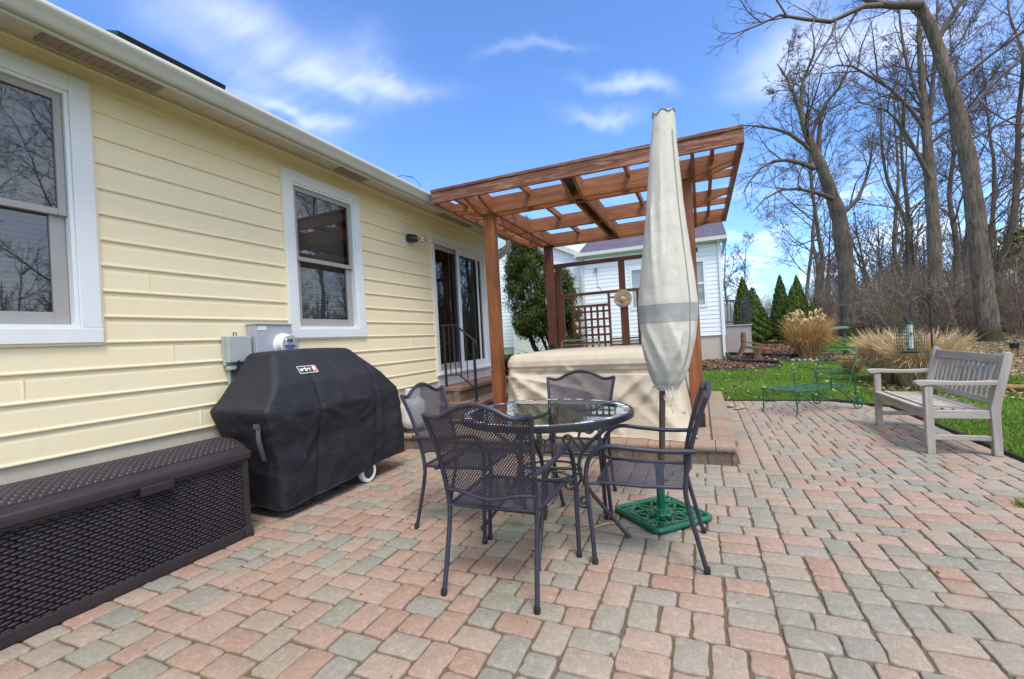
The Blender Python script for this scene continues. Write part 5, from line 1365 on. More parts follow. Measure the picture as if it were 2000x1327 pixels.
# ------------------------------------------------------------------ bird feeder on a shepherd's hook
HX, HY = 3.36, 9.15; hz_ = terr(HX, HY)
hk = thing('feeder_hook', "tall black shepherd's hook pole rising behind the bench", 'pole', (HX, HY, hz_))
dx, dy = -.92, -.38
def hp(s_, z): return (HX + dx * s_, HY + dy * s_, z)
m_ = MB(); m_.tube([hp(0, hz_ - .05), hp(0, .8), hp(0, 1.38)] + [hp(.16 - .16 * math.cos(t), 1.38 + .19 * math.sin(t)) for t in [i * PI / 14 for i in range(1, 15)]] + [hp(.325, 1.30), hp(.35, 1.23), hp(.385, 1.21), hp(.41, 1.225), hp(.42, 1.25)], .0135, 8)
m_.build('rod', M_black, hk, smooth=50)
fx, fy, _ = hp(.34, 0)
fe = thing('bird_feeder', 'green wire cage bird feeder with a clear seed tube hanging from the hook', 'bird feeder', (fx, fy, .72))
m_ = MB(); q = .135; fz0, fz1 = .70, 1.19; ff_ = math.radians(20)
def fp_(a, b, z): return (fx + a * math.cos(ff_) - b * math.sin(ff_), fy + a * math.sin(ff_) + b * math.cos(ff_), z)
nb = 7
for k in range(nb + 1):
    t = -q + 2 * q * k / nb
    for pa, pb in (((t, -q), None), ((t, q), None), ((-q, t), None), ((q, t), None)): m_.tube([fp_(*pa, fz0), fp_(*pa, fz1)], .0026, 4)
    m_.tube([fp_(t, -q, fz1), fp_(t, q, fz1)], .0024, 4); m_.tube([fp_(t, -q, fz0), fp_(t, q, fz0)], .0024, 4)
for k in range(10): z = fz0 + (fz1 - fz0) * k / 9; m_.tube([fp_(-q, -q, z), fp_(q, -q, z), fp_(q, q, z), fp_(-q, q, z)], .0026, 4, closed=True)
m_.build('cage', M_gwire, fe)
m_ = MB(); m_.lathe([(.04, .76), (.04, 1.16), (.037, 1.16), (.037, .76)], 16, (fx, fy, 0)); m_.build('seed_tube', plain('milky_tube', (.62, .66, .64), .3), fe, smooth=40)
m_ = MB(); m_.lathe([(.001, .79), (.036, .79), (.036, .93), (.001, .94)], 14, (fx, fy, 0)); m_.build('seed', plain('bird_seed', (.34, .25, .15), .9, var=.5, scale=60), fe)
m_ = MB(); m_.lathe([(.05, 1.155), (.052, 1.18), (.03, 1.195), (.001, 1.2)], 16, (fx, fy, 0)); m_.lathe([(.001, .745), (.048, .745), (.048, .77), (.001, .775)], 16, (fx, fy, 0)); m_.lathe([(.001, .715), (.12, .715), (.12, .722), (.001, .722)], 20, (fx, fy, 0))
m_.tube([(fx, fy, 1.2), (fx, fy, 1.235)], .004, 6); m_.build('feeder_fittings', M_gwire, fe, smooth=40)
for (zz, a) in ((.84, 0), (.84, PI), (1.0, PI / 2), (1.0, -PI / 2)): m_ = MB(); m_.box(fx + .045 * math.cos(a) - .014, fx + .045 * math.cos(a) + .014, fy + .045 * math.sin(a) - .014, fy + .045 * math.sin(a) + .014, zz - .015, zz + .015); m_.build('perch', M_gwire, fe)

# path light
px_, py_ = 6.8, 14.4; z_ = terr(px_, py_)
pl = thing('path_light', 'small black solar path light on two stakes at the wood edge', 'garden light', (px_, py_, z_))
m_ = MB(); m_.lathe([(.001, .21), (.075, .215), (.085, .235), (.085, .33), (.001, .33)], 16, (px_, py_, z_)); m_.build('lamp_body', M_bplastic, pl, smooth=40)
m_ = MB(); m_.box(px_ - .13, px_ + .13, py_ - .11, py_ + .11, z_ + .332, z_ + .358); m_.build('solar_panel', plain('solar_cell', (.10, .11, .14), .25), pl, bevel=.005)
m_ = MB()
for s_ in (-1, 1): m_.tube([(px_ + s_ * .05, py_, z_ - .03), (px_ + s_ * .05, py_, z_ + .22)], .009, 6)
m_.build('stake', M_bplastic, pl)
# blue pot and log behind the bench
px_, py_ = 4.15, 9.95; z_ = terr(px_, py_)
bp_ = thing('garden_pot', 'dark blue glazed garden pot standing in leaves behind the bench', 'pot', (px_, py_, z_))
m_ = MB(); m_.lathe([(.001, 0), (.11, 0), (.15, .08), (.175, .22), (.165, .33), (.18, .36), (.175, .38), (.15, .37), (.14, .30), (.001, .28)], 28, (px_, py_, z_)); m_.build('vessel', M_bluepot, bp_, smooth=60)
m_ = MB(); m_.lathe([(.001, .381), (.17, .381), (.17, .40), (.05, .43), (.001, .43)], 28, (px_, py_, z_)); m_.build('saucer_lid', plain('pale_blue_saucer', (.22, .33, .45), .4), bp_, smooth=60)
px_, py_ = 4.62, 10.35; z_ = terr(px_, py_)
m_ = MB(); m_.lathe([(.001, 0), (.10, 0), (.15, .06), (.17, .30), (.17, .42), (.15, .42), (.14, .1), (.001, .08)], 24, (px_, py_, z_)); tag(m_.build('planter', plain('sage_planter', (.33, .40, .36), .6), origin=(px_, py_, z_), smooth=50), 'pale sage green planter tub right of the blue pot', 'planter')
m_ = MB(); zl = terr(4.2, 9.5); m_.tube(spline([(3.75, 9.62, zl + .06), (4.05, 9.55, zl + .075), (4.35, 9.5, zl + .07), (4.7, 9.42, zl + .06)], 6), [.055 + .008 * math.sin(i * .8) for i in range(19)], 10)
tag(m_.build('fallen_log', M_log, origin=(4.2, 9.5, zl), smooth=50), 'orange brown fallen log lying in leaves behind the bench', 'log')

# ------------------------------------------------------------------ white neighbour house
GY = 16.4; wz = .18
wh = thing('white_house', 'white sided neighbouring house with purple grey shingle roof and tan skirting', 'house', (-2, GY, wz))
HL, HR, EZ = -4.0, .71, 4.20
LPX = [(0, 0), (.0135, .003), (.0145, .013), (.002, .158), (0, .165)]
w_ = MB(); holes = [(-.28, .26, 1.98, 3.60), (-2.25, -1.22, 2.05, 3.55)]
lap_wall(w_, lambda a, o, z: (a, GY - o, z), HL, HR, 1.02, EZ, holes, .14, LPX)
lap_wall(w_, lambda a, o, z: (HR + o, a, z), GY, GY + 7.5, 1.02, EZ, [], .14, LPX)
# gabled wing to the left
GW = GY + .15; gz0 = .95
def gtop(x): return 4.30 + (2.3 - abs(x + 6.3)) * .50
for k in range(60):
    z = gz0 + k * .14
    if z > 5.5: break
    hwid = 2.3 if z < 4.2 else max(0, 2.3 - (z + .14 - 4.30) / .50)
    if hwid <= .05: break
    lap_wall(w_, lambda a, o, zz: (a, GW - o, zz), -6.3 - hwid, -6.3 + hwid, z, z + .14, [], .14, LPX)
w_.box(HR - .04, HR + .03, GY - .03, GY + .03, 1.02, EZ)
w_.build('wall', M_white_siding, wh)
m_ = MB(); m_.box(HL, HR, GY + .03, GY + .06, -.1, 1.02); m_.box(HR - .06, HR - .03, GY + .03, GY + 7.5, -.1, 1.02); m_.box(-8.6, HL, GW + .03, GW + .06, -.1, .96)
x = HL
while x < HR: m_.box(x, x + .006, GY + .024, GY + .031, 0, 1.02); x += .10
m_.build('skirting', M_tan_skirt, wh)
for (a, b, c, d) in holes:
    m_ = MB()
    for q in ((a, a + .09, c, d), (b - .09, b, c, d), (a + .09, b - .09, d - .09, d), (a + .09, b - .09, c, c + .09)): m_.box(q[0], q[1], GY - .03, GY + .03, q[2], q[3])
    m_.box(a + .09, b - .09, GY - .012, GY + .02, (c + d) / 2 - .03, (c + d) / 2 + .03)
    wo2 = m_.build('window', M_trim, wh)
    m_ = MB(); m_.add([(a + .08, GY + .005, c + .08), (b - .08, GY + .005, c + .08), (b - .08, GY + .005, d - .08), (a + .08, GY + .005, d - .08)], [(0, 1, 2, 3)]); m_.build('pane', M_nglass, wo2)
    m_ = MB(); z = c + .1
    while z < d - .1: m_.beam((a + .09, GY + .045, z), (b - .09, GY + .045, z), .004, .046, up=(0, -.3, .95)); z += .060
    m_.box(a + .05, b - .05, GY + .25, GY + .26, c, d); m_.build('blind', plain('white_blind', (.80, .80, .78), .5, var=.02), wo2)
# roofs
RP = .42
def mroof(name, vs, fs, mt, par, th=.03):
    m_ = MB(); m_.add(vs, fs); o = m_.build(name, mt, par); set_uv(o, lambda c, n_: (c.x if abs(n_.x) < abs(n_.y) or True else c.y, (c.z if abs(n_.z) < .99 else c.y) / .40)); return o
OH = .22; ze = EZ + .03; yr = GY + 3.9; zr = ze + (yr - GY + OH) * RP
ro2 = mroof('roof', [(HL - .05, GY - OH, ze), (HR + .22, GY - OH, ze), (HR + .22, yr, zr), (HL - .05, yr, zr), (HR + .22, GY + 8, ze), (HL - .05, GY + 8, ze)], [(0, 1, 2, 3), (3, 2, 4, 5)], M_shingle, wh)
mroof('gable_roof', [(-6.3, GW - .2, gtop(-6.3) + .06), (-3.85, GW - .2, gtop(-3.85) + .06), (-3.85, GW + 6, gtop(-3.85) + .06), (-6.3, GW + 6, gtop(-6.3) + .06), (-8.75, GW - .2, gtop(-8.75) + .06), (-8.75, GW + 6, gtop(-8.75) + .06)], [(0, 1, 2, 3), (3, 5, 4, 0)], M_shingle, wh)
m_ = MB(); m_.beam((-6.3, GW - .20, gtop(-6.3) - .04), (-3.82, GW - .20, gtop(-3.82) - .04), .04, .17); m_.beam((-6.3, GW - .20, gtop(-6.3) - .041), (-8.78, GW - .20, gtop(-8.78) - .041), .04, .17); m_.beam((-6.3, GW - .08, gtop(-6.3) - .05), (-3.85, GW - .08, gtop(-3.85) - .05), .22, .012); m_.build('rake_board', M_alum, wh)
m_ = MB(); m_.box(HL - .05, HR + .22, GY - OH - .09, GY - OH, ze - .10, ze + .02); m_.box(HL - .05, HR + .22, GY - OH, GY, ze - .13, ze - .10); m_.box(HR + .18, HR + .22, GY - OH, GY + 7.5, ze - .12, ze + .01)
m_.extrude([(0, 0), (-.40, .0), (-.40, .09), (-.18, .10)], (HL + .25, GY - .24, ze - .12), (1, 0, 0), (0, 0, 1), (0, .25, 0)); m_.build('gutter', M_alum, wh)
for (xx, zt_) in ((HR - .03, ze - .1), (HL + .10, ze - .1)):
    m_ = MB(); m_.box(xx - .035, xx + .035, GY - .08, GY - .02, .38, zt_ - .14); m_.beam((xx, GY - .05, zt_ - .12), (xx, GY - OH - .03, zt_), .07, .06); m_.beam((xx, GY - .05, .40), (xx + .05, GY - .16, .26), .075, .065); m_.build('downspout', M_white if xx > 0 else M_alum, wh)
m_ = MB(); m_.lathe([(.001, 0), (.045, -.02), (.06, -.09), (.001, -.09)], 12, (-3.42, GY, 3.62), 'y'); m_.box(-3.46, -3.38, GY - .04, GY - .01, 3.60, 3.70); m_.tube([(-3.40, GY - .03, 3.60), (-3.38, GY - .03, 3.05), (-3.33, GY - .03, 2.95)], .006, 5); m_.build('floodlight', plain('grey_flood', (.20, .21, .24), .5), wh)
# hipped bay in front of the gable
m_ = MB(); m_.box(-6.2, -4.45, 14.9, GW, .3, 3.50); m_.build('bay_wall', M_alum, wh)
mroof('bay_roof', [(-6.4, 14.7, 3.52), (-4.25, 14.7, 3.52), (-4.25, GW, 3.52), (-6.4, GW, 3.52), (-5.7, 15.7, 3.98), (-4.95, 15.7, 3.98), (-4.95, GW, 3.98), (-5.7, GW, 3.98)], [(0, 1, 5, 4), (1, 2, 6, 5), (3, 0, 4, 7), (4, 5, 6, 7)], M_shingle, wh)
m_ = MB(); m_.box(-6.42, -4.23, 14.66, 14.72, 3.42, 3.53); m_.box(-4.29, -4.23, 14.72, GW, 3.42, 3.53); m_.box(-6.42, -6.36, 14.72, GW, 3.42, 3.53); m_.build('bay_gutter', M_alum, wh)

# neighbour's deck
dk = thing('side_deck', 'raised deck with black railing and taupe skirting beside the white house', 'deck', (1.2, 18.6, .3))
m_ = MB(); m_.box(.74, 1.66, 18.2, 20.4, .1, 1.30); x = .76
while x < 1.66: m_.box(x, x + .008, 18.192, 18.2, .2, 1.28); x += .12
m_.build('skirting', M_taupe, dk)
m_ = MB(); m_.box(.72, 1.70, 18.16, 20.4, 1.30, 1.345); m_.build('deck_floor', M_taupe, dk)
m_ = MB(); m_.box(.76, 1.60, 18.22, 18.26, 2.20, 2.25); m_.box(.76, 1.60, 18.22, 18.26, 1.43, 1.47); m_.box(1.58, 1.62, 18.26, 20.3, 2.20, 2.25); m_.box(1.58, 1.62, 18.26, 20.3, 1.43, 1.47); m_.build('rail', M_black, dk)
m_ = MB(); m_.box(1.55, 1.66, 18.18, 18.29, 1.345, 2.36); m_.build('newel_post', M_black, dk)
for k in range(7): m_ = MB(); x = .80 + .112 * k; m_.box(x, x + .022, 18.23, 18.252, 1.47, 2.20); m_.build('baluster', M_black, dk)
for k in range(17): m_ = MB(); y = 18.36 + .112 * k; m_.box(1.589, 1.611, y, y + .022, 1.47, 2.20); m_.build('baluster', M_black, dk)
m_ = MB(); m_.box(.80, 1.12, 18.6, 19.1, 1.345, 2.05); tag(m_.build('deck_bin', plain('grey_bin', (.30, .30, .32), .6), origin=(.96, 18.85, 1.345), bevel=.02), 'grey box standing on the deck behind the black railing', 'box')

# ------------------------------------------------------------------ mulch beds
def blob(name, label, pts, z_up=.02, n=90):
    P_ = spline(list(pts) + [pts[0]], 8)[:-1]; c = sum((Vector((p[0], p[1], 0)) for p in P_), Vector()) / len(P_)
    m_ = MB(); k = len(P_); R_ = 5
    for r_ in range(R_ + 1):
        t = 1 - r_ / R_
        for p in P_:
            x, y = c.x + (p[0] - c.x) * t, c.y + (p[1] - c.y) * t; m_.v.append((x, y, terr(x, y) - .02 + z_up * (1 - t ** 3) * 3 + .015 * N3(x * 6, y * 6, 2) * (1 - t)))
    for r_ in range(R_):
        for i in range(k): j = (i + 1) % k; m_.f.append((r_ * k + i, r_ * k + j, (r_ + 1) * k + j, (r_ + 1) * k + i)); m_.m.append(0); m_.a.append(0)
    tag(m_.build(name, M_mulch, smooth=180), label, kind='structure')
    e_ = MB(); e_.tube([(p[0], p[1], terr(p[0], p[1]) + .012) for p in P_], .022, 6, closed=True)
    tag(e_.build('bed_edging', M_bplastic, origin=(c.x, c.y, terr(c.x, c.y))), label + ', its black rubber edging', 'edging')
    return P_
bed1 = blob('mulch_bed', 'mulched bed at the corner of the white house', [(-1.6, 15.9, 0), (-1.2, 14.6, 0), (-.2, 13.95, 0), (.9, 13.8, 0), (1.7, 14.1, 0), (2.05, 14.6, 0), (1.7, 15.0, 0), (1.1, 15.4, 0), (.6, 16.2, 0)])
bed2 = blob('mulch_bed', 'mulched bed under the tall dry grass and cone evergreens', [(.85, 16.5, 0), (1.6, 15.9, 0), (2.3, 15.7, 0), (2.9, 15.5, 0), (3.7, 15.2, 0), (4.4, 15.6, 0), (4.2, 16.9, 0), (3.8, 18.4, 0), (3.6, 21, 0), (3.4, 23.5, 0), (2.4, 24, 0), (1.9, 20, 0), (1.75, 18, 0)])
def inpoly(x, y, P_):
    c = False; j = len(P_) - 1
    for i in range(len(P_)):
        xi, yi, xj, yj = P_[i][0], P_[i][1], P_[j][0], P_[j][1]
        if (yi > y) != (yj > y) and x < (xj - xi) * (y - yi) / (yj - yi) + xi: c = not c
        j = i
    return c
def flakes(name, label, pts, size, mat_, cat=None, lift=.01, flat=.35):
    """small leaf-like quads lying about"""
    n = len(pts); p = np.array(pts); a = nr.uniform(0, 2 * PI, n); s_ = nr.uniform(.5, 1.2, n) * size; asp = nr.uniform(.3, .75, n)
    u = np.stack([np.cos(a), np.sin(a), nr.normal(0, flat, n)], 1) * s_[:, None]; v = np.stack([-np.sin(a), np.cos(a), nr.normal(0, flat, n)], 1) * (s_ * asp)[:, None]
    c = p + np.array([0, 0, lift]); V = np.empty((n, 4, 3)); V[:, 0] = c - u; V[:, 1] = c - v; V[:, 2] = c + u; V[:, 3] = c + v
    V[:, 0, 2] += s_ * .25; V[:, 2, 2] += s_ * .2
    return tag(raw(name, V.reshape(-1, 3), np.arange(4 * n).reshape(n, 4), mat_, rnd=nr.random(n)), label, kind='stuff')
pts = []
for P_, num in ((bed1, 2200), (bed2, 3800)):
    xs = [p[0] for p in P_]; ys = [p[1] for p in P_]; k = 0
    while k < num:
        x, y = rng.uniform(min(xs), max(xs)), rng.uniform(min(ys), max(ys))
        if inpoly(x, y, P_): pts.append((x, y, terr(x, y) + .02)); k += 1
flakes('mulch_chips', 'shredded bark mulch chips and dead leaves on the beds', pts, .05, M_mulchbits, lift=.02)
# dead leaves: thick on the woodland floor, thin on the lawn
pts = []
while len(pts) < 26000:
    y = rng.uniform(5, 34); xe = forest_x(y); x = xe + abs(rng.gauss(0, 1)) * 6 - rng.random() ** 2 * .9
    if math.hypot(x, y) < 40: pts.append((x, y, terr(x, y)))
flakes('leaf_litter', 'fallen brown and yellow leaves covering the woodland floor', pts, .045, M_litter, lift=.012)
pts = []
while len(pts) < 800:
    x, y = rng.uniform(.3, 7), rng.uniform(8.5, 22)
    if x < forest_x(y): pts.append((x, y, terr(x, y) + .02))
for k in range(500):                                   # drift round the big dry grass and behind the bench
    x, y = rng.gauss(3.5, .9), rng.gauss(9.9, .8)
    if x > 2.6: pts.append((x, y, terr(x, y) + .01))
flakes('scattered_leaves', 'scattered dry leaves on the lawn', pts, .045, M_litter, lift=.02)
pts = []
while len(pts) < 200:
    x, y = rng.uniform(-2.9, 2.3), rng.uniform(.9, 8)
    if on_patio(x, y): pts.append((x, y, .003))
for k in range(26): pts.append((rng.gauss(.42, .09), rng.gauss(7.72, .12), .0))
flakes('patio_debris', 'tiny leaf scraps and bits of twig lying on the pavers', pts, .009, M_mulchbits, lift=.003)
# straws by the umbrella base
m_ = MB()
for (a, b) in (((-.60, 3.05), (-.72, 2.86)), ((-.585, 3.0), (-.80, 2.83)), ((-.10, 2.93), (.02, 2.90))): m_.tube([(*a, .006), ((a[0] + b[0]) / 2 + .01, (a[1] + b[1]) / 2, .012), (*b, .006)], .0022, 4)
tag(m_.build('dry_straw', plain('straw', (.62, .47, .27), .7), origin=(-.6, 3, 0)), 'few pale dry grass stalks lying beside the green umbrella stand', 'straw')

# ------------------------------------------------------------------ blades
def ribbons(name, base, direc, length, width, droop, nseg, mat_, parent=None, rnd=None, curl=None):
    """curved tapering blades: base (n,3), direction (n,3), droop downwards quadratic"""
    n = len(base); t = np.linspace(0, 1, nseg + 1); d = direc / np.linalg.norm(direc, axis=1, keepdims=True)
    P = base[:, None, :] + d[:, None, :] * (length[:, None, None] * t[None, :, None])
    P[:, :, 2] -= droop[:, None] * (t[None, :] ** 2.3) * length[:, None]
    out = np.stack([d[:, 0], d[:, 1], np.zeros(n)], 1); out += nr.normal(0, .05, (n, 3)) * np.array([1, 1, 0]); out /= np.maximum(np.linalg.norm(out, axis=1, keepdims=True), 1e-6)
    if curl is not None: P += out[:, None, :] * (curl[:, None, None] * (t[None, :, None] ** 2) * length[:, None, None])
    a = nr.uniform(0, 2 * PI, n); sd_ = np.stack([np.cos(a), np.sin(a), np.zeros(n)], 1)
    wd = width[:, None] * (1 - t[None, :] ** 2 * .9) * .5
    V = np.empty((n, nseg + 1, 2, 3)); V[:, :, 0] = P - sd_[:, None, :] * wd[..., None]; V[:, :, 1] = P + sd_[:, None, :] * wd[..., None]
    i = np.arange(n)[:, None] * (2 * (nseg + 1)); k = np.arange(nseg)[None, :] * 2
    F = np.stack([i + k, i + k + 1, i + k + 3, i + k + 2], -1).reshape(-1, 4)
    r_ = nr.random(n) if rnd is None else rnd
    return raw(name, V.reshape(-1, 3), F, mat_, parent, rnd=np.repeat(r_, nseg), smooth=180)
# lawn
gb = []
while len(gb) < 130000:
    n = 60000; r_ = 4.2 + 26 * nr.random(n) ** 1.6; a = nr.uniform(R(28), R(96), n); x = r_ * np.cos(a); y = r_ * np.sin(a)
    for xx, yy in zip(x, y):
        if xx < -1.5 and yy > 13: continue
        if on_patio(xx, yy) or xx > forest_x(yy) - rng.random() ** 2 * .7 + .12 or (xx < .27 and yy < 8.45) or inpoly(xx, yy, bed1) or inpoly(xx, yy, bed2) or (yy > GY and xx < .8) or (yy > 18.1 and xx < 1.7): continue
        if on_patio(xx - .02, yy) or on_patio(xx, yy - .03): pass
        gb.append((xx, yy))
gb = gb[:130000]
for _ in range(16000):
    xx, yy = rng.uniform(2.06, 6.2), rng.uniform(-.5, 3.66); gb.append((xx, yy))
gb = np.array(gb); n = len(gb); rr_ = np.hypot(gb[:, 0], gb[:, 1])
base = np.stack([gb[:, 0], gb[:, 1], terr_np(gb[:, 0], gb[:, 1]) - .025], 1)
d = np.stack([nr.normal(0, .35, n), nr.normal(0, .35, n), np.ones(n)], 1)
patch = np.array([N3(x * .7, y * .7, 0) for x, y in gb]) * .35 + .5
lg = ribbons('grass', base, d, nr.uniform(.05, .085, n), np.clip(.0045 + rr_ * .0006, .005, .02), nr.uniform(.1, .5, n), 2, M_grass, rnd=np.clip(patch + nr.normal(0, .22, n), 0, 1))
tag(lg, 'short bright green lawn grass', kind='stuff')
m_ = nr.random; n = 260; a = nr.uniform(0, 2 * PI, n); q = np.sqrt(nr.random(n)) * .075
base = np.stack([1.90 + q * np.cos(a), 3.94 + q * np.sin(a), np.full(n, -.01)], 1); d = np.stack([nr.normal(0, .5, n), nr.normal(0, .5, n), np.ones(n)], 1)
tag(ribbons('weed_tuft', base, d, nr.uniform(.04, .10, n), np.full(n, .006), nr.uniform(.2, .6, n), 3, M_grass), 'tuft of bright grass at the right edge of the pavers', 'weed')

def dry_clump(label, x, y, rad, hgt, nblade, mat_, plumes=0, seed=0, width=.011):
    z = terr(x, y); t_ = thing('ornamental_grass', label, 'dry grass', (x, y, z - .02), 0, 'dry ornamental grass clumps')
    n = nblade; a = nr.uniform(0, 2 * PI, n); rad0 = np.sqrt(nr.random(n)) * rad * .5
    base = np.stack([x + rad0 * np.cos(a), y + rad0 * np.sin(a), np.full(n, z - .02)], 1)
    lean = nr.uniform(.06, 1.0, n) * .28; a2 = a + nr.normal(0, .45, n)
    d = np.stack([np.cos(a2) * lean, np.sin(a2) * lean, np.ones(n)], 1)
    L = hgt * nr.uniform(1.25, 2.25, n); dr = nr.uniform(.16, .70, n)
    k = (nr.random(n) * .55 + .45 * nr.random(n)); ribbons('blades', base, d, L, nr.uniform(.6, 1.4, n) * width, dr, 9, mat_, t_, k, nr.uniform(.03, .26, n))
    # spent stems lower down, darker
    if plumes:
        m_ = MB(); 
        for q in range(plumes):
            a = rng.uniform(0, 2 * PI); rr2 = rng.random() ** .5 * rad * .32; le = rng.uniform(.05, .38); Hh = hgt * rng.uniform(1.35, 1.85)
            p0 = Vector((x + rr2 * math.cos(a), y + rr2 * math.sin(a), z)); dv = Vector((math.cos(a) * le, math.sin(a) * le, 1)).normalized()
            p1 = p0 + dv * Hh; p2 = p1 + (dv + Vector((math.cos(a), math.sin(a), -.1)) * .6).normalized() * .10; p3 = p2 + Vector((math.cos(a) * .06, math.sin(a) * .06, -.06))
            m_.tube([p0, p0 + dv * Hh * .6, p1], [.004, .0035, .003], 4)
            m_.ca = rng.random(); m_.tube([p1 - dv * .06, p1, p2, p3], [.006, .026, .030, .008], 6)
            for w_ in range(12):
                b_ = p1.lerp(p2, rng.random()); e_ = b_ + Vector((rng.gauss(0, .035), rng.gauss(0, .035), rng.gauss(0, .03))); m_.beam(b_, e_, .006, .006)
        m_.build('plumes', M_plume, t_, rnd=True)
dry_clump('tall golden grass clump with feathery plumes in front of the cone evergreens', 3.02, 16.2, .55, .76, 3800, M_dry, 60, width=.017)
dry_clump('wide straw coloured grass clump, the one farther back behind the bird feeder', 3.45, 11.1, .58, .62, 4600, M_dry2, width=.024)
dry_clump('pale drooping grass clump directly behind the bench and hook pole', 3.62, 10.25, .60, .60, 5200, M_dry2, width=.021)
dry_clump('small rusty orange grass clump left of the wide straw coloured clumps', 3.12, 12.4, .3, .33, 800, M_dry, width=.014)

# ------------------------------------------------------------------ evergreens
def leafy(name, C_, N_, size, mat_, parent, asp=.45, rndbias=0.0):
    """small pointed leaf sprays at C_ facing roughly N_"""
    n = len(C_); nn = N_ + nr.normal(0, .45, (n, 3)); nn /= np.linalg.norm(nn, axis=1, keepdims=True)
    upv = np.array([0, 0, 1.0]) + nr.normal(0, .45, (n, 3)); u = upv - nn * np.sum(upv * nn, 1, keepdims=True); u /= np.maximum(np.linalg.norm(u, axis=1, keepdims=True), 1e-5)
    v = np.cross(nn, u); s_ = size * nr.uniform(.6, 1.4, n)[:, None]
    V = np.empty((n, 4, 3)); V[:, 0] = C_ - u * s_ * .8; V[:, 1] = C_ + v * s_ * asp + nn * s_ * .12; V[:, 2] = C_ + u * s_ * 1.1 + nn * s_ * .25; V[:, 3] = C_ - v * s_ * asp + nn * s_ * .12
    return raw(name, V.reshape(-1, 3), np.arange(4 * n).reshape(n, 4), mat_, parent, rnd=np.clip(nr.beta(2, 2.2, n) + rndbias, 0, 1))
def cone_tree(label, x, y, hgt, rad, n):
    z = terr(x, y); t_ = thing('cone_evergreen', label, 'evergreen', (x, y, z), 0, 'cone shaped evergreens beside the white house')
    tt = 1 - np.sqrt(nr.random(n)); tt = tt * .93 + .06; a = nr.uniform(0, 2 * PI, n)
    prof = np.where(tt < .16, .62 + tt / .16 * .38, ((1 - tt) / .84) ** .85)
    lob = 1 + .16 * np.sin(a * 5 + tt * 17) * np.sin(tt * 31 + a * 2) + .08 * np.sin(a * 11 + tt * 40)
    rr2 = rad * prof * lob * (1 - .35 * nr.random(n) ** 2.5)
    C_ = np.stack([x + rr2 * np.cos(a), y + rr2 * np.sin(a), z + tt * hgt], 1); N_ = np.stack([np.cos(a), np.sin(a), np.full(n, .35)], 1)
    leafy('foliage', C_, N_, .055 * (hgt / 2.4) ** .5, M_cone, t_)
    m_ = MB(); m_.tube([(x, y, z - .1), (x + .02, y, z + hgt * .4), (x, y, z + hgt * .9)], [.07, .05, .01], 7); m_.build('trunk', M_bark2, t_)
def along(px, D, py=632.):
    d = fwd + Vector(rt) * ((px - 1000) / 879) - Vector(up) * ((py - 663.5) / 879); return d.x * D, d.y * D
# (x, y, height, radius)
CT = [(2.02, 25.2, 3.30, .74, 'tallest narrow cone evergreen nearest the white house deck'), (2.15, 22.3, 2.55, .86, 'broad cone evergreen in front of the tallest one by the deck'),
      (3.98, 27.6, 3.45, .70, 'slender cone evergreen standing behind the right hand pair'), (3.62, 21.9, 2.45, .80, 'broad bright cone evergreen just left of the tall dry grass'), (4.14, 24.1, 3.0, .70, 'dark cone evergreen overlapping the right side of the broad bright one'), (4.55, 23.2, 1.72, .50, 'shortest cone evergreen directly behind the grass plumes'),
      (.72, 26.5, 2.6, .9, 'cone evergreen half hidden behind the white house corner')]
CT = [(x, y, h_, r_ * .88, lb) for x, y, h_, r_, lb in CT]
for x, y, h_, r_, lb in CT: cone_tree(lb, x, y, h_, r_, 8500)

# loose olive green pine at the right border of the wood
pn = thing('pine_tree', 'olive green pine showing between trunks at the far right picture edge', 'tree', (15.6, 32.5, .4)); CC, NN = [], []
m_ = MB(); m_.tube([(15.6, 32.5, .3), (15.7, 32.5, 3), (15.6, 32.4, 5.8)], [.16, .11, .02], 8)
for k in range(60):
    h_ = rng.random() ** .8; a = rng.uniform(0, 2 * PI); q = 2.1 * (1.05 - h_) * rng.uniform(.5, 1); c = np.array([15.6 + q * math.cos(a), 32.5 + q * math.sin(a), 1.0 + 4.6 * h_]); n = 110
    g_ = nr.normal(0, 1, (n, 3)); g_ /= np.linalg.norm(g_, axis=1, keepdims=True); CC.append(c + g_ * np.array([.5, .5, .22]) * nr.random((n, 1)) ** .5); NN.append(g_ + np.array([0, 0, .6]))
    m_.tube([(15.63, 32.5, 1.0 + 4.6 * h_ - .1), tuple(c)], [.03, .01], 5)
m_.build('trunk', M_bark2, pn, smooth=60); leafy('foliage', np.concatenate(CC), np.concatenate(NN), .11, leaf_mat('pine_needles', [(0, (.13, .14, .05)), (1, (.34, .34, .14))]), pn, .3)
ev = thing('evergreen_tree', 'large multi stemmed dark evergreen tree beyond the end of the yellow house', 'tree', (-3.6, 11.2, .05))
m_ = MB()
stems = [((-3.75, 11.2), (-4.2, 11.0), 1.9), ((-3.6, 11.25), (-4.05, 11.4), 2.6), ((-3.5, 11.2), (-3.95, 11.2), 3.2), ((-3.35, 11.2), (-3.7, 11.1), 2.7), ((-3.2, 11.25), (-3.35, 11.3), 2.3), ((-3.1, 11.2), (-2.95, 11.1), 2.0), ((-3.7, 11.15), (-4.4, 11.5), 2.2)]
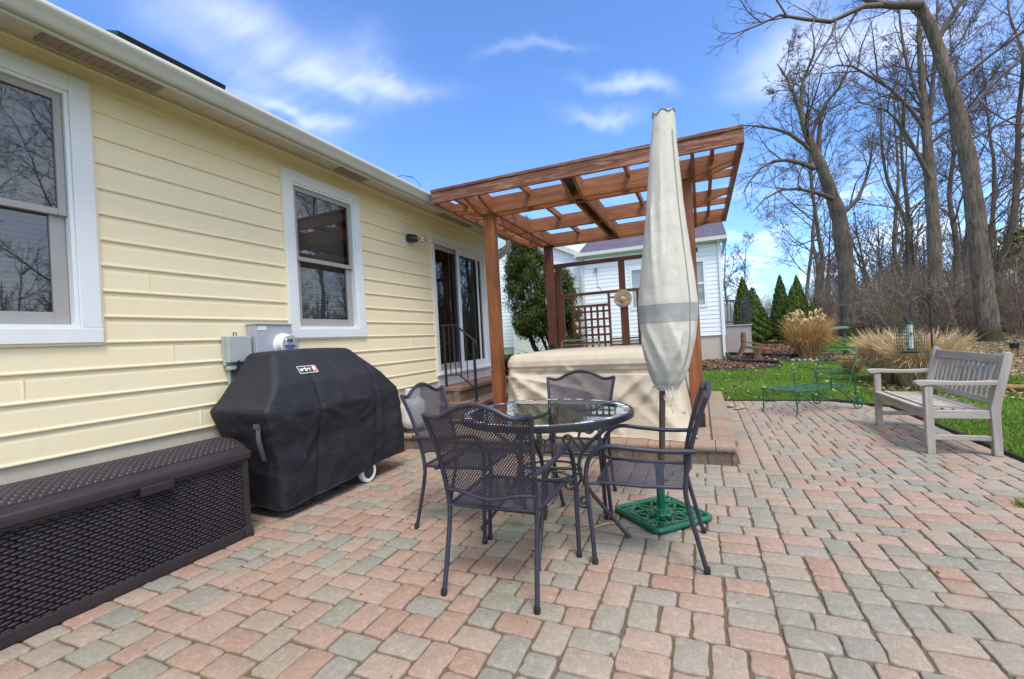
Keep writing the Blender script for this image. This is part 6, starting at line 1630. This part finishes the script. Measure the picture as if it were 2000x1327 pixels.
for (a, b, h_) in stems:
    m_.tube(spline([(a[0], a[1], 0), (a[0] * .8 + b[0] * .2 + .12, a[1], .5), ((a[0] + b[0]) / 2 - .12, (a[1] + b[1]) / 2, h_ * .55), (b[0], b[1], h_)], 5), [.055 * (1 - .04 * i) for i in range(16)], 7)
    for q in range(7):
        t = rng.uniform(.25, .8); p = Vector((a[0], a[1], 0)).lerp(Vector((b[0], b[1], h_)), t); m_.tube([p, p + Vector((rng.gauss(0, .25), rng.gauss(0, .25), .22)), p + Vector((rng.gauss(0, .45), rng.gauss(0, .4), .5))], [.014, .009, .004], 5)
m_.build('trunk', plain('dark_evergreen_bark', (.035, .026, .020), .9, var=.3), ev, smooth=50)
CC, NN = [], []
for k in range(250):
    h_ = rng.random(); big = rng.random() < .66
    if big: cx_, cy_, zb_, H_, Rr = -4.14, 11.2, 1.35, 2.95, .72
    else: cx_, cy_, zb_, H_, Rr = -3.22, 11.15, 1.0, 1.9, .52
    wv = math.sin(PI * min(1, (h_ * .86 + .14))) ** .6 * (1.05 - .35 * h_)
    a = rng.uniform(0, 2 * PI); q = Rr * wv * rng.uniform(.35, 1.0)
    c = np.array([cx_ + q * math.cos(a), cy_ + q * math.sin(a) * .8, zb_ + H_ * h_]); n = rng.randint(170, 340)
    g_ = nr.normal(0, 1, (n, 3)); g_ /= np.linalg.norm(g_, axis=1, keepdims=True); s_ = rng.uniform(.13, .24)
    CC.append(c + g_ * np.array([s_, s_, s_ * 1.15]) * (nr.random((n, 1)) ** .4)); NN.append(g_ + np.array([math.cos(a), math.sin(a), .3]) * .6)
CC = np.concatenate(CC); NN = np.concatenate(NN)
leafy('foliage', CC, NN, .034, M_everg, ev, .36)
# low clipped hedge below it
n = 9000; C_ = np.stack([nr.uniform(-5.2, -1.6, n), 9.9 + nr.uniform(-.28, .28, n), np.zeros(n)], 1); C_[:, 2] = .1 + .78 * nr.random(n) ** .6
hd = thing('hedge', 'low dark clipped hedge behind the beige tub cover', 'hedge', (-3.4, 9.9, 0)); leafy('foliage', C_, np.stack([np.zeros(n), np.full(n, -1.0), np.full(n, .5)], 1), .05, M_hedge, hd)
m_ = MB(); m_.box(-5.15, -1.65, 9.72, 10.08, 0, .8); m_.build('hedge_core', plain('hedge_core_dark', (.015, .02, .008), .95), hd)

# ------------------------------------------------------------------ small things near the white house
rb = thing('rustic_bench', 'tilted old brown wooden bench on the mulch beside the white house', 'bench', (1.25, 15.9, terr(1.2, 15.9)))
z0 = terr(1.25, 15.9)
for yy in (15.75, 16.55):
    m_ = MB(); m_.beam((1.00, yy, z0 - .02), (1.22, yy, z0 + .42), .075, .085); m_.beam((1.22, yy, z0 + .42), (1.24, yy, z0 + .90), .075, .085); m_.build('rear_leg', M_rustic, rb, bevel=.006)
    m_ = MB(); m_.beam((1.55, yy, z0 - .02), (1.70, yy, z0 + .50), .075, .09); m_.build('front_leg', M_rustic, rb, bevel=.006)
    m_ = MB(); m_.beam((1.18, yy, z0 + .60), (1.80, yy, z0 + .48), .05, .035); m_.beam((1.2, yy, z0 + .44), (1.70, yy, z0 + .33), .05, .05); m_.build('arm_rail', M_rustic, rb, bevel=.004)
m_ = MB()
for k in range(4): x = 1.27 + .11 * k; m_.beam((x, 15.7, z0 + .45 - .022 * k), (x, 16.6, z0 + .45 - .022 * k), .085, .025)
m_.build('seat', M_rustic, rb, bevel=.004)
m_ = MB(); m_.beam((1.235, 15.7, z0 + .80), (1.235, 16.6, z0 + .80), .03, .09); m_.beam((1.225, 15.7, z0 + .64), (1.225, 16.6, z0 + .64), .03, .07); m_.build('backrest', M_rustic, rb, bevel=.004)
def pipe(label, pts):
    P_ = spline(pts, 14); m_ = MB(); m_.tube(P_, [.055 + .006 * (i % 2) for i in range(len(P_))], 10); tag(m_.build('drain_pipe', M_bplastic, origin=P_[0], smooth=25), label, 'pipe')
z0 = terr(.8, 16)
pipe('black corrugated drain pipe curving from the white downspout onto the mulch', [(.73, 16.22, z0 + .24), (.80, 16.0, z0 + .12), (.95, 15.6, z0 + .06), (1.25, 15.15, z0 + .05), (1.65, 14.75, z0 + .05), (1.95, 14.5, z0 + .04)])
pipe('straight black drain pipe lying behind the old wooden bench', [(.85, 17.6, .34), (1.5, 17.1, .32), (2.1, 16.7, .30), (2.62, 16.35, .27)])
x, y = 1.98, 17.4; z0 = terr(x, y)
m_ = MB(); m_.lathe([(.001, 0), (.10, 0), (.135, .20), (.155, .20), (.155, .25), (.13, .25), (.12, .22), (.001, .21)], 20, (x, y, z0)); tag(m_.build('terracotta_pot', M_terra, origin=(x, y, z0), smooth=40), 'terracotta flower pot on the mulch right of the old wooden bench', 'pot')
x, y = 4.55, 19.6; z0 = terr(x, y); ft = thing('feeder_table', 'grey green platform feeder on a post beyond the tall dry grass', 'bird table', (x, y, z0))
m_ = MB(); m_.box(x - .34, x + .30, y - .2, y + .2, z0 + .62, z0 + .70); m_.build('tray', plain('grey_green_tray', (.17, .24, .20), .6), ft, bevel=.01)
m_ = MB(); m_.box(x + .16, x + .24, y - .04, y + .04, z0 - .05, z0 + .62); m_.build('post', M_gwire, ft)
x, y = 3.75, 15.0; z0 = terr(x, y); lb_ = thing('low_bench', 'low green garden seat on the lawn behind the chaise back', 'bench', (x, y, z0))
m_ = MB()
for k in range(4): m_.box(x - .62, x + .55, y - .18 + .09 * k, y - .11 + .09 * k, z0 + .27, z0 + .30)
m_.build('seat', M_gpaint, lb_)
for xx in (x - .1, x + .42):
    m_ = MB(); m_.box(xx - .035, xx + .035, y - .16, y - .10, z0 - .02, z0 + .27); m_.box(xx - .035, xx + .035, y + .10, y + .16, z0 - .02, z0 + .27); m_.build('leg', M_black, lb_)
m_ = MB()
for k in range(9): a = k * .7; x, y = 2.45 + .14 * k, 15.45 - .05 * k + .06 * math.sin(k * 3); m_.lathe([(.001, -.02), (.05, 0), (.06, .03), (.04, .06), (.001, .07)], 8, (x, y, terr(x, y) - .01))
tag(m_.build('stone_border', plain('grey_stones', (.30, .28, .25), .9, var=.3), origin=(3, 15.3, terr(3, 15.3)), smooth=60), 'short row of grey edging stones along the grass bed', 'stones')
m_ = MB()
for (x, y, s_) in ((.37, 7.85, .055), (.50, 7.70, .06), (.44, 7.62, .04)): m_.lathe([(.001, 0), (s_, .01), (s_ * 1.1, s_ * .5), (s_ * .6, s_ * .95), (.001, s_)], 7, (x, y, 0))
tag(m_.build('loose_stones', plain('tan_stones', (.34, .26, .17), .9, var=.3), origin=(.44, 7.7, 0)), 'few loose tan stones at the far corner of the raised terrace', 'stones')

# ------------------------------------------------------------------ bare trees
def tubes(polys, sides):
    """polys: list of (P (k,3) array, R (k,) array) all with the same k -> verts, faces"""
    P = np.stack([p for p, _ in polys]); Rr = np.stack([r for _, r in polys]); n, k, _ = P.shape
    t = np.empty_like(P); t[:, 1:-1] = P[:, 2:] - P[:, :-2]; t[:, 0] = P[:, 1] - P[:, 0]; t[:, -1] = P[:, -1] - P[:, -2]
    t /= np.maximum(np.linalg.norm(t, axis=2, keepdims=True), 1e-6)
    ax = P[:, -1] - P[:, 0]; ref = np.cross(ax, np.array([.31, .77, .55])); ref /= np.maximum(np.linalg.norm(ref, axis=1, keepdims=True), 1e-6)
    u = ref[:, None, :] - t * np.sum(ref[:, None, :] * t, 2, keepdims=True); u /= np.maximum(np.linalg.norm(u, axis=2, keepdims=True), 1e-6); v = np.cross(t, u)
    a = np.arange(sides) * 2 * PI / sides
    V = P[:, :, None, :] + Rr[:, :, None, None] * (u[:, :, None, :] * np.cos(a)[None, None, :, None] + v[:, :, None, :] * np.sin(a)[None, None, :, None])
    i = np.arange(n)[:, None, None] * (k * sides); j = np.arange(k - 1)[None, :, None] * sides; q = np.arange(sides)[None, None, :]; q2 = (q + 1) % sides
    F = np.stack([i + j + q, i + j + q2, i + j + sides + q2, i + j + sides + q], -1).reshape(-1, 4)
    return V.reshape(-1, 3), F
def merge(parts):
    Vs, Fs, b = [], [], 0
    for V, F in parts: Vs.append(V); Fs.append(F + b); b += len(V)
    return np.concatenate(Vs), np.concatenate(Fs)
def branch(r_, p, d, L, rad, k, wig, upb, endr):
    """wandering polyline of k points"""
    pts = [np.array(p)]; d = np.array(d, float); d /= np.linalg.norm(d); s_ = L / (k - 1)
    for i in range(k - 1):
        d = d + r_.normal(0, wig, 3) + np.array([0, 0, upb]); d /= np.linalg.norm(d); pts.append(pts[-1] + d * s_)
    t = np.linspace(0, 1, k); return np.array(pts), rad * (1 - t) + endr * t
def side_dir(r_, d, ang):
    d = d / np.linalg.norm(d); a = r_.normal(0, 1, 3); a -= d * np.dot(a, d); a /= np.linalg.norm(a); return d * math.cos(ang) + a * math.sin(ang)
def bare_tree(name, label, loc, trunk, rads, limbs=(), seed=1, group=None, mat_=None, matt=None, nl=16, lo=.35, llen=.42, dens=(9, 6, 4), twig=.006, droop=0.0, shoots=0):
    """trunk: world polyline; limbs: explicit limb polylines (points, r0, r1)"""
    r_ = np.random.default_rng(seed); t_ = thing(name, label, 'tree', loc, 0, group)
    tp = np.array([tuple(p) for p in spline(trunk, 5)]); n = len(tp); tr_ = np.interp(np.linspace(0, 1, n), np.linspace(0, 1, len(rads)), rads)
    m_ = MB(); fl_ = [1.0] * n
    tr2 = [float(q) * (1 + .05 * math.sin(i * 1.7)) for i, q in enumerate(tr_)]
    if len(tr2) > 3: tr2[0] *= 1.45; tr2[1] *= 1.12
    m_.tube([tuple(q) for q in tp], tr2, 14); m_.build('trunk', mat_ or M_bark, t_, smooth=180)
    H = np.linalg.norm(tp[-1] - tp[0]); L1 = []
    cum = np.linspace(0, 1, n)
    for k in range(nl):
        f = lo + (1 - lo) * (k + r_.random()) / nl; i = min(n - 2, int(f * (n - 1))); p = tp[i] + (tp[i + 1] - tp[i]) * r_.random(); d = tp[i + 1] - tp[i]
        L = H * llen * (1.15 - .75 * (f - lo) / (1 - lo)) * r_.uniform(.6, 1.15)
        dd = side_dir(r_, d, r_.uniform(.6, 1.15)); L1.append(branch(r_, p, dd, L, min(.42 * tr_[i], .021 * L), 7, .16, .05 - droop, twig * 1.5))
    for pts, ra, rb in limbs:
        q = np.array([tuple(p) for p in spline(pts, 3)]); q = np.stack([np.interp(np.linspace(0, 1, 7), np.linspace(0, 1, len(q)), q[:, c]) for c in range(3)], 1) if False else q
        kk = len(q); idx = np.linspace(0, kk - 1, 7); q7 = np.stack([np.interp(idx, np.arange(kk), q[:, c]) for c in range(3)], 1)
        L1.append((q7, np.linspace(ra, rb, 7)))
    def kids(par, num, lf, ang, k, wig, upb, rf, endr):
        out = []
        for P, Rr in par:
            Lp = np.sum(np.linalg.norm(np.diff(P, axis=0), axis=1)); m2 = max(2, int(num * r_.uniform(.7, 1.3)))
            for q in range(m2):
                f = .18 + .82 * (q + r_.random()) / m2; i = min(len(P) - 2, int(f * (len(P) - 1))); t = f * (len(P) - 1) - i; p = P[i] * (1 - t) + P[i + 1] * t
                d = side_dir(r_, P[i + 1] - P[i], r_.uniform(*ang)); L = Lp * lf * (1.2 - .7 * f) * r_.uniform(.55, 1.25)
                out.append(branch(r_, p, d, max(L, .12), max(endr * 1.3, min(Rr[i] * .55, rf * L)), k, wig, upb, endr))
        return out
    L2 = kids(L1, dens[0], .50, (.45, 1.0), 6, .17, .03 - droop, .016, twig)
    L3 = kids(L2, dens[1], .48, (.45, 1.05), 5, .2, .02 - droop, .014, twig * .8)
    L4 = kids(L3, dens[2], .50, (.4, 1.0), 4, .2, .03 - droop, .014, twig * .65)
    for q in range(shoots):
        i = r_.integers(2, n - 2); L4.append(branch(r_, tp[i] + (tp[i + 1] - tp[i]) * r_.random(), side_dir(r_, tp[i + 1] - tp[i], r_.uniform(.7, 1.4)), r_.uniform(.35, 1.5), .009, 4, .25, .02, .004))
    V, F = merge([tubes(L1, 6), tubes(L2, 4), tubes(L3, 3), tubes(L4, 3)])
    raw('crown', V, F, matt or M_twig, t_)
    return t_
WG = 'bare woodland trees'
# the big tree on the right, its trunk leaning up and left into a long limb over the lawn
bare_tree('bare_tree', 'biggest bare tree with thick grey trunk leaning left and a long limb overhead', (8.36, 18.85, .3), [(8.38, 18.85, .15), (8.25, 18.76, 1.45), (8.15, 18.72, 3.38), (8.0, 18.66, 5.8), (7.77, 18.56, 7.42), (7.51, 18.45, 8.72), (7.14, 18.3, 10.19), (6.78, 18.15, 11.05), (6.28, 17.93, 12.17), (5.97, 17.8, 13.5), (6.1, 17.9, 15.5)], [.30, .265, .24, .215, .19, .17, .155, .14, .105, .075, .03],
    limbs=[([(6.78, 18.1, 11.0), (6.4, 17.6, 10.80), (5.9, 17.2, 10.68), (5.3, 16.9, 10.75), (4.8, 16.6, 11.05)], .16, .07), ([(5.6, 17.1, 10.72), (5.0, 16.42, 10.50), (4.21, 16.09, 10.1), (3.52, 15.8, 10.04), (2.98, 15.57, 10.3), (2.42, 15.34, 10.29), (1.85, 15.1, 9.99), (1.36, 14.89, 9.85)], .085, .014),
           ([(7.22, 18.33, 9.75), (7.6, 18.32, 10.45), (7.96, 18.42, 10.96), (8.38, 18.6, 11.88), (8.64, 18.71, 12.82)], .09, .03), ([(7.9, 18.6, 6.6), (9.2, 18.4, 7.2), (10.6, 18.2, 7.3), (12.2, 18.2, 6.9)], .045, .012), ([(7.6, 18.5, 8.4), (9.4, 18.0, 9.6), (11.2, 17.8, 10.2), (13.0, 17.6, 10.1)], .05, .012), ([(7.8, 18.6, 7.3), (9.0, 18.9, 8.6), (10.4, 19.0, 9.6), (11.6, 19.2, 9.9)], .045, .012)],
    seed=3, nl=5, lo=.72, llen=.22, dens=(11, 7, 5), twig=.005, droop=.05, shoots=150)
bare_tree('bare_tree', 'broad bare tree with many arching limbs, leftmost of the wood', (6.74, 26.7, .5), [(6.74, 26.7, .45), (6.7, 26.68, 2.93), (6.55, 26.62, 5.95), (6.14, 26.44, 7.73), (5.68, 26.25, 9.26), (5.24, 26.07, 10.54), (4.96, 25.95, 11.81), (4.56, 25.78, 13.09), (4.1, 25.6, 14.0)], [.42, .36, .33, .27, .22, .155, .095, .06, .025],
    limbs=[([(5.54, 26.19, 9.52), (4.43, 25.73, 10.59), (3.07, 25.16, 11.0), (2.15, 24.77, 11.1)], .11, .02), ([(5.54, 26.19, 8.77), (4.59, 25.8, 9.2), (3.67, 25.41, 9.26), (2.83, 25.06, 8.68), (2.21, 24.79, 7.72)], .12, .02), ([(6.2, 26.3, 7.2), (5.63, 25.8, 7.4), (4.54, 25.0, 7.63), (3.43, 24.4, 7.46), (2.51, 24.0, 6.6)], .12, .02),
           ([(5.18, 26.04, 10.67), (5.03, 25.98, 12.31), (5.52, 26.19, 13.78), (5.84, 26.32, 14.6), (5.7, 26.2, 15.8)], .10, .02), ([(5.74, 26.28, 9.01), (5.83, 26.32, 10.76), (6.17, 26.46, 11.99), (6.84, 26.74, 12.6), (7.4, 26.9, 13.9)], .12, .02), ([(6.5, 26.6, 6.4), (7.4, 27, 7.2), (8.0, 27.2, 8.8), (8.2, 27.2, 10.4)], .12, .02)],
    seed=5, nl=8, lo=.5, llen=.28, dens=(11, 7, 5), twig=.006, group=WG)
bare_tree('bare_tree', 'tall straight bare tree with forked top just left of the biggest trunk', (8.69, 23.07, .45), [(8.69, 23.07, .4), (8.69, 23.07, 2.42), (8.72, 23.08, 5.07), (8.69, 23.07, 7.11), (8.65, 23.05, 8.95), (8.6, 23.03, 10.79), (8.6, 23.03, 12.63), (8.78, 23.11, 15.2)], [.27, .24, .21, .185, .15, .11, .075, .025],
    limbs=[([(8.65, 23.05, 8.6), (7.8, 22.7, 10.02), (6.72, 22.24, 10.9), (5.81, 21.86, 11.47), (5.05, 21.54, 11.21)], .085, .015), ([(8.69, 23.0, 6.6), (7.74, 22.24, 8.43), (7.06, 21.95, 9.36), (5.97, 21.49, 9.73)], .085, .015), ([(8.66, 23.05, 8.2), (8.9, 23.1, 10), (9.15, 23.2, 12), (9.3, 23.2, 14)], .10, .03), ([(8.62, 23.0, 9.5), (8.1, 22.8, 11.2), (7.9, 22.7, 13), (7.9, 22.6, 14.4)], .07, .02)],
    seed=8, nl=10, lo=.42, llen=.24, dens=(10, 7, 5), twig=.006, group=WG, shoots=90)
# the rest of the wood: five kinds built once, then copied
def proto(i, h_, seed, lean):
    r_ = random.Random(seed); tr_ = [(0, 0, -.1)]; x = y = 0
    for k in range(1, 8): x += lean[0] * h_ / 7 + r_.gauss(0, .012) * h_; y += lean[1] * h_ / 7 + r_.gauss(0, .012) * h_; tr_.append((x, y, h_ * k / 7))
    rb_ = .0098 * h_; return bare_tree('bare_tree', '', (0, 0, 0), tr_, [rb_, rb_ * .86, rb_ * .78, rb_ * .66, rb_ * .52, rb_ * .36, rb_ * .2, .02], seed=seed, nl=15, lo=.28, llen=.30, dens=(8, 6, 5), twig=.007, group=WG, mat_=M_bark2)
PR = [proto(0, 15, 21, (.03, .01)), proto(1, 16, 22, (-.06, .02)), proto(2, 13, 23, (.0, -.02)), proto(3, 17, 24, (-.03, -.01)), proto(4, 14, 25, (.07, .0))]
# x, y, kind, scale, turn
WT = [(6.2, 30.6, 1, .95, .3), (11.1, 26.3, 2, .95, 2.0), (10.5, 22.4, 3, .8, 4.1), (12.9, 38, 3, 1.1, 3.3), (7.0, 36, 4, 1.0, .8), (10.2, 29, 4, 1.0, 2.7), (12.4, 30.5, 0, 1.1, .4),
      (14.2, 21.3, 0, 1.0, 5.4), (16.5, 27, 3, 1.0, 1.0), (15.2, 33, 2, 1.2, 2.4), (18, 30, 4, 1.0, 4.0), (9.2, 44, 0, 1.2, .9), (14.5, 43, 1, 1.2, 3.0), (19, 38, 2, 1.3, 1.1),
      # beyond the right edge of the picture; seen only mirrored in the windows
      (11.5, 15.5, 1, .9, .2), (14, 12.5, 3, .9, 2.9), (13, 9.2, 0, .85, 1.4), (17, 15.5, 4, 1.0, 3.8), (17.5, 8, 2, 1.0, .6), (20, 11.5, 1, 1.0, 5.1), (16.5, 4.8, 3, .95, 2.2), (21, 5.5, 0, 1.0, 3.0), (19, 20, 2, 1.1, 1.7), (23, 16, 3, 1.1, 4.7)]
side = ['grey bare tree', 'slender bare tree', 'tall bare tree', 'leaning bare tree', 'twiggy bare tree']
where_ = ['behind the arching limbs of the leftmost broad tree', 'right of the tall straight tree, behind the biggest trunk', 'near the right picture edge behind the path light', 'far back behind the straw grass clumps', 'far back behind the tall dry grass clump', 
          'behind the bird feeder cage', 'behind the shepherd hook pole', 'at the right border, its crown cut by the picture edge', 'deep in the wood right of the biggest trunk', 'deep in the wood behind the tall straight tree', 'deep in the wood at the far right', 'deep behind the low green garden seat', 'deep behind the bird feeder', 'deepest of those right of the biggest trunk']
for i, (x, y, k, s_, tn) in enumerate(WT):
    c = PR[k] if i == [q[2] for q in WT].index(k) else copy_tree(PR[k])
    c.location = (x, y, terr(x, y) - .05); c.scale = (s_, s_, s_); c.rotation_euler = (0, 0, tn)
    c['label'] = (side[k] + ' ' + where_[i]) if i < len(where_) else ('bare tree of the near wood, mirrored in the house windows, number hidden')
    if i >= len(where_): c['label'] = 'bare woodland tree outside the picture, reflected in the house windows'
# two thin pale-barked young trees between the white house and the cones
for (x, y, h_, sd_, lb) in ((1.6, 31, 6.2, 41, 'young pale barked tree seen over the black deck railing'), (2.9, 33, 6.8, 42, 'young pale barked tree between the two groups of cone evergreens')):
    bare_tree('young_tree', lb, (x, y, terr(x, y)), [(x, y, .3), (x + .05, y, 2), (x - .1, y, 4), (x + .1, y, h_)], [.09, .07, .05, .015], seed=sd_, nl=14, lo=.18, llen=.5, dens=(6, 4, 3), twig=.010, mat_=M_birch, matt=M_twig)

# brush: a mass of thin stems that nobody could count
def brush(n, seed):
    r_ = np.random.default_rng(seed); A = []; B = []
    for k in range(n):
        y = r_.uniform(11, 40); x = forest_x(y) + .6 + abs(r_.normal(0, 1)) * 4.5
        if y < 17.5: x += 2.2
        if math.hypot(x, y) < 22.5: continue
        z = terr(x, y); L = r_.uniform(1.0, 3.6) * (1.0 if y > 19 else .8)
        d = np.array([r_.normal(0, .35), r_.normal(0, .35), 1.0]); P, Rr = branch(r_, (x, y, z - .05), d, L, .005 + .0018 * L, 6, .14, -.005, .0035); A.append((P, Rr))
        for q in range(5):
            i = r_.integers(1, 5); b = branch(r_, P[i], side_dir(r_, P[i + 1] - P[i], r_.uniform(.4, 1.1)), L * r_.uniform(.2, .5), .005, 4, .25, 0, .003); B.append(b)
            for w_ in range(2): B.append(branch(r_, b[0][r_.integers(1, 3)], side_dir(r_, b[0][2] - b[0][1], r_.uniform(.4, 1.1)), L * r_.uniform(.1, .25), .0038, 4, .25, 0, .0028))
    V, F = merge([tubes(A, 4), tubes(B, 3)])
    ca = np.clip(r_.normal(.5, .24, len(A)), 0, 1); cb = np.clip(np.repeat(ca, 15) + r_.normal(0, .1, len(B)), 0, 1)
    return V, F, np.concatenate([np.repeat(ca, 5 * 4), np.repeat(cb, 3 * 3)])
V, F, RN = brush(3600, 77)
tag(raw('brush_thicket', V, F, M_twig2, rnd=RN), 'tangled brown brush and saplings along the edge of the wood', kind='stuff')
def farwood(seed):
    r_ = np.random.default_rng(seed); A = []; B = []
    for k in range(480):
        a = r_.uniform(R(5), R(79)); q = r_.uniform(46, 85); x, y = q * math.cos(a), q * math.sin(a); h_ = r_.uniform(5, 11)
        P, Rr = branch(r_, (x, y, .3), (r_.normal(0, .06), r_.normal(0, .06), 1), h_, .14, 6, .05, .02, .03); A.append((P, Rr))
        for w_ in range(16):
            i = r_.integers(1, 5); b = branch(r_, P[i], side_dir(r_, P[i + 1] - P[i], r_.uniform(.4, 1.0)), h_ * r_.uniform(.15, .4), .04, 4, .15, .04, .015); B.append(b)
            for e_ in range(2): B.append(branch(r_, b[0][2], side_dir(r_, b[0][2] - b[0][1], r_.uniform(.4, 1.0)), h_ * r_.uniform(.08, .2), .02, 4, .2, .03, .012))
    return merge([tubes(A, 4), tubes(B, 3)])
V, F = farwood(5)
tag(raw('distant_wood', V, F, M_twig), 'distant bare wood reading as one grey brown mass', kind='stuff')
